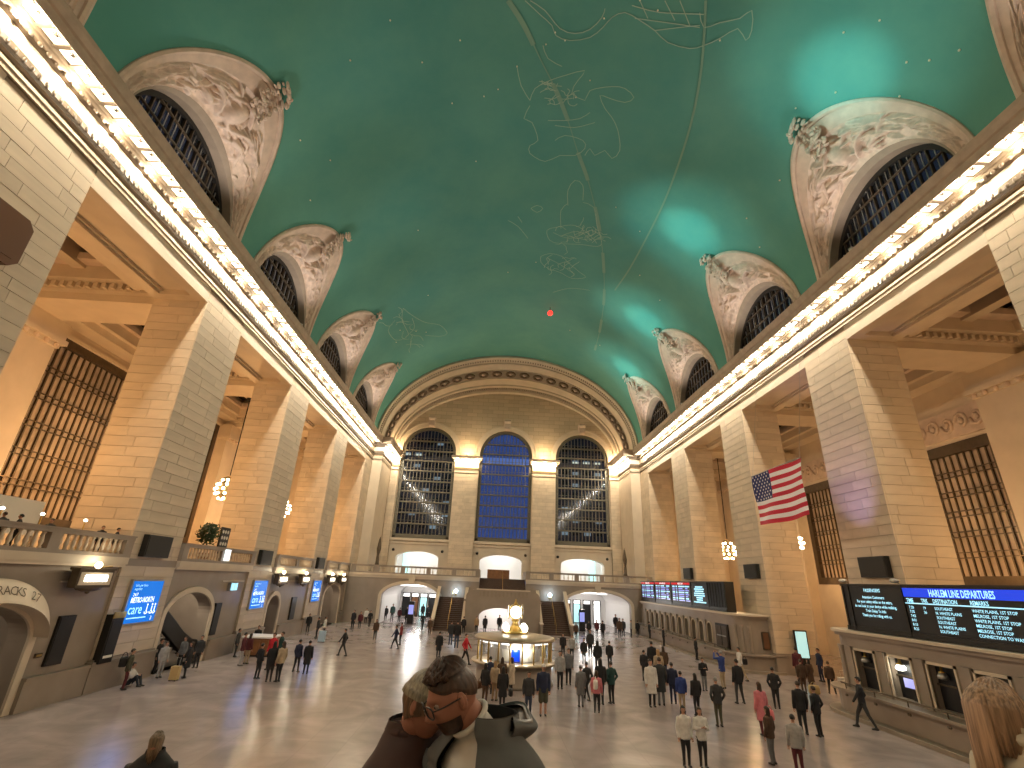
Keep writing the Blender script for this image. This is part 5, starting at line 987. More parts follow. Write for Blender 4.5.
# lit corridor behind the central arch
cr = thing('corridor', (0, 60, 0), 'pale lit corridor behind the arch under the stair landing', kind='structure')
q = MB(); q.box(-3.2, 2.6, 61.4, 61.6, 0, 2.9); q.box(-3.3, -3.2, 57.5, 61.6, 0, 2.9); q.box(2.6, 2.7, 57.5, 61.6, 0, 2.9); q.build('shell', 'white_wall', cr)
MB().box(-2.2, 1.6, 58.2, 60.8, 2.78, 2.86).build('ceiling_light', 'white_glow', cr)
point_light('corridor_light', (-0.3, 59.2, 2.4), 130, (1.0, 0.93, 0.86), 0.3, cr)
for x, nm in ((-5.4, 'left'), (5.6, 'right')):
    gl = thing('globe_lamp', (x, YB-0.1, 3.7), 'cool white globe lamp on the balcony front above the %s stair flight' % nm, 'wall lamp')
    MB().ell((x, YB-0.35, 3.75), (0.22, 0.22, 0.22), 12, 8).build('globe', 'cool_glow', gl, True)
    q = MB(); q.tube([(x, YB, 3.45), (x, YB-0.35, 3.42), (x, YB-0.35, 3.55)], 0.04, 6); q.lathe([(0.14, 0), (0.14, -0.05)], (x, YB, 3.45), 10, axis='y'); q.build('bracket', 'brass', gl)
    point_light('globe_light', (x, YB-0.75, 3.75), 40, (0.6, 0.82, 1.0), 0.1, gl)
for x in (-16.2, 16.2):
    sd = thing('statue', (x, YE-4.4, 5.3), 'tall dark bronze ornament on the %s side of the end balcony' % ('left' if x < 0 else 'right'), 'ornament')
    MB().box(x-0.35, x+0.35, YE-4.75, YE-4.05, 5.3, 6.3).build('pedestal', 'stone_lower', sd); MB().lathe([(0.3, 0), (0.22, 0.3), (0.16, 1.2), (0.28, 2.0), (0.2, 2.6), (0.1, 3.2), (0.02, 3.5)], (x, YE-4.4, 6.3), 10).build('figure', 'bronze', sd, True)
# ------------------------------------------------------------------ lower left wall between the piers
lw = thing('wall_left_lower', (-HW, 30, 0), 'lower stone wall of the left side with arches', kind='structure')
mpL = lambda u, v, w: (-HW-0.12-w, u, v)
ARCH = {0: [(15.9, 20.6, 0, 2.35, 1.25)], 1: [(28.5, 33.0, 0, 2.55, 1.2)], 2: [(41.1, 43.3, 0, 2.4, 0.9)], 3: [(54.4, 60.2, 0, 2.7, 1.3)]}
for k in range(-1, 4):
    a = Y0+SP*k; b = a+OPW; ops = ARCH.get(k, [])
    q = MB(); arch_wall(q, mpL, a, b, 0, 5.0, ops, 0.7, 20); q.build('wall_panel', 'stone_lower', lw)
    for o in ops:
        q = MB(); arch_ring(q, mpL, o[0], o[1], 0, o[3], o[4], 0.3, 0, -0.10, 20); q.build('arch_surround', 'stone_smooth', lw)
    q = MB(); q.box(-HW-0.12, -HW+0.12, a, b, 4.92, 5.05); q.box(-HW-0.12, -HW+0.2, a, b, 5.05, 5.34); q.build('string_course', 'stone_smooth', lw)
    segs = []
    cur = a
    for o in ops: segs.append((cur, o[0]-0.3)); cur = o[1]+0.3
    segs.append((cur, b))
    for (ya, yb) in segs:
        if yb-ya > 0.2:
            q = MB(); q.box(-HW-0.12, -HW+0.12, ya, yb, 0, 1.0); q.box(-HW-0.12, -HW+0.17, ya, yb, 1.0, 1.1); q.build('base_course', 'stone_lower', lw)
            q = MB(); q.box(-HW-0.12, -HW-0.06, ya+0.25, yb-0.25, 4.3, 4.36); q.build('panel_moulding', 'stone_smooth', lw)
# rooms behind the arches
for (a, b, nm, deep) in ((15.0, 21.5, 'track gate', 9), (27.9, 34.5, 'escalator hall', 8), (40.5, 44.0, 'side door', 3), (53.5, 61.2, 'niche', 2.2)):
    q = MB(); x0 = -HW-0.8
    q.box(x0-deep-0.2, x0-deep, a, b, 0, 4.9); q.box(x0-deep, x0, a-0.2, a, 0, 4.9); q.box(x0-deep, x0, b, b+0.2, 0, 4.9)
    tag(q.build('wall_recess', 'stone_lower'), 'stone recess of the %s behind the left wall' % nm, kind='structure')
for (y, e) in ((18.3, 60), (31.2, 240), (42.2, 25), (57.5, 140)):
    rl = thing('recess_lamp', (-HW-1.7, y, 4.6), 'ceiling lamp inside the left wall recess %s' % {18.3: 'of the track gate', 31.2: 'over the escalator', 42.2: 'of the small side door', 57.5: 'of the far niche'}[y], 'ceiling lamp')
    MB().lathe([(0.3, 0.0), (0.28, 0.12), (0.1, 0.2)], (-HW-1.7, y, 4.7), 14).build('shade', 'sign_glow', rl, True); MB().lathe([(0.06, 0), (0.06, 0.12)], (-HW-1.7, y, 4.9), 8).build('stem', 'bronze_dark', rl)
    point_light('recess_light', (-HW-1.7, y, 4.35), e, (1, 0.86, 0.66), 0.2, rl)
# arched track sign hood
tsn = thing('track_sign', (-HW+0.1, 18.25, 3.6), 'pale arched stone sign hood over the track gate at far left', 'sign')
q = MB(); pts = arch_pts(15.9, 20.6, 2.35, 1.25, 20)
def hood(u, v):
    t = PI*u; r_ = v*0.75; return (-HW+0.55-0.35*v, 18.25-(2.45+r_*0.45)*math.cos(t), 2.45+(1.25+r_)*math.sin(t)*1.0)
q.grid(hood, 28, 4); q.grid(lambda u, v: (-HW-0.2+0.75*v, 18.25-2.45*math.cos(PI*u), 2.45+1.25*math.sin(PI*u)), 28, 1); q.build('hood', 'stone_smooth', tsn, True)
q = MB()
for i, ch in enumerate('26 TRACKS 27'):
    if ch == ' ': continue
    u = 0.36 + i*0.030; t = PI*u; p = Vector((-HW+0.44, 18.25-2.55*math.cos(t), 2.55+1.40*math.sin(t)))
    text(ch, 0.42, p, (PI/2-0.3, -(PI/2-t)*0.42, PI/2), 'bronze', tsn, 'letter')
# black panels, screens and loudspeakers
def panel(y0, y1, z0, z1, label, x=-HW-0.12, sgn=1):
    t = thing('notice_panel', (x, (y0+y1)/2, z0), label, 'panel')
    MB().box(x, x+sgn*0.10, y0, y1, z0, z1).build('frame', 'bronze_dark', t); MB().box(x+sgn*0.10, x+sgn*0.12, y0+0.05, y1-0.05, z0+0.05, z1-0.05).build('face', 'black', t)
panel(21.7, 22.5, 1.35, 3.08, 'tall black panel right of the track gate arch'); panel(33.35, 34.1, 1.3, 3.08, 'tall black panel right of the escalator arch'); panel(45.9, 47.0, 1.3, 3.05, 'tall black panel between second and third left piers beyond')
pl = thing('wall_plate', (-HW-0.1, 21.35, 1.75), 'small brass plate left of the tall black panel by track gate', 'plate'); MB().box(-HW-0.12, -HW-0.06, 21.2, 21.5, 1.7, 1.85).build('plate', 'bronze', pl); MB().box(-HW-0.06, -HW-0.05, 21.24, 21.46, 1.74, 1.81).build('face', 'brass', pl)
dp = thing('display_case', (-HW, 24.6, 1.1), 'dark blue display case with gold header on nearest left pier edge', 'display')
MB().box(-HW, -HW+0.3, 24.15, 24.9, 1.1, 3.0).build('case', 'bronze_dark', dp); MB().box(-HW+0.30, -HW+0.32, 24.22, 24.83, 1.25, 2.75).build('glass', 'screen_black', dp); MB().box(-HW+0.30, -HW+0.34, 24.15, 24.9, 2.85, 3.1).build('header', 'brass', dp); MB().box(-HW+0.32, -HW+0.33, 24.25, 24.8, 1.3, 1.4).build('leaflet', 'paper', dp)
for k, sgs in ((1, (-1, 1)), (2, (-1, 1)), (3, (-1, 1)), (0, (1,))):
    y0, y1 = pier_y(k)
    for sg in sgs:
        yy = y0 + (1.72 if sg < 0 else 1.6)
        s_ = thing('loudspeaker', (sg*HW, yy, 5.4), 'flat black loudspeaker on the %s %s pier' % ({0: 'cut-off', 1: 'nearest full', 2: 'second', 3: 'third'}[k], SIDE_NAME[sg]), 'loudspeaker', 'pier loudspeakers')
        z0 = 5.42 if sg < 0 else 6.0
        q = MB(); q.sbox(sg, HW-0.28, HW-0.02, yy-0.95, yy+0.95, z0, z0+1.0); q.build('cabinet', 'black', s_); q = MB(); q.sbox(sg, HW-0.30, HW-0.28, yy-0.88, yy+0.88, z0+0.07, z0+0.93); q.build('grille', 'bronze_dark', s_)
q0 = thing('loudspeaker', (-HW, 13.2, 13.8), 'brown rounded box high on the cut-off left pier at the frame edge', 'loudspeaker')
bx_ = MB(); bx_.prism([(12.4, 14.1), (12.65, 13.85), (13.85, 13.85), (14.1, 14.1), (14.1, 15.4), (13.85, 15.65), (12.65, 15.65), (12.4, 15.4)], lambda u, v, w: (-HW+0.02+w, u, v), 0, 0.4); bx_.build('cabinet', 'leather', q0); MB().box(-HW+0.42, -HW+0.44, 12.65, 13.85, 14.1, 15.4).build('grille', 'leather', q0)
for k in (1, 2, 3):
    y0 = pier_y(k)[0]+0.92; nm = ('nearest', 'second', 'third')[k-1]
    s_ = thing('advert_screen', (-HW, y0+1.1, 2.5), 'bright blue advert screen on the %s visible left pier' % nm, 'screen', 'blue advert screens')
    MB().box(-HW-0.0, -HW+0.14, y0-0.08, y0+2.28, 2.47, 4.43).build('housing', 'steel', s_); MB().box(-HW+0.14, -HW+0.16, y0, y0+2.2, 2.55, 4.35).build('display', 'screen_blue', s_)
    rt = (PI/2, 0, PI/2); x = -HW+0.165
    text("Let's get there", 0.15, (x, y0+0.15, 4.12), rt, 'screen_text', s_); text('together', 0.15, (x, y0+0.15, 3.96), rt, 'screen_text', s_); text('24/7', 0.2, (x, y0+0.15, 3.70), rt, 'screen_white', s_)
    text('METRO-NORTH', 0.33, (x, y0+0.12, 3.42), rt, 'screen_white', s_, sx=0.70, bold=0.006); text('care', 0.62, (x, y0+0.12, 2.93), rt, 'screen_text', s_, sx=0.9)
    q = MB()
    for j, yy in enumerate((y0+1.42, y0+1.78, y0+2.0)):
        q.ell((x, yy, 3.30), (0.005, 0.05, 0.05), 10, 6); q.tube([(x, yy, 3.23), (x, yy, 3.02), (x, yy+0.1, 2.96)], 0.022, 6); q.tube([(x, yy+0.10*math.cos(a*PI/6)-0.02, 3.0+0.10*math.sin(a*PI/6)) for a in range(6, 13)], 0.018, 6)
    q.build('access_icons', 'screen_white', s_)
    text('www.metro-north care programme', 0.09, (x, y0+0.15, 2.74), rt, 'screen_text', s_) if False else MB().box(x-0.004, x, y0+0.15, y0+1.5, 2.74, 2.78).build('fine_print', 'screen_text', s_)
    text('3', 0.24, (x, y0+1.85, 2.62), rt, 'screen_white', s_)
    point_light('screen_glow', (-HW+0.9, y0+1.1, 3.3), 16, (0.05, 0.3, 1.0), 0.5, s_)
# lantern signs
def lantern(y, w, label):
    t = thing('lantern_sign', (-HW, y, 4.1), label, 'sign lamp', 'lantern signs on the left wall'); x = -HW+0.35
    MB().box(x-0.16, x+0.16, y-w/2, y+w/2, 4.12, 4.80).build('case', 'bronze', t)
    MB().box(x+0.16, x+0.18, y-w/2+0.1, y+w/2-0.1, 4.22, 4.70).build('face', 'stone_smooth', t)
    MB().box(x+0.18, x+0.20, y-w*0.32, y+w*0.32, 4.36, 4.60).build('glow_panel', 'sign_glow', t)
    q = MB(); q.box(x-0.2, x+0.2, y-w/2-0.06, y+w/2+0.06, 4.78, 4.86); q.ell((x, y, 4.10), (0.16, w*0.38, 0.14), 10, 6); q.ell((x, y, 3.98), (0.08, 0.12, 0.1), 8, 5); q.build('scrollwork', 'bronze', t)
    MB().ell((x+0.1, y, 4.98), (0.13, 0.13, 0.13), 10, 7).build('bulb', 'bulb', t, True); MB().tube([(-HW-0.1, y+w*0.6, 4.9), (x, y+w*0.5, 4.95), (x+0.1, y+0.1, 4.9)], 0.03, 6).build('bracket', 'brass', t)
    point_light('lantern_light', (x+0.35, y, 5.1), 22, (1.0, 0.86, 0.6), 0.1, t)
for y, lb in ((22.1, 'lantern sign beside the nearest left pier'), (41.7, 'lantern sign just beyond the second left pier'), (46.8, 'lantern sign before the third left pier'), (54.6, 'lantern sign just beyond the third left pier'), (58.8, 'farthest lantern sign on the left wall')): lantern(y, 1.9 if y < 30 else 2.0, lb)
es = thing('exit_sign', (-HW, 34.9, 4.0), 'small pale blue lit sign above the escalator panel', 'sign'); MB().box(-HW-0.1, -HW+0.1, 34.4, 35.3, 3.75, 4.25).build('case', 'steel', es); MB().box(-HW+0.1, -HW+0.12, 34.45, 34.83, 3.8, 4.2).build('face', 'screen_text', es); MB().box(-HW+0.1, -HW+0.12, 34.9, 35.25, 3.8, 4.2).build('face', 'screen_text', es)
# escalator
ec = thing('escalator', (-19.4, 31, 0), 'dark escalator rising behind the left wall arch', 'escalator')
for xx in (-18.6, -20.2):
    cv = [(34.0-0.0, 0.45), (34.25, 0.75), (34.05, 1.0), (33.2, 1.02), (32.4, 1.15), (31.4, 1.6), (29.4, 2.75), (27.6, 3.8)]
    q = MB(); low = [(y, max(0.0, z-0.85)) for y, z in cv[2:]]; poly = cv[2:]
    for i in range(len(poly)-1):
        (ya, za), (yb, zb) = poly[i], poly[i+1]
        q.quad((xx, ya, za), (xx, yb, zb), (xx, yb, max(0, zb-0.9)), (xx, ya, max(0, za-0.9))); q.quad((xx-0.2, ya, za), (xx-0.2, yb, zb), (xx-0.2, yb, max(0, zb-0.9)), (xx-0.2, ya, max(0, za-0.9)))
    q.build('side_panel', 'bronze_dark', ec)
    q = MB(); q.tube([(xx-0.1, y, z) for y, z in cv], 0.09, 8); q.build('handrail', 'black', ec, True)
    q = MB(); q.tube([(xx+0.12, 33.6, 0.25), (xx+0.12, 33.95, 0.6), (xx+0.12, 33.8, 0.9)], 0.04, 6); q.build('trim', 'steel', ec)
for i in range(14): MB().box(-20.15, -18.85, 32.4-0.34*(i+1), 32.4-0.34*i, 0, 0.12+0.2*i).build('step', 'steel', ec)
# wooden desk
dk = thing('service_desk', (-16.2, 36.1, 0), 'brown wooden desk with white top beside the second left pier', 'desk')
MB().box(-17.0, -15.3, 35.4, 36.9, 0.1, 1.05).build('cabinet', 'wood', dk); MB().box(-17.1, -15.2, 35.3, 37.0, 1.05, 1.14).build('top', 'white_wall', dk); MB().box(-16.9, -15.4, 35.5, 36.8, 0, 0.1).build('kick', 'black', dk)
for i in range(3): MB().box(-16.85+i*0.52, -16.45+i*0.52, 35.36, 35.4, 0.2, 0.95).build('panel', 'wood', dk)
# balcony plant, poster, cafe tables
pt = thing('potted_tree', (-18.7, 31.4, 5.32), 'round potted shrub on the left balcony behind the balustrade', 'plant')
MB().lathe([(0.22, 0), (0.3, 0.5), (0.33, 0.55)], (-18.7, 31.4, 5.32), 12).build('pot', 'wood', pt); MB().tube([(-18.7, 31.4, 5.8), (-18.7, 31.4, 6.5)], 0.04, 6).build('stem', 'leather', pt)
q = MB(); rc = random.Random(9)
for i in range(340):
    v = Vector((rc.gauss(0, 1), rc.gauss(0, 1), rc.gauss(0, 1))).normalized()*rc.uniform(0.35, 0.72); c = Vector((-18.7, 31.4, 7.0))+v; a = Vector((rc.uniform(-1, 1), rc.uniform(-1, 1), rc.uniform(-1, 1))).normalized()*0.14; b = v.normalized().cross(a)*0.6
    q.quad(c-a, c+b, c+a, c-b)
q.build('foliage', 'leaf', pt, kind='stuff')
po = thing('framed_poster', (-18.7, 33.2, 5.32), 'black framed poster with pale dots on the left balcony', 'poster')
MB().box(-18.75, -18.65, 32.7, 33.75, 5.9, 7.5).build('frame', 'black', po); MB().box(-18.75, -18.65, 33.15, 33.3, 5.32, 5.9).build('post', 'black', po)
for i in range(3):
    for j in range(4): MB().lathe([(0.11, 0), (0.11, 0.01)], (-18.65, 32.9+i*0.3, 6.15+j*0.36), 10, axis='x').build('dot', 'paper', po)
sg_ = thing('small_sign', (-HW+0.3, 32.6, 5.6), 'small bright sign on the balustrade of the second left opening', 'sign'); MB().box(-HW+0.27, -HW+0.33, 32.3, 32.9, 5.5, 6.15).build('panel', 'screen_white', sg_); MB().box(-HW+0.2, -HW+0.27, 32.5, 32.7, 5.7, 5.95).build('clip', 'steel', sg_)
for i, y in enumerate((18.7, 20.4, 22.6)):
    tb = thing('cafe_lamp', (-19.3, y, 5.32), 'small white globe lamp on the near left balcony, %s' % ('leftmost', 'middle', 'rightmost')[i], 'lamp', 'balcony globe lamps')
    MB().lathe([(0.2, 0), (0.03, 0.06), (0.025, 1.38)], (-19.3, y, 5.32), 10).build('stand', 'brass', tb); MB().ell((-19.3, y, 6.75), (0.07, 0.07, 0.06), 12, 8).build('globe', 'sign_glow', tb, True)
for i, y in enumerate((17.8, 20.9)):
    tb = thing('menu_board', (-21.0, y, 5.32), 'pale leaning board on the near left balcony, %s' % ('left', 'right')[i], 'board')
    MB().box(-21.05, -21.0, y-0.8, y+1.4, 6.0, 7.4).build('panel', 'paper', tb); MB().box(-21.05, -20.95, y-0.8, y-0.7, 5.32, 6.0).build('leg', 'steel', tb); MB().box(-21.05, -20.95, y+1.3, y+1.4, 5.32, 6.0).build('leg', 'steel', tb)

# ------------------------------------------------------------------ chandeliers in the aisles
PLACE = {-1: 'level with the viewpoint', 0: 'before the first full pier', 1: 'between first and second full piers', 2: 'between second and third full piers', 3: 'between third full pier and the end'}
def chandelier(sg, k):
    x, y, z = sg*25.55, bay_c(k), (11.6 if sg < 0 else 9.3)
    t = thing('chandelier', (x, y, z-1.2), 'globe chandelier in the %s aisle %s' % (SIDE_NAME[sg], PLACE[k]), 'chandelier', 'aisle chandeliers')
    q = MB(); q.tube([(x, y, 20.32), (x, y, z+1.2)], 0.05, 6); q.lathe([(0.25, -0.1), (0.3, 0.1)], (x, y, 20.2), 10); q.build('chain', 'bronze_dark', t)
    q = MB(); q.ell((x, y, z), (0.75, 0.75, 0.95), 14, 10); q.lathe([(0.2, 0), (0.5, 0.15), (0.1, 0.4)], (x, y, z+0.85), 12); q.build('cage', 'gilt', t, True)
    for j, (ring, n, r) in enumerate(((-0.8, 5, 0.45), (-0.4, 8, 0.8), (0.0, 9, 0.92), (0.4, 8, 0.8), (0.8, 5, 0.48))):
        for i in range(n):
            a = 2*PI*(i+0.5*(j % 2))/n; link('bulb', BULB, t, (x+r*math.cos(a), y+r*math.sin(a), z+ring))
    for dz in (-1.75,): point_light('chandelier_light', (x, y, z+dz), AISLE_W*(1.1 if sg < 0 else 0.6), AISLE_C, 0.35, t)
    point_light('chandelier_uplight', (x, y, z+2.2), AISLE_W*(0.38 if sg < 0 else 0.2), AISLE_C, 0.3, t)
BULB = MB().ell((0, 0, 0), (0.13, 0.13, 0.13), 8, 6).mesh('bulb', 'bulb', True)
for sg in (-1, 1):
    for k in range(-1, 4): chandelier(sg, k)

# ------------------------------------------------------------------ ticket offices on the right
def office_end(mb, x, ye, z0, z1, top=0.0, m=0):
    pass
def ticket_office(xf, ya, yb, arched, label, winlist, endround):
    t = thing('ticket_office', (xf+1.3, (ya+yb)/2, 0), label, kind='structure')
    def outline(o):      # plan: straight front with rounded ends
        e = 1.1
        pts = [(xf-o, ya+e)] + [(xf-o, yb-e)]
        far = [(xf-o + (e+o)*(1-math.cos(a*PI/16)), yb-e + (e+o)*math.sin(a*PI/16)) for a in range(1, 9)]
        near = [(xf-o + (e+o)*(1-math.cos(a*PI/16)), ya+e - (e+o)*math.sin(a*PI/16)) for a in range(8, 0, -1)]
        return [(HW+0.3, ya-o)] + near + pts + far + [(HW+0.3, yb+o)]
    def slab(name, o, z0, z1, mname):
        p = outline(o); q = MB(); n = len(p)
        vs = [(x, y, z0) for x, y in p]+[(x, y, z1) for x, y in p]
        q.add(vs, [tuple(range(n-1, -1, -1)), tuple(range(n, 2*n))]+[(i, (i+1) % n, n+(i+1) % n, n+i) for i in range(n)]); q.build(name, mname, t)
    slab('plinth', 0.95, 0, 0.16, 'stone_dark'); slab('dado', 0.45, 0.16, 1.0, 'stone_lower'); slab('shelf', 0.75, 1.0, 1.10, 'stone_lower')
    slab('frieze', 0.0, 2.85, 3.3, 'stone_lower'); slab('cornice', 0.18, 3.3, 3.45, 'stone_lower'); slab('cornice_top', 0.32, 3.45, 3.56, 'stone_smooth')
    # front wall with window openings, end returns
    mpR = lambda u, v, w: (xf+w, u, v)
    q = MB(); arch_wall(q, mpR, ya+1.1, yb-1.1, 1.1, 2.85, [(a, b, 1.22, 2.35 if arched else 2.72, 0.32 if arched else 0) for a, b in winlist], 0.35, 10); q.build('front_wall', 'stone_lower', t)
    for (yy, s_) in ((yb, 1), (ya, -1)):
        q = MB(); e = 1.1
        q.grid(lambda u, v: (xf+e*(1-math.cos(u*PI/2)), (yb-e+e*math.sin(u*PI/2)) if s_ > 0 else (ya+e-e*math.sin(u*PI/2)), 1.1+1.75*v), 8, 1); q.quad((xf+e, yy, 1.1), (HW+0.3, yy, 1.1), (HW+0.3, yy, 2.85), (xf+e, yy, 2.85)); q.build('end_wall', 'stone_lower', t, True)
        for j in range(3):
            a = (j+0.6)*PI/7; px, py = xf+e*(1-math.cos(a))-0.03, (yb-e+e*math.sin(a)) if s_ > 0 else (ya+e-e*math.sin(a))
            MB().lathe([(0.13, 1.1), (0.1, 1.25), (0.1, 2.65), (0.14, 2.85)], (px, py, 0), 10).build('end_column', 'stone_lower', t, True)
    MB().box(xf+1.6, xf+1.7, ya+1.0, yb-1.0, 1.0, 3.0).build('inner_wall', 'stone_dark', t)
    for a, b in winlist:
        f = MB(); g = 0.07
        if arched: arch_ring(f, mpR, a, b, 1.22, 2.35, 0.32, 0.08, 0.0, -0.06, 10)
        else:
            f.box(xf-0.06, xf+0.05, a-0.09, a, 1.15, 2.82); f.box(xf-0.06, xf+0.05, b, b+0.09, 1.15, 2.82); f.box(xf-0.06, xf+0.05, a-0.09, b+0.09, 2.72, 2.82)
        f.build('window_surround', 'stone_smooth', t)
        p = MB(); p.box(xf-0.10, xf, b+0.14, b+0.14+min(0.32, 0.5), 1.1, 2.85); p.box(xf-0.14, xf, b+0.10, b+0.5, 2.66, 2.85); p.build('pilaster', 'stone_lower', t)
        gl = MB(); gl.box(xf+0.28, xf+0.30, a, b, 1.22, 2.70); gl.build('pane', 'screen_black', t)
        if not arched:
            MB().box(xf+0.2, xf+0.27, a, b, 2.02, 2.08).build('blind_rail', 'bronze', t)
    rail = MB(); rail.tube([(xf-0.62, ya+1.2, 1.32), (xf-0.62, yb-1.2, 1.32)], 0.035, 6)
    n = int((yb-ya)/1.8)
    for i in range(n): yy = ya+1.4+i*1.8; rail.tube([(xf-0.62, yy, 1.1), (xf-0.62, yy, 1.32)], 0.025, 6); rail.ell((xf-0.66, yy, 0.85), (0.05, 0.10, 0.06), 6, 4)
    rail.build('handrail', 'bronze', t)
    return t
X1 = 15.75; X2 = 16.2
near_w = [(y-0.6, y+0.6) for y in (8.2, 10.2, 12.2, 14.25, 16.35, 18.45, 20.5, 22.55, 24.6)]
ticket_office(X1, 6.0, 26.9, False, 'near stone ticket office on the right with square windows', near_w, True)
far_w = [(y-0.42, y+0.42) for y in [42.6+1.62*i for i in range(11)]]
to2 = ticket_office(X2, 37.3, 61.6, True, 'far stone ticket office on the right with a row of arched windows', far_w, True)
dd = thing('office_door', (X2-0.05, 40.2, 1.1), 'bronze grey panelled hatch at the near end of far ticket office', 'hatch')
MB().box(X2-0.10, X2, 39.2, 41.3, 1.12, 2.75).build('frame', 'bronze_dark', dd); MB().box(X2-0.13, X2-0.10, 39.35, 40.2, 1.25, 2.6).build('leaf', 'bronze', dd); MB().box(X2-0.13, X2-0.10, 40.3, 41.15, 1.25, 2.6).build('leaf', 'bronze', dd); MB().box(X2-0.16, X2-0.13, 39.5, 41.0, 1.9, 1.98).build('bar', 'steel', dd)
# the one open ticket window: lamp and monitor
wl = thing('window_lamp', (X1+0.1, 22.55, 2.5), 'lit brass lamp with glass shade in the open ticket window', 'lamp')
MB().lathe([(0.05, 0.25), (0.06, 0.1), (0.14, 0.06), (0.12, 0.0)], (X1+0.12, 22.7, 2.44), 12).build('cap', 'brass', wl, True); MB().lathe([(0.12, 0.06), (0.19, -0.05), (0.17, -0.14), (0.05, -0.17)], (X1+0.12, 22.7, 2.42), 12).build('shade', 'sign_glow', wl, True)
point_light('window_lamp_light', (X1-0.15, 22.7, 2.2), 8, (1, 0.9, 0.65), 0.08, wl)
mn = thing('monitor', (X1+0.2, 22.4, 1.5), 'violet lit monitor behind the open ticket window', 'monitor'); MB().box(X1+0.15, X1+0.27, 22.0, 22.75, 1.6, 2.05).build('casing', 'black', mn); MB().box(X1+0.13, X1+0.15, 22.04, 22.71, 1.66, 2.0).build('screen', 'screen_pale', mn); MB().box(X1+0.18, X1+0.24, 22.3, 22.45, 1.22, 1.6).build('stand', 'black', mn)
for i, y in enumerate((24.6, 20.5, 18.45)):
    lp = thing('window_lamp', (X1+0.1, y, 2.5), 'unlit brass lamp in the %s dark ticket window' % ('farthest', 'third', 'fourth')[i], 'lamp', 'unlit ticket window lamps')
    MB().lathe([(0.04, 0.25), (0.05, 0.1), (0.13, 0.06)], (X1+0.12, y+0.15, 2.44), 12).build('cap', 'brass', lp, True); MB().lathe([(0.12, 0.06), (0.19, -0.05), (0.17, -0.14), (0.05, -0.17)], (X1+0.12, y+0.15, 2.42), 12).build('shade', 'steel', lp, True)
cs = thing('cartouche', (X1+0.6, 27.0, 2.5), 'carved scroll cartouche on the rounded end of the near ticket office', kind='structure')
q = MB(); q.tube([(X1+0.9+0.28*math.cos(t*0.5)*(1-t/22), 26.95, 2.3+0.4*math.sin(t*0.5)*(1-t/22)) for t in range(18)], 0.05, 6); q.build('scroll', 'stone_smooth', cs, True)

# ------------------------------------------------------------------ departure boards
RB = (PI/2, 0, -PI/2)
def board(x, ya, yb, z0, z1, label):
    t = thing('departure_board', (x, (ya+yb)/2, z0), label, 'departure board')
    MB().box(x, x+0.7, ya, yb, z0, z1).build('cabinet', 'black', t)
    MB().box(x-0.06, x, ya, yb, z0, z0+0.2).build('lower_rail', 'bronze_dark', t); MB().box(x-0.06, x, ya, yb, z1-0.1, z1).build('top_rail', 'bronze_dark', t)
    return t
b1 = board(X1+0.15, 9.0, 25.5, 3.58, 5.62, 'near departure board with blue header above the near ticket office')
xb = X1+0.13
for (ya, yb) in ((21.75, 25.3), (15.2, 21.6), (9.1, 15.0)): MB().box(xb-0.02, xb, ya, yb, 3.82, 5.50).build('display', 'screen_black', b1)
for yy in (25.35, 24.95, 21.68, 15.1): MB().box(xb-0.06, xb, yy-0.05, yy+0.05, 3.6, 5.6).build('divider', 'bronze_dark', b1)
MB().box(xb-0.03, xb-0.02, 15.2, 21.6, 5.14, 5.48).build('header', 'screen_header', b1); text('HARLEM LINE DEPARTURES', 0.36, (xb-0.035, 20.3, 5.18), RB, 'screen_text', b1, bold=0.006, sx=0.62)
MB().box(xb-0.03, xb-0.02, 15.2, 21.6, 4.88, 4.92).build('rule', 'screen_text', b1)
for (s, y) in (('TIME', 21.5), ('TRK', 20.75), ('DESTINATION', 20.2), ('REMARKS', 18.6)): text(s, 0.21, (xb-0.035, y, 4.94), RB, 'screen_text', b1, sx=0.8, bold=0.004)
rows = [('7:28', '19', 'SOUTHEAST', 'WHITE PLAINS, 1ST STOP'), ('7:35', '36', 'N. WHITE PLAINS', 'MELROSE, 1ST STOP'), ('7:43', '', 'SOUTHEAST', 'WHITE PLAINS, 1ST STOP'), ('8:01', '', 'SOUTHEAST', 'MELROSE, 1ST STOP'), ('8:10', '', 'N. WHITE PLAINS', 'MELROSE, 1ST STOP'), ('8:25', '', 'SOUTHEAST', 'CONNECTION TO WASSAIC')]
for i, rr_ in enumerate(rows):
    z = 4.70-0.160*i
    for s, y in zip(rr_, (21.45, 20.75, 20.2, 18.6)):
        if s: text(s, 0.145, (xb-0.035, y, z), RB, 'screen_text', b1, sx=1.0, bold=0.002)
for i, s in enumerate(('PASSENGERS', 'Attention Customers:', 'For your safety while on the stairs,', 'do not look at your device while walking.', 'Train Delay To Info', 'Thank you for riding with us.')):
    text(s, 0.20 if i == 0 else 0.17, (xb-0.035, 23.4, 5.28 if i == 0 else 5.00-0.19*(i-1)), RB, 'screen_text', b1, align='CENTER', sx=0.9, bold=0.003)
for yy in (25.2, 21.9, 14.8):
    lp = thing('picture_light', (X1+0.1, yy, 5.62), 'small dark lamp head on top of near departure board, %s' % {25.2: 'far end', 21.9: 'at the divider', 14.8: 'near end'}[yy], 'lamp'); MB().ell((X1+0.1, yy, 5.76), (0.18, 0.22, 0.1), 10, 6).build('hood', 'steel', lp, True); MB().tube([(X1+0.3, yy, 5.65), (X1+0.1, yy, 5.74)], 0.03, 6).build('arm', 'steel', lp)
    if yy > 25: spot_light('violet_spot', (X1-0.2, yy, 5.95), (18.2, 26.6, 12.5), 900, (0.52, 0.42, 1.0), 0.9, 1.0, 0.1, lp)
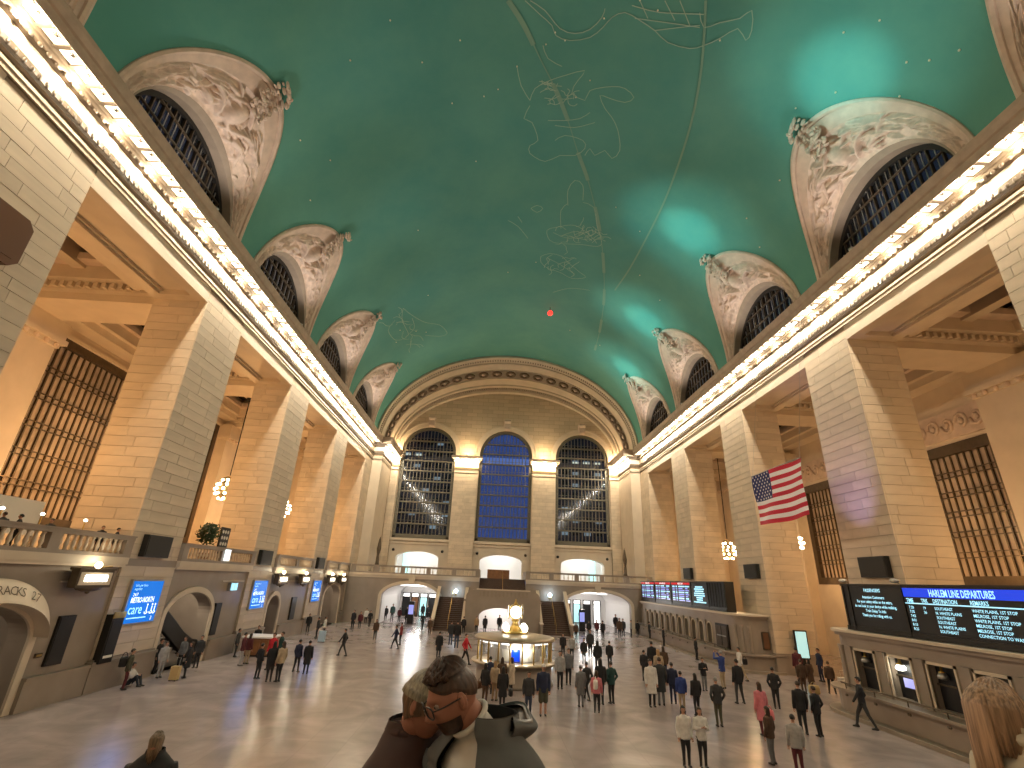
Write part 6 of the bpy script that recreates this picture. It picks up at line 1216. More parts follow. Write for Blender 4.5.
b2 = board(X2+0.15, 39.4, 61.4, 3.58, 5.72, 'far departure board with four columns above the far ticket office')
xb = X2+0.13; cols = ((56.3, 61.1, 1), (51.2, 56.1, 1), (46.2, 51.0, 1), (42.6, 46.0, 0))
for ci, (ya, yb, hdr) in enumerate(cols):
    MB().box(xb-0.02, xb, ya, yb, 3.85, 5.60).build('display', 'screen_black', b2); MB().box(xb-0.06, xb, ya-0.1, ya, 3.6, 5.7).build('divider', 'bronze_dark', b2)
    if hdr: MB().box(xb-0.03, xb-0.02, ya, yb, 5.42, 5.60).build('header', 'screen_red', b2); text(('HUDSON LINE', 'NEW HAVEN LINE', 'HARLEM LINE')[ci], 0.22, (xb-0.035, (ya+yb)/2, 5.44), RB, 'screen_white', b2, align='CENTER')
    rc = random.Random(ci)
    for i in range(8):
        z = 5.22-0.17*i
        if hdr:
            q = MB()
            for (o, w) in ((0.3, 0.6), (1.2, 0.35), (1.9, rc.uniform(1.0, 1.6)), (3.6, rc.uniform(0.5, 1.0))): q.box(xb-0.03, xb-0.022, yb-o-w, yb-o, z, z+0.10)
            q.build('text_row', 'screen_pale' if i % 3 else 'screen_text', b2)
        else:
            w = rc.uniform(1.2, 2.8); MB().box(xb-0.03, xb-0.022, (ya+yb)/2-w/2, (ya+yb)/2+w/2, z, z+0.10).build('text_row', 'screen_text', b2)
for i in range(6): MB().box(xb-0.04, xb, 39.5+i*0.5, 39.62+i*0.5, 3.9, 5.6).build('slat', 'bronze_dark', b2)

# lit doorway and plaques by the second right pier
ds = thing('display_screen', (19.6, 36.5, 1.2), 'pale cyan lit display standing against the second right pier', 'display')
MB().box(19.45, 20.35, 36.42, 36.52, 1.0, 2.75).build('frame', 'bronze_dark', ds); MB().box(19.53, 20.27, 36.40, 36.42, 1.08, 2.67).build('screen', 'cyan_glow', ds); MB().box(19.8, 20.0, 36.42, 36.52, 0, 1.0).build('foot', 'bronze_dark', ds)
pq = thing('wall_plaque', (18.1, 38.0, 2.0), 'bronze plaque at the rounded end of the far ticket office', 'plaque'); MB().box(17.6, 18.1, 37.18, 37.3, 1.4, 2.5).build('frame', 'bronze', pq); MB().box(17.66, 18.04, 37.16, 37.18, 1.46, 2.44).build('face', 'leather', pq)

# ------------------------------------------------------------------ information booth with clock
bx, by = -0.05, 30.3
bo = thing('information_booth', (bx, by, 0), 'round marble and glass information booth with a four-faced clock', 'booth')
MB().lathe([(2.15, 0), (2.15, 0.15), (2.05, 0.18), (2.05, 0.95), (2.0, 1.0)], (bx, by, 0), 40).build('base', 'stone_lower', bo, True)
MB().lathe([(1.9, 0.98), (2.32, 0.99), (2.36, 1.04), (2.32, 1.10), (1.8, 1.12)], (bx, by, 0), 48).build('counter', 'pale_bronze', bo, True)
MB().lathe([(2.1, 2.08), (2.22, 2.10), (2.24, 2.18), (2.15, 2.26), (1.6, 2.34), (0.6, 2.40)], (bx, by, 0), 48).build('roof', 'pale_bronze', bo, True)
NB = 20
for i in range(NB):
    a = 2*PI*(i+0.5)/NB; c, s = math.cos(a), math.sin(a)
    MB().tube([(bx+2.02*c, by+2.02*s, 1.1), (bx+2.02*c, by+2.02*s, 2.1)], 0.045, 6).build('post', 'brass', bo)
    a0, a1 = a+0.02, a+2*PI/NB-0.02; q = MB(); q.quad((bx+2.0*math.cos(a0), by+2.0*math.sin(a0), 1.12), (bx+2.0*math.cos(a1), by+2.0*math.sin(a1), 1.12), (bx+2.0*math.cos(a1), by+2.0*math.sin(a1), 2.08), (bx+2.0*math.cos(a0), by+2.0*math.sin(a0), 2.08)); q.build('pane', 'glass_clear', bo)
    am = (a0+a1)/2; q = MB(); q.box(-0.20, 0.20, -0.06, 0.06, 0, 0.07); me = q.mesh('strip_light', 'white_glow'); link('strip_light', me, bo, (bx+1.85*math.cos(am), by+1.85*math.sin(am), 1.98), (0, 0, am+PI/2))
    if i in (13, 14, 15, 12, 16, 11, 17):
        mname = {14: 'screen_header', 13: 'paper', 15: 'paper', 12: 'paper', 16: 'paper'}.get(i, 'white_wall')
        q = MB(); q.box(-0.21, 0.21, -0.01, 0.01, 0, 0.55); link('display_card', q.mesh('display_card', mname), bo, (bx+1.5*math.cos(am), by+1.5*math.sin(am), 1.2), (0, 0, am+PI/2))
MB().lathe([(1.3, 0), (1.3, 2.0)], (bx, by, 0.02), 24).build('inner_core', 'white_wall', bo, True)
point_light('booth_light', (bx, by-1.7, 1.75), 40, (1, 0.93, 0.8), 0.15, bo)
for a in (0, 2.1, 4.2): point_light('booth_light', (bx+1.65*math.cos(a+0.9), by+1.65*math.sin(a+0.9), 1.75), 30, (1, 0.93, 0.8), 0.15, bo)
q = MB(); q.lathe([(0.75, 2.40), (0.75, 2.48), (0.55, 2.52), (0.4, 2.62), (0.22, 2.75), (0.16, 2.95), (0.24, 3.05), (0.14, 3.12)], (bx, by, 0), 20); ck = q.build('clock_pedestal', 'brass', bo, True)
for i in range(4):
    a = PI/4+i*PI/2; x, y = bx+0.72*math.cos(a), by+0.72*math.sin(a); MB().ell((x, y, 2.68), (0.17, 0.17, 0.20), 10, 7).build('globe', 'sign_glow', ck, True)
MB().ell((bx, by, 3.47), (0.40, 0.40, 0.42), 18, 12).build('clock_case', 'brass', bo, True)
for i in range(4):
    a = -PI/2+i*PI/2; c, s = math.cos(a), math.sin(a); rot = (PI/2, 0, a+PI/2)
    q = MB(); q.lathe([(0.34, -0.02), (0.34, 0.03), (0.30, 0.05), (0.001, 0.06)], (0, 0, 0), 24); fo = link('clock_face', q.mesh('clock_face', 'clock_glow'), bo, (bx+0.36*c, by+0.36*s, 3.47), rot)
    q = MB(); q.tube([(bx+(0.37)*c+0.34*math.cos(j*PI/12)*(-s), by+0.37*s+0.34*math.cos(j*PI/12)*c, 3.47+0.34*math.sin(j*PI/12)) for j in range(25)], 0.035, 6, 0, False); q.build('bezel', 'brass', bo, True)
    q = MB(); q.tube([(bx+0.44*c, by+0.44*s, 3.47), (bx+0.44*c-0.05*s, by+0.44*s+0.05*c, 3.68)], 0.012, 5); q.tube([(bx+0.44*c, by+0.44*s, 3.47), (bx+0.44*c+0.14*s, by+0.44*s-0.14*c, 3.42)], 0.014, 5); q.build('hands', 'black', bo)
MB().lathe([(0.1, 3.86), (0.12, 3.92), (0.05, 3.98), (0.06, 4.05), (0.01, 4.14)], (bx, by, 0), 10).build('finial', 'brass', bo, True)

# ------------------------------------------------------------------ flag
fx, fy0, fy1, fz0, fz1 = 15.2, 25.75, 31.1, 9.0, 12.05
fg = thing('national_flag', (fx, (fy0+fy1)/2, fz1), 'large red, white and blue striped flag hanging by the right piers', 'flag')
def fw_(y, z): return fx + 0.12*math.sin(y*1.9+z*0.6)*(1-(z-fz0)/(fz1-fz0)*0.6) + 0.05*math.sin(z*2.1+y)
def droop(y, v): return fz0+(fz1-fz0)*v - 0.10*math.sin(PI*(y-fy0)/(fy1-fy0))*(1-v)
def fpatch(ya, yb, va, vb_, dx=0.0):
    q = MB(); q.grid(lambda u, v: (fw_(ya+(yb-ya)*u, fz0+(fz1-fz0)*(va+(vb_-va)*v))+dx, ya+(yb-ya)*u, droop(ya+(yb-ya)*u, va+(vb_-va)*v)), 24, 3); return q
yc_ = fy1-0.40*(fy1-fy0)
for i in range(13):
    v0, v1 = 1-(i+1)/13, 1-i/13
    for dx in (0.0, 0.015): pass
    q = fpatch(fy0, fy1 if i > 6 else yc_, v0, v1); q.build('stripe', 'flag_red' if i % 2 == 0 else 'flag_white', fg, True)
q = fpatch(yc_, fy1, 1-7/13, 1); q.build('canton', 'flag_blue', fg, True)
cn = q; q = MB()
for r_ in range(9):
    for c_ in range(6 if r_ % 2 == 0 else 5):
        y = yc_+(fy1-yc_)*((c_+0.5)/6+(0 if r_ % 2 == 0 else 1/12)); v = 1-(7/13)*(r_+0.6)/9.2; x = fw_(y, fz0+(fz1-fz0)*v)-0.02; z = droop(y, v)
        P5 = []
        for k_ in range(10):
            rr_ = 0.085 if k_ % 2 == 0 else 0.035; a = PI/2+k_*PI/5; P5.append((x, y+rr_*math.cos(a), z+rr_*math.sin(a)))
        b0 = len(q.v); q.v += P5+[(x, y, z)]; q.f += [(b0+k_, b0+(k_+1) % 10, b0+10) for k_ in range(10)]; q.m += [0]*10
q.build('stars', 'flag_white', fg)
q = MB(); q.tube([(fx, fy0-0.05, fz1+0.03), (fx, fy1+0.05, fz1+0.03)], 0.03, 6); q.build('rod', 'steel', fg)
q = MB(); q.tube([(fx, fy0+0.1, fz1), (17.0, fy0+0.1, 21.46)], 0.012, 5); q.tube([(fx, fy1-0.1, fz1), (17.0, fy1-0.1, 21.46)], 0.012, 5); q.build('wire', 'steel', fg)
# ------------------------------------------------------------------ people
def seg_dist(p, a, b):
    ab = b-a; t = max(0.0, min(1.0, (p-a).dot(ab)/max(ab.length_squared, 1e-9))); return (p-(a+ab*t)).length, t
class Body:
    """overlapping tapered limbs and lofted trunk, fused to one continuous skin by voxel remeshing"""
    def __init__(s): s.mb = MB(); s.prims = []; s.extra = MB()
    def limb(s, lab, a, b, ra, rb, n=12):
        a, b = Vector(a), Vector(b); d = (b-a).normalized(); path = []; rad = []
        for k in (0.0, 0.35, 0.7, 0.92): path.append(a-d*ra*math.cos(k*PI/2)); rad.append(max(0.004, ra*math.sin(k*PI/2)))
        for k in (0.0, 0.33, 0.67, 1.0): path.append(a+(b-a)*k); rad.append(ra+(rb-ra)*k)
        for k in (0.92, 0.7, 0.35, 0.0): path.append(b+d*rb*math.cos(k*PI/2)); rad.append(max(0.004, rb*math.sin(k*PI/2)))
        s.mb.tube(path, rad, n); s.prims.append(('c', lab, a, b, ra, rb))
    def chain(s, lab, pts, rads):
        for i in range(len(pts)-1): s.limb(lab, pts[i], pts[i+1], rads[i], rads[i+1])
    def loft(s, lab, rings, n=20, twist=0.0):
        """rings: (cx, cy, z, rx, ry)"""
        vs = []; fs = []; ca, sa = math.cos(twist), math.sin(twist)
        for (cx, cy, z, rx, ry) in rings:
            for i in range(n):
                a = 2*PI*i/n; c_, s_ = math.cos(a), math.sin(a)
                x = rx*math.copysign(abs(c_)**0.85, c_); y = ry*math.copysign(abs(s_)**0.85, s_)
                vs.append((cx+x*ca-y*sa, cy+x*sa+y*ca, z))
        for j in range(len(rings)-1):
            for i in range(n): fs.append((j*n+i, j*n+(i+1) % n, (j+1)*n+(i+1) % n, (j+1)*n+i))
        fs.append(tuple(range(n-1, -1, -1))); fs.append(tuple((len(rings)-1)*n+i for i in range(n)))
        s.mb.add(vs, fs); s.prims.append(('l', lab, sorted(rings, key=lambda r: r[2]), twist))
    def ball(s, lab, c, r, rot=None):
        s.mb.ell(c, r, 16, 12, 0, rot); s.prims.append(('e', lab, Vector(c), r, rot))
    def dist(s, q, p):
        if q[0] == 'c':
            d, t = seg_dist(p, q[2], q[3]); return d-(q[4]+(q[5]-q[4])*t)
        if q[0] == 'e':
            v = p-q[2]
            if q[4]: v = q[4].transposed() @ v
            k = Vector((v.x/q[3][0], v.y/q[3][1], v.z/q[3][2])).length; return (k-1)*min(q[3])
        R = q[2]
        if p.z < R[0][2]: lo = hi = R[0]; f = 0
        elif p.z > R[-1][2]: lo = hi = R[-1]; f = 0
        else:
            for a, b in zip(R, R[1:]):
                if a[2] <= p.z <= b[2]: break
            lo, hi = a, b; f = (p.z-a[2])/max(1e-6, b[2]-a[2])
        cx, cy, rx, ry = [lo[i]+(hi[i]-lo[i])*f for i in (0, 1, 3, 4)]
        ca, sa = math.cos(-q[3]), math.sin(-q[3]); x, y = p.x-cx, p.y-cy; x, y = x*ca-y*sa, x*sa+y*ca
        k = math.hypot(x/rx, y/ry); d = (k-1)*min(rx, ry); dz = max(R[0][2]-p.z, p.z-R[-1][2], 0)
        return math.hypot(max(d, 0), dz) if dz > 0 else d
    def mesh(s, name, mats, voxel=0.022, smooth=3):
        me = s.mb.mesh(name, mats[0]); o = bpy.data.objects.new('tmp', me); COL.objects.link(o)
        r = o.modifiers.new('r', 'REMESH'); r.mode = 'VOXEL'; r.voxel_size = voxel; r.use_smooth_shade = True
        sm = o.modifiers.new('s', 'SMOOTH'); sm.factor = 0.5; sm.iterations = smooth
        bpy.context.view_layer.update()
        dg = bpy.context.evaluated_depsgraph_get(); res = bpy.data.meshes.new_from_object(o.evaluated_get(dg)); bpy.data.objects.remove(o); bpy.data.meshes.remove(me)
        V = [tuple(v.co) for v in res.vertices]; F = [tuple(p.vertices) for p in res.polygons]; C = [p.center.copy() for p in res.polygons]
        M = [min(s.prims, key=lambda q: s.dist(q, c))[1] for c in C]
        bpy.data.meshes.remove(res)
        nf = len(F); out = MB(); out.v = V; out.f = F; out.m = M
        out.add(s.extra.v, s.extra.f); out.m[nf:] = s.extra.m
        return out.mesh(name, mats, True)
def hand(B, lab, wrist, direction, side, palm_n=None, size=1.0, curl=0.5):
    """palm plus five unequal bent fingers; direction points along the fingers"""
    d = Vector(direction).normalized(); up = Vector((0, 0, 1)) if abs(d.z) < 0.8 else Vector((0, 1, 0))
    w = d.cross(up).normalized()*side; nrm = w.cross(d).normalized()
    if palm_n is not None and nrm.dot(Vector(palm_n)) < 0: nrm = -nrm
    W = Vector(wrist); c = W+d*0.05*size
    R3 = Matrix((w, d, nrm)).transposed(); B.ball(lab, c, (0.042*size, 0.055*size, 0.022*size), R3)
    for i, (o, L) in enumerate(((-0.030, 0.068), (-0.010, 0.080), (0.011, 0.075), (0.030, 0.058))):
        b0 = c+w*o*size+d*0.040*size; k1 = b0+(d*math.cos(curl*0.6)+nrm*math.sin(curl*0.6))*L*0.5*size; k2 = k1+(d*math.cos(curl*1.6)+nrm*math.sin(curl*1.6))*L*0.5*size
        B.extra.tube([b0, k1, k2], [0.0095*size, 0.0085*size, 0.0065*size], 6, lab)
    t0 = c-w*0.035*size-d*0.02*size; t1 = t0+(-w*0.6+d*0.8+nrm*0.4).normalized()*0.035*size; t2 = t1+(-w*0.2+d+nrm*0.5).normalized()*0.03*size
    B.extra.tube([t0, t1, t2], [0.012*size, 0.010*size, 0.008*size], 6, lab)
TOP, PANTS, SKIN, SHOE, EYE = 0, 1, 2, 3, 4
PMATS = ['cloth_top', 'cloth_pants', 'skin', 'shoe', 'eye_dark']
def crowd_body(pose):
    B = Body(); rc = random.Random(pose)
    walk = pose in ('walk',); st = {'walk': 0.30, 'stride': 0.0}.get(pose, 0.02); wide = 0.17 if pose == 'stride' else 0.095
    shorts = pose == 'shorts'
    for s in (-1, 1):
        fy = st*s; hip = (0.085*s, 0, 0.90); ank = (wide*s, fy, 0.09 if not (walk and s < 0) else 0.13)
        knee = ((0.09+wide)/2*s, fy*0.55+0.035, 0.49)
        B.limb(PANTS, hip, knee, 0.095, 0.068); B.limb(SKIN if shorts else PANTS, knee, ank, 0.064 if not shorts else 0.05, 0.047)
        if shorts: B.limb(PANTS, hip, ((0.09+wide)/2*s, fy*0.55+0.03, 0.52), 0.11, 0.10)
        B.limb(SHOE, (wide*s, fy-0.05, 0.045), (wide*s*1.1, fy+0.13, 0.04), 0.045, 0.038)
    if pose == 'coat':
        rings = [(0, 0, 0.50, 0.215, 0.165), (0, 0, 0.75, 0.20, 0.15), (0, 0, 1.02, 0.172, 0.13), (0, 0, 1.25, 0.195, 0.14), (0, 0, 1.40, 0.20, 0.12), (0, 0, 1.47, 0.13, 0.085), (0, 0, 1.51, 0.07, 0.07)]
    else:
        rings = [(0, 0, 0.80, 0.178, 0.132), (0, 0, 0.95, 0.18, 0.132), (0, 0, 1.08, 0.165, 0.122), (0, 0, 1.27, 0.19, 0.138), (0, 0, 1.40, 0.20, 0.12), (0, 0, 1.47, 0.13, 0.085), (0, 0, 1.51, 0.07, 0.07)]
    B.loft(TOP, rings)
    B.limb(SKIN, (0, 0.0, 1.47), (0, 0.015, 1.56), 0.056, 0.052)
    B.ball(SKIN, (0, 0.015, 1.655), (0.076, 0.095, 0.108)); B.ball(SKIN, (0, 0.045, 1.595), (0.052, 0.055, 0.05))
    # face
    B.extra.ell((0, 0.112, 1.64), (0.013, 0.02, 0.026), 6, 5, SKIN)
    for s in (-1, 1):
        B.extra.ell((0.030*s, 0.098, 1.668), (0.012, 0.008, 0.007), 6, 4, EYE); B.extra.ell((0.079*s, 0.008, 1.65), (0.012, 0.02, 0.032), 6, 5, SKIN)
    B.extra.ell((0, 0.098, 1.596), (0.022, 0.006, 0.006), 6, 4, EYE)
    # arms
    for s in (-1, 1):
        sh = (0.19*s, 0, 1.40)
        if pose == 'walk': el = (0.25*s, -0.16*s*-1*-1, 1.13); wr = (0.24*s, -0.16*s+0.14, 0.92); hd = (0, 0.5, -1)
        elif pose == 'phone': el = (0.25*s, 0.02, 1.12); wr = (0.09*s, 0.28, 1.20); hd = (-0.6*s, 0.6, 0.3)
        elif pose == 'bag': el = (0.29*s, -0.07, 1.14); wr = (0.20*s, 0.06, 0.93); hd = (-0.3*s, 0.5, -0.8)
        elif pose == 'photo': el = (0.26*s, 0.22, 1.38); wr = (0.10*s, 0.36, 1.60); hd = (-0.3*s, 0.2, 1)
        else: el = (0.245*s, -0.03, 1.12); wr = (0.24*s, 0.06, 0.87); hd = (0, 0.15, -1)
        B.limb(TOP, sh, el, 0.068, 0.055); B.limb(TOP, el, wr, 0.055, 0.043)
        hand(B, SKIN, wr, hd, s, size=1.0)
    return B.mesh('person_'+pose, PMATS)
BODIES = {}
def hair_mesh(style):
    q = MB(); c = (0, 0.005, 1.668)
    def cap(lo):
        def fn(u, v):
            a = 2*PI*u; th = v*lo
            f = 1.0 + 0.05*math.sin(a*7)*math.sin(th)
            front = math.sin(a) > 0.35
            t2 = th*(0.62 if front else 1.0) if lo > 1.2 else th
            return (c[0]+0.086*f*math.sin(t2)*math.cos(a), c[1]+0.106*f*math.sin(t2)*math.sin(a), c[2]+0.112*math.cos(t2))
        q.grid(fn, 24, 8)
    cap(1.95)
    if style == 'long':
        def fall(u, v):
            a = PI*1.02+PI*0.96*u; w = 1+0.25*v; return (0.086*w*math.cos(a), 0.0+0.100*w*math.sin(a)*(1-0.25*v), 1.68-0.32*v)
        q.grid(fall, 16, 6); q.grid(lambda u, v: tuple(k*0.96 if i < 2 else k for i, k in enumerate(fall(u, v))), 16, 6)
    if style == 'cap':
        q = MB(); q.ell((0, 0.005, 1.70), (0.090, 0.108, 0.085), 16, 8); q.ell((0, 0.11, 1.695), (0.07, 0.07, 0.012), 12, 5)
    return q.mesh('hair_'+style, 'hair', True)
HAIR = {}
for (x, y, fc, sc, pose, tp, pn, hs, hc, lab) in PEOPLE:
    if pose not in BODIES: BODIES[pose] = crowd_body(pose)
    if hs not in HAIR: HAIR[hs] = hair_mesh(hs)
    o = bpy.data.objects.new('person', BODIES[pose]); COL.objects.link(o)
    o.location = (x, y, 0); o.rotation_euler = (0, 0, -math.radians(fc)); o.scale = (sc, sc, sc); o.color = (*tp, 1); o['pants_color'] = pn
    tag(o, lab, 'person', 'people on the concourse floor')
    h = bpy.data.objects.new('cap' if hs == 'cap' else 'hair', HAIR[hs]); COL.objects.link(h); h.parent = o; h.color = (*hc, 1)
# balcony diners: heads above the left balustrade
for i, (y, lab) in enumerate(((18.3, 'leftmost diner on the near left balcony'), (18.95, 'second diner from left on the near left balcony'), (20.3, 'middle diner on the near left balcony'), (23.0, 'diner in black next to the pier on the near left balcony'), (23.95, 'rightmost diner against the pier on the near left balcony'))):
    o = bpy.data.objects.new('person', BODIES['stand']); COL.objects.link(o); o.location = (-18.75, y, 5.32); o.rotation_euler = (0, 0, 1.2+i); o.scale = (0.72, 0.72, 0.72); o.color = (0.02, 0.02, 0.022, 1); o['pants_color'] = (0.02, 0.02, 0.02)
    tag(o, lab, 'person', 'diners on the left balcony'); h = bpy.data.objects.new('hair', HAIR['short']); COL.objects.link(h); h.parent = o; h.color = (0.01, 0.008, 0.006, 1)
# seated person against the first left pier base
def seated_body():
    B = Body()
    for s in (-1, 1):
        B.limb(PANTS, (0.09*s, 0, 0.12), (0.13*s, 0.36, 0.42), 0.10, 0.07); B.limb(PANTS, (0.13*s, 0.36, 0.42), (0.10*s, 0.50, 0.09), 0.065, 0.047); B.limb(SHOE, (0.10*s, 0.47, 0.045), (0.11*s, 0.65, 0.04), 0.045, 0.036)
        B.limb(TOP, (0.18*s, 0, 0.58), (0.24*s, 0.16, 0.40), 0.065, 0.052); B.limb(TOP, (0.24*s, 0.16, 0.40), (0.08*s, 0.34, 0.46), 0.05, 0.042); hand(B, SKIN, (0.08*s, 0.34, 0.46), (-0.6*s, 0.5, 0.1), s)
    B.loft(TOP, [(0, 0, 0.04, 0.17, 0.13), (0, 0, 0.25, 0.165, 0.125), (0, 0, 0.45, 0.19, 0.135), (0, 0, 0.58, 0.195, 0.12), (0, 0, 0.66, 0.13, 0.085), (0, 0, 0.70, 0.07, 0.07)])
    B.limb(SKIN, (0, 0, 0.66), (0, 0.02, 0.75), 0.055, 0.05); B.ball(SKIN, (0, 0.03, 0.85), (0.076, 0.095, 0.108)); B.extra.ell((0, 0.125, 0.835), (0.013, 0.02, 0.026), 6, 5, SKIN)
    for s in (-1, 1): B.extra.ell((0.03*s, 0.112, 0.863), (0.012, 0.008, 0.007), 6, 4, EYE)
    return B.mesh('person_seated', PMATS)
o = bpy.data.objects.new('person', seated_body()); COL.objects.link(o); o.location = (-17.55, 25.95, 0); o.rotation_euler = (0, 0, -PI/2); o.color = (0.55, 0.52, 0.48, 1); o['pants_color'] = (0.012, 0.018, 0.03); tag(o, 'person in white top and dark trousers sitting on the floor at the nearest left pier', 'person')
h = bpy.data.objects.new('hair', HAIR['short']); COL.objects.link(h); h.parent = o; h.location = (0, 0.02, -0.805); h.color = (0.02, 0.012, 0.008, 1)

# luggage and bags
def suitcase(x, y, w, d, hgt, m, label, rz=0.0, z=0.0):
    t = thing('suitcase', (x, y, z), label, 'suitcase', rz=rz)
    def part(name, mb, mm):
        o = bpy.data.objects.new(name, mb.mesh(name, mm)); COL.objects.link(o); o.parent = t; return o
    part('shell', MB().box(-w/2, w/2, -d/2, d/2, 0.05, hgt), m)
    for i in range(4): part('rib', MB().box(-w/2+0.04+i*(w-0.1)/3.3, -w/2+0.07+i*(w-0.1)/3.3, -d/2-0.012, d/2+0.012, 0.08, hgt-0.04), m)
    part('handle', MB().tube([(-w*0.3, 0, hgt), (-w*0.3, 0, hgt+0.35), (w*0.3, 0, hgt+0.35), (w*0.3, 0, hgt)], 0.013, 6), 'steel')
    for sx in (-1, 1):
        for sy in (-1, 1): part('wheel', MB().lathe([(0.035, -0.015), (0.035, 0.015)], (sx*(w/2-0.05), sy*(d/2-0.03), 0.035), 10, axis='y'), 'black')
suitcase(-16.45, 27.5, 0.36, 0.26, 0.62, 'case_tan', 'yellow suitcase beside the woman in long black coat')
suitcase(-14.6, 43.8, 0.5, 0.3, 0.8, 'case_blue', 'pale blue suitcase near the third left pier')
suitcase(18.6, 30.7, 0.55, 0.34, 0.8, 'case_white', 'white suitcase by the rounded end of near ticket office')
def bag(x, y, z, w, d, hgt, m, label, name='handbag', rz=0.0):
    t = thing(name, (x, y, z), label, 'bag', rz=rz)
    q = MB(); q.loft_ = None
    prof = [(0.80, 0.0), (1.0, 0.12), (1.0, 0.75), (0.85, 1.0)]
    vs = []; fs = []; n = 16
    for (k, h_) in prof:
        for i in range(n):
            a = 2*PI*i/n; c_, s_ = math.cos(a), math.sin(a); vs.append((w/2*k*math.copysign(abs(c_)**0.5, c_), d/2*k*math.copysign(abs(s_)**0.5, s_), h_*hgt))
    for j in range(3):
        for i in range(n): fs.append((j*n+i, j*n+(i+1) % n, (j+1)*n+(i+1) % n, (j+1)*n+i))
    fs += [tuple(range(n-1, -1, -1)), tuple(3*n+i for i in range(n))]; q.add(vs, fs)
    o = bpy.data.objects.new('body', q.mesh('bag_body', m, True)); COL.objects.link(o); o.parent = t
    hd = MB().tube([(w*0.3*math.cos(a*PI/8), 0, hgt*0.92+hgt*0.45*math.sin(a*PI/8)) for a in range(9)], 0.014, 6); o = bpy.data.objects.new('strap', hd.mesh('strap', m, True)); COL.objects.link(o); o.parent = t
for (px, lab, args) in (
    ('tan holdall', None, None),): pass
bag(16.6, 30.4, 0.0, 0.55, 0.35, 0.42, 'case_tan', 'tan holdall standing by the long dark brown coat', 'holdall')
def person_at(label_part):
    for o in COL.objects:
        if o.name.startswith('person') and label_part in o.get('label', ''): return o.location, o.rotation_euler.z, o.scale.x
    raise KeyError(label_part)
def carry(label_part, side, m, label, w=0.3, d=0.14, hgt=0.28, z=0.58, off=(0.40, 0.06), name='handbag'):
    L_, rz, sc = person_at(label_part); v = Matrix.Rotation(rz, 3, 'Z') @ Vector((off[0]*side, off[1], 0)); bag(L_.x+v.x*sc, L_.y+v.y*sc, z*sc, w, d, hgt, m, label, name, rz+PI/2)
carry('pink jacket carrying', 1, 'case_pink', 'bright pink bag held by the woman in dusky pink jacket', 0.34, 0.14, 0.34, 0.50)
carry('black with brown bag', -1, 'leather', 'brown leather bag of the person left of the booth queue', 0.34, 0.14, 0.30, 0.60)
carry('carrying a black bag', 1, 'black', 'black handbag at the side of the long black coat near booth', 0.36, 0.16, 0.28, 0.52)
carry('white top and khaki trousers walking', 1, 'black', 'black shoulder bag of the white-topped walker by the counter', 0.30, 0.14, 0.34, 0.85, (0.0, -0.31))
carry('olive jacket with backpack', 1, 'black', 'dark backpack on the person in olive jacket', 0.30, 0.2, 0.42, 0.98, (0.0, -0.285), 'backpack')
carry('pale pink jacket', 1, 'case_white', 'white backpack on the person in pale pink jacket', 0.30, 0.18, 0.34, 1.02, (0.0, -0.31), 'backpack')

# ------------------------------------------------------------------ foreground figures
def head_detail(mb, c, R3, skin, size=1.0, eyes=True):
    """modelled head facing local +Y; R3 turns it"""
    nu, nv = 56, 44; g = lambda d, w: math.exp(-(d/w)**2)
    vs = []
    for j in range(nv+1):
        th = PI*j/nv
        for i in range(nu):
            a = 2*PI*i/nu; x, y, z = 0.077*math.sin(th)*math.cos(a), 0.098*math.sin(th)*math.sin(a), 0.118*math.cos(th)
            fr = max(0.0, y/0.098)
            if z < 0:
                k = -z/0.118; x *= 1-0.30*k**1.4
                if y < 0: y *= 1-0.45*k
                else: y *= 1+0.06*k
            if z > 0.02: y *= 1.0-0.06*fr*(z/0.118)
            b = 0.0
            if y > 0:
                b += 0.030*g(x, 0.013)*g(z+0.026, 0.016) + 0.020*g(x, 0.010)*g(z-0.004, 0.022)
                b -= 0.013*(g(x-0.032, 0.016)+g(x+0.032, 0.016))*g(z-0.012, 0.012)
                b += 0.006*g(z-0.034, 0.010)*g(x, 0.05)
                b += 0.008*g(x, 0.024)*(g(z+0.058, 0.006)+g(z+0.071, 0.007)) - 0.003*g(x, 0.028)*g(z+0.064, 0.003)
                b += 0.011*g(x, 0.028)*g(z+0.098, 0.014)
                b += 0.005*(g(x-0.045, 0.02)+g(x+0.045, 0.02))*g(z+0.02, 0.022)
            p = R3 @ (Vector((x, y+b, z))*size); vs.append(tuple(p+c))
    fs = [(j*nu+i, (j+1)*nu+i, (j+1)*nu+(i+1) % nu, j*nu+(i+1) % nu) for j in range(nv) for i in range(nu)]
    mb.add(vs, fs, skin)
    for s in (-1, 1):
        rot = R3 @ Matrix.Rotation(s*0.35, 3, 'Z')
        mb.ell(c+R3@(Vector((0.078*s, -0.006, -0.004))*size), (0.010*size, 0.020*size, 0.034*size), 10, 8, skin, rot)
        mb.ell(c+R3@(Vector((0.083*s, -0.002, 0.0))*size), (0.007*size, 0.012*size, 0.022*size), 8, 6, skin, rot)
        if eyes:
            mb.ell(c+R3@(Vector((0.031*s, 0.076, 0.012))*size), (0.013*size, 0.012*size, 0.010*size), 10, 7, 4, R3)
            mb.ell(c+R3@(Vector((0.031*s, 0.0865, 0.012))*size), (0.006*size, 0.004*size, 0.006*size), 8, 5, 5, R3)
FMATS = ['cloth_top', 'cloth_pants', 'skin_dark', 'shoe', 'eye_white', 'eye_dark']
def euler3(x, y, z): return Matrix.Rotation(z, 3, 'Z') @ Matrix.Rotation(x, 3, 'X') @ Matrix.Rotation(y, 3, 'Y')
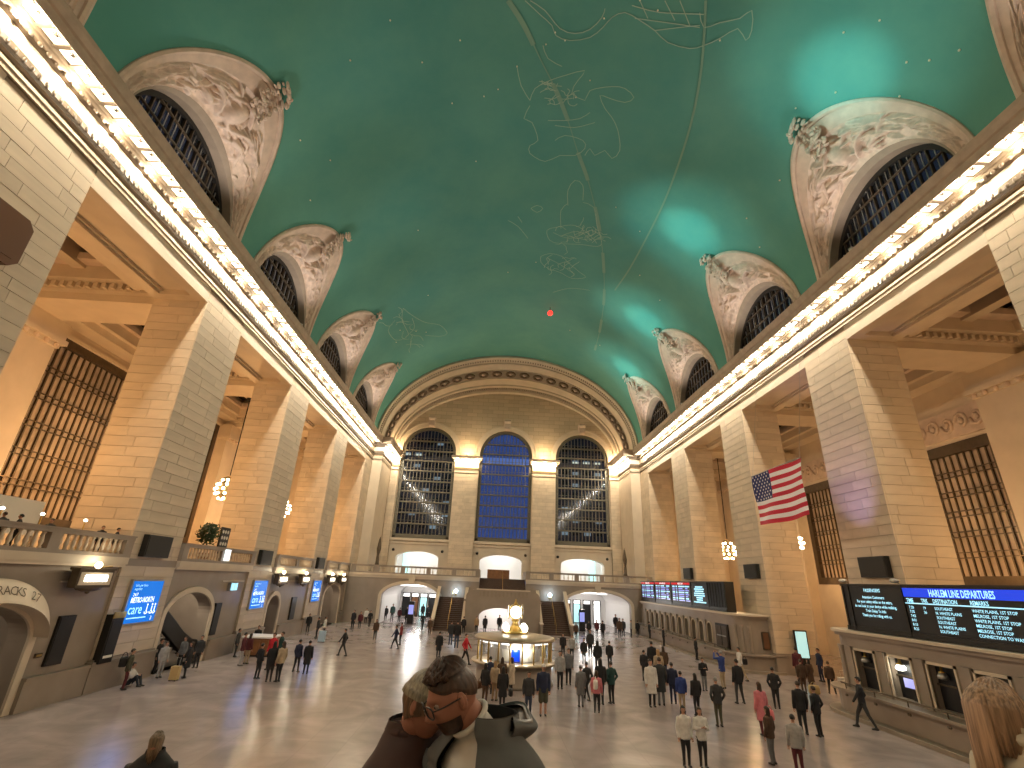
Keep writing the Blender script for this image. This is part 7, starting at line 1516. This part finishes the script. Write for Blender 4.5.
def fore_person(name, base, headc, R3, body_rz, top, pants, label, lean=(0, 0), arms=None, skirt=False, size=1.0, drop=0.20):
    """base: feet on the landing (world), headc: head centre (world), body_rz: facing of the trunk"""
    t = bpy.data.objects.new(name, None)
    B = Body(); bx_, by_, bz_ = base; hc = Vector(headc)-Vector(base)
    ca, sa = math.cos(body_rz), math.sin(body_rz)
    def W(x, y, z):      # body frame (facing +Y) to local, with lean growing with height
        f = max(0, (z-0.9)/0.6); return Vector((x*ca-y*sa+lean[0]*f, x*sa+y*ca+lean[1]*f, z))
    zs = hc.z-drop                                 # shoulder line
    for s in (-1, 1):
        B.limb(PANTS, W(0.09*s, 0, 0.88), W(0.10*s, 0.03, 0.48), 0.095, 0.068); B.limb(PANTS, W(0.10*s, 0.03, 0.48), W(0.10*s, 0, 0.09), 0.064, 0.048); B.limb(SHOE, W(0.10*s, -0.05, 0.045), W(0.11*s, 0.14, 0.04), 0.046, 0.038)
    n0 = W(0, 0, zs)
    rings = []
    for (z, rx, ry) in ((0.80, 0.165, 0.12), (0.95, 0.165, 0.12), (zs-0.36, 0.155, 0.115), (zs-0.16, 0.18, 0.125), (zs-0.05, 0.185, 0.105), (zs+0.01, 0.12, 0.075), (zs+0.05, 0.06, 0.06)):
        w = W(0, 0, z); rings.append((w.x, w.y, z, rx, ry))
    B.loft(TOP, rings, 24, body_rz)
    nb = hc+R3@Vector((0, -0.02, -0.05)); B.limb(TOP, n0, n0+(nb-n0)*0.45, 0.062, 0.060); B.limb(SKIN, n0+(nb-n0)*0.62, nb, 0.057, 0.056)
    for s, (el, wr, hd) in (arms or {}).items():
        sh = W(0.175*s, 0, zs-0.06); e_ = W(*el); w_ = W(*wr); B.limb(TOP, sh, e_, 0.062, 0.05); B.limb(TOP, e_, w_, 0.05, 0.038); hand(B, SKIN, w_, W(*hd)-W(0, 0, 0) if False else Vector((hd[0]*ca-hd[1]*sa, hd[0]*sa+hd[1]*ca, hd[2])), s)
    head_detail(B.extra, hc, R3, SKIN, size)
    me = B.mesh(name, FMATS, 0.013, 4)
    o = bpy.data.objects.new(name, me); COL.objects.link(o); o.location = base; o.color = (*top, 1); o['pants_color'] = pants; LOC[o.name] = Vector(base)
    tag(o, label, 'person'); return o, W, hc, zs
def hair_shell(name, parent, hc, R3, col, fn_len, thick=0.012, mname='hair', nu=64, nv=26):
    """hair cap over the head; fn_len(azimuth) gives the polar angle it reaches; fine strand ridges"""
    q = MB()
    def fn(u, v):
        a = 2*PI*u; lim = fn_len(a); th = v*lim; r = 1.0+thick/0.09*(1.0+0.35*math.sin(a*23+th*5)*math.sin(th)+0.2*math.sin(a*41+2*th))
        x, y, z = 0.077*r*math.sin(th)*math.cos(a), 0.100*r*math.sin(th)*math.sin(a), 0.119*r*math.cos(th)
        if z < 0 and y < 0: y *= 1-0.35*(-z/0.118)
        if v > 0.96: x *= 0.97; y *= 0.97
        return R3 @ Vector((x, y, z)) + hc
    q.grid(fn, nu, nv); o = bpy.data.objects.new(name, q.mesh(name, mname, True)); COL.objects.link(o); o.parent = parent; o.color = (*col, 1); return o
def child(name, mb, mats, parent, smooth=True, col=None):
    o = bpy.data.objects.new(name, mb.mesh(name, mats, smooth)); COL.objects.link(o); o.parent = parent
    if col: o.color = (*col, 1)
    return o
LZ = 3.05
# --- man with glasses in a grey hooded jacket
def ang(a, c): return (a-c+PI) % (2*PI)-PI
Rm_ = euler3(-0.45, 0.0, PI/2+0.42)                       # faces left, a little toward the viewer, chin down
mh = Vector((-1.785, 2.0, 4.672)); HS = 0.90
man, W, hc, zs = fore_person('person', (-1.665, 2.05, LZ), mh, Rm_, PI-0.75, (0.62, 0.60, 0.57), (0.02, 0.025, 0.04), 'man with glasses in grey hooded jacket, front of the pair at bottom centre', (0.0, 0.0), size=HS, drop=0.135)
Rm_ = Rm_ @ Matrix.Scale(HS, 3)
hair_shell('hair', man, hc, Rm_, (0.040, 0.017, 0.009), lambda a: 0.95+0.85*(0.5-0.5*math.sin(a))**0.8 - 0.12*math.exp(-((abs(ang(a, PI/2))-1.5)/0.3)**2), 0.004)
hair_shell('hair_top', man, hc+Rm_@Vector((0, 0.004, 0.006)), Rm_, (0.035, 0.014, 0.007), lambda a: 0.86+0.10*(0.5-0.5*math.sin(a)), 0.015)
q = MB()
for i in range(110):      # swept-up fringe
    rc = random.Random(i); a = rc.uniform(0.05*PI, 0.95*PI); th = rc.uniform(0.15, 0.88); d = Vector((0.077*math.sin(th)*math.cos(a), 0.1*math.sin(th)*math.sin(a), 0.12*math.cos(th)))
    q.tube([hc+Rm_@(d*1.04), hc+Rm_@(d*1.17+Vector((0, 0.004, 0.006))), hc+Rm_@(d*1.22+Vector((0, -0.012, 0.012)))], [0.009, 0.007, 0.002], 5)
child('fringe', q, 'hair', man, True, (0.035, 0.014, 0.007))
_n0 = W(0, 0, zs); _ax = (hc+Rm_@Vector((0, -0.02, -0.05))-_n0); _cc = _n0+_ax*(0.068/max(0.05, _ax.z)); _ax.normalize(); _u = _ax.cross(Vector((0, 1, 0))).normalized(); _v = _ax.cross(_u)
q = MB(); q.tube([_cc+_u*0.066*math.cos(k*PI/12)+_v*0.066*math.sin(k*PI/12) for k in range(25)], 0.010, 8, 0, False); child('shirt_collar', q, 'cloth_top', man, True, (0.62, 0.60, 0.57))
q = MB()
def beard(u, v):
    a = PI/2+(u-0.5)*2.9; th = 1.95+0.85*v; x, y, z = 0.077*math.sin(th)*math.cos(a), 0.098*math.sin(th)*math.sin(a), 0.118*math.cos(th); k = -z/0.118
    x *= 1-0.30*max(0, k)**1.4; y *= 1+0.06*k; y += 0.011*math.exp(-(x/0.028)**2-((z+0.098)/0.014)**2)
    return hc+Rm_@(Vector((x, y, z))*(1.035+0.03*math.sin(PI*v)))
q.grid(beard, 30, 10); child('beard', q, 'hair', man, True, (0.035, 0.015, 0.009))
q = MB()
for s in (-1, 1):
    c0 = Vector((0.034*s, 0.116, 0.006)); q.tube([hc+Rm_@(c0+Vector((0.028*math.copysign(abs(math.cos(k*PI/12))**0.6, math.cos(k*PI/12)), -0.010*(1+s*math.cos(k*PI/12))/2, 0.021*math.copysign(abs(math.sin(k*PI/12))**0.6, math.sin(k*PI/12))))) for k in range(25)], 0.0028, 6, 0, False)
    q.tube([hc+Rm_@Vector((0.061*s, 0.107, 0.014)), hc+Rm_@Vector((0.082*s, 0.065, 0.014)), hc+Rm_@Vector((0.086*s, -0.005, 0.012)), hc+Rm_@Vector((0.084*s, -0.025, -0.008))], 0.0026, 6)
q.tube([hc+Rm_@Vector((-0.008, 0.117, 0.012)), hc+Rm_@Vector((0.008, 0.117, 0.012))], 0.0026, 6)
child('glasses', q, 'black', man)
# stubble-free jacket: quilted body open at the front, sleeves and hood
def jacket(parent, W, zs, col, lining, puff, open_front=True, hood=True, arms=None, mname='cloth_top'):
    B = Body()
    J = MB()
    hem = 0.74; nu = 64; nv = 60
    gap = 0.34 if open_front else 0.02
    def fn(u, v):
        a = PI/2+gap+(2*PI-2*gap)*u; z = hem+(zs+0.085-hem)*v
        k = [(0.74, 0.205, 0.160), (0.95, 0.198, 0.152), (zs-0.36, 0.195, 0.15), (zs-0.16, 0.220, 0.158), (zs-0.06, 0.222, 0.135), (zs+0.005, 0.155, 0.105), (zs+0.05, 0.100, 0.098), (zs+0.09, 0.092, 0.092)]
        for (z0, rx0, ry0), (z1, rx1, ry1) in zip(k, k[1:]):
            if z <= z1: break
        f = min(1, max(0, (z-z0)/(z1-z0))); rx = rx0+(rx1-rx0)*f; ry = ry0+(ry1-ry0)*f
        pf = puff*abs(math.sin((z-hem)*PI/0.095))**0.6
        c_, s_ = math.cos(a), math.sin(a); return W((rx+pf)*math.copysign(abs(c_)**0.85, c_), (ry+pf)*math.copysign(abs(s_)**0.85, s_), z)
    J.grid(fn, nu, nv); J.grid(lambda u, v: fn(u, v)*1.0 + (W(0, 0, fn(u, v).z)-fn(u, v))*0.10, nu, nv, 1)
    o = child('jacket', J, [mname, lining], parent, True, col)
    for s, pts in (arms or {}).items():
        S = MB(); P = [W(*p) for p in pts]; path = []; rad = []
        for i in range(len(P)-1):
            n = 14
            for j in range(n+(1 if i == len(P)-2 else 0)):
                f = j/n; path.append(P[i]+(P[i+1]-P[i])*f); tt = (i+f)/(len(P)-1); rad.append(0.088-0.032*tt + puff*abs(math.sin((i+f)*PI*3.5)))
        S.tube(path, rad, 18); so = child('sleeve', S, [mname], o, True, col); so.parent = o
    if hood:
        H = MB()
        def hf(u, v, rr=1.0):
            a = PI*(0.93+1.14*u); r0 = 0.095+0.055*math.sin(PI*min(1, v*0.75)); dz = 0.03+0.085*v-0.04*max(0, v-0.6)
            wob = 1+0.05*math.sin(a*5+v*3)
            return W(r0*rr*1.0*wob*math.cos(a), -0.01-0.025*v+r0*rr*1.2*wob*math.sin(a), zs-0.03+dz+0.012*math.sin(a*3))
        H.grid(lambda u, v: hf(u, v, 1.0), 36, 12, 0); H.grid(lambda u, v: hf(u, v, 0.86), 36, 12, 1); H.grid(lambda u, v: hf(u, 1.0, 1.0-0.14*v)+Vector((0, 0, 0.012*math.sin(PI*v))), 36, 3, 1)
        child('hood', H, [mname, lining], o, True, col)
    return o
jacket(man, W, zs, (0.085, 0.087, 0.088), 'black', 0.016, True, True, {1: [(0.185, 0, zs-0.08), (0.27, 0.06, zs-0.36), (0.16, 0.28, zs-0.42)], -1: [(-0.185, 0, zs-0.08), (-0.27, 0.02, zs-0.36), (-0.2, 0.2, zs-0.56)]})
# --- partner in cap and dark jacket
Rw_ = euler3(-0.25, -0.10, -PI/2-0.45)                      # faces right, tilted up to him
wh = Vector((-1.895, 2.16, 4.610))
wom, W2, hc2, zs2 = fore_person('person', (-1.96, 2.24, LZ), wh, Rw_, -PI/2-0.4, (0.05, 0.02, 0.016), (0.02, 0.02, 0.025), 'person in beige knit cap and dark brown jacket leaning against the man at bottom centre', (0.02, 0), size=0.86, drop=0.145)
Rw_ = Rw_ @ Matrix.Scale(0.86, 3)
q = MB()
def bean(u, v):
    a = 2*PI*u; th = v*1.42; r = 1.16+0.015*math.sin(a*40)+(0.05 if v > 0.86 else 0)
    return Rw_ @ Vector((0.078*r*math.sin(th)*math.cos(a), 0.1*r*math.sin(th)*math.sin(a)-0.008, 0.122*r*math.cos(th)-0.0)) + hc2
q.grid(bean, 64, 22); child('knit_cap', q, 'hair', wom, True, (0.17, 0.145, 0.095))
hair_shell('hair', wom, hc2, Rw_, (0.10, 0.05, 0.022), lambda a: 1.5+0.75*(0.5-0.5*math.sin(a)), 0.010)
jacket(wom, W2, zs2, (0.040, 0.016, 0.013), 'black', 0.004, False, False, {1: [(0.18, 0, zs2-0.08), (0.25, 0.05, zs2-0.36), (0.14, 0.26, zs2-0.44)], -1: [(-0.18, 0, zs2-0.08), (-0.25, 0.06, zs2-0.34), (-0.1, 0.26, zs2-0.38)]})
q = MB(); q.tube([W2(0.085*math.cos(a*PI/12), 0.085*math.sin(a*PI/12), zs2+0.05) for a in range(25)], 0.024, 8, 0, False); child('collar', q, 'cloth_top', wom, True, (0.045, 0.016, 0.013))

def long_hair(parent, hc, R3, col, back, length, spread, seed, fat=1.0, az=(0.86, 2.14), name='hair'):
    """many overlapping strands hanging from the crown"""
    q = MB(); rc = random.Random(seed)
    for i in range(230):
        a = rc.uniform(PI*az[0], PI*az[1]); th = rc.uniform(0.15, 1.25)
        d = R3 @ Vector((0.077*math.sin(th)*math.cos(a), 0.1*math.sin(th)*math.sin(a), 0.119*math.cos(th)))
        e = R3 @ Vector((0.077*math.cos(a), 0.1*math.sin(a), 0.0))
        p0 = hc+d*1.10; p1 = hc+e*(1.06+0.16*fat)+Vector((0, 0, 0.02)); L_ = length*rc.uniform(0.75, 1.0)
        p2 = hc+e*(1.0+0.25*fat+spread*0.5)+Vector((0, 0, -L_*0.45)); p3 = hc+e*(0.9+0.25*fat+spread)+Vector((rc.uniform(-0.02, 0.02), rc.uniform(-0.02, 0.02), -L_))
        q.tube([p0, (p0+p1)/2*1.0+(d*0.06), p1, p2, p3], [0.006*fat, 0.011*fat, 0.013*fat, 0.013*fat, 0.004*fat], 5)
    return child(name, q, 'hair', parent, True, col)
# --- long-haired blond woman in cream jacket, lower right, and her companion
Rb_ = euler3(-0.12, 0.0, -PI/2+0.25)
bh = Vector((0.545, 2.38, 4.615))
bl, W3, hc3, zs3 = fore_person('person', (0.625, 2.29, LZ), bh, Rb_, -1.1, (0.48, 0.42, 0.32), (0.03, 0.03, 0.04), 'woman with long light brown hair and cream jacket at the lower right corner', drop=0.115)
hair_shell('hair_cap', bl, hc3, Rb_, (0.28, 0.17, 0.10), lambda a: 1.25+0.9*(0.5-0.5*math.sin(a))**0.6, 0.012)
long_hair(bl, hc3, Rb_, (0.30, 0.185, 0.11), None, 0.36, 0.05, 3, 1.0, (0.9, 1.60)); long_hair(bl, hc3, Rb_, (0.30, 0.185, 0.11), None, 0.15, -0.1, 5, 0.8, (1.58, 2.0), 'side_hair')
jacket(bl, W3, zs3, (0.50, 0.44, 0.34), 'cloth_pants', 0.003, False, False, {1: [(0.18, 0, zs3-0.08), (0.25, 0.03, zs3-0.36), (0.16, 0.2, zs3-0.5)], -1: [(-0.18, 0, zs3-0.08), (-0.25, 0.03, zs3-0.36), (-0.14, 0.2, zs3-0.5)]})
q = MB(); q.tube([W3(0.10*math.cos(a*PI/12), 0.095*math.sin(a*PI/12)-0.01, zs3+0.04) for a in range(25)], 0.024, 8, 0, False); child('collar', q, 'cloth_top', bl, True, (0.52, 0.46, 0.36))
Rc_ = euler3(0, 0, PI/2-0.2)
cp, W4, hc4, zs4 = fore_person('person', (1.10, 2.46, LZ), Vector((0.93, 2.42, 4.66)), Rc_, PI/2, (0.03, 0.03, 0.035), (0.02, 0.02, 0.03), 'companion with dark brown hair cut off by the right frame edge')
hair_shell('hair', cp, hc4, Rc_, (0.03, 0.015, 0.01), lambda a: 1.2+0.8*(0.5-0.5*math.sin(a)), 0.014)
# --- person with long hair at the lower left, seen from behind on the steps
Rl_ = euler3(-0.3, 0, 0.25)
lp_z = 1.56
MB().box(-6.2, -4.9, 5.2, 8.4, 0, lp_z).build('parapet', 'stone_lower', ld)
ll, W5, hc5, zs5 = fore_person('person', (-5.46, 7.05, lp_z), Vector((-5.45, 7.0, 3.155)), Rl_, 0.25, (0.008, 0.008, 0.01), (0.01, 0.01, 0.012), 'person in black with long light brown hair seen from behind at bottom left', size=0.80, drop=0.17)
Rl_ = Rl_ @ Matrix.Scale(0.80, 3)
hair_shell('hair_cap', ll, hc5, Rl_, (0.10, 0.065, 0.035), lambda a: 1.2+0.9*(0.5-0.5*math.sin(a)), 0.012); long_hair(ll, hc5, Rl_, (0.15, 0.10, 0.06), None, 0.22, -0.25, 8, 0.5)
jacket(ll, W5, zs5, (0.008, 0.008, 0.01), 'black', 0.003, False, False, {1: [(0.18, 0, zs5-0.08), (0.26, 0.03, zs5-0.36), (0.18, 0.22, zs5-0.45)], -1: [(-0.18, 0, zs5-0.08), (-0.26, 0.03, zs5-0.36), (-0.18, 0.22, zs5-0.45)]})
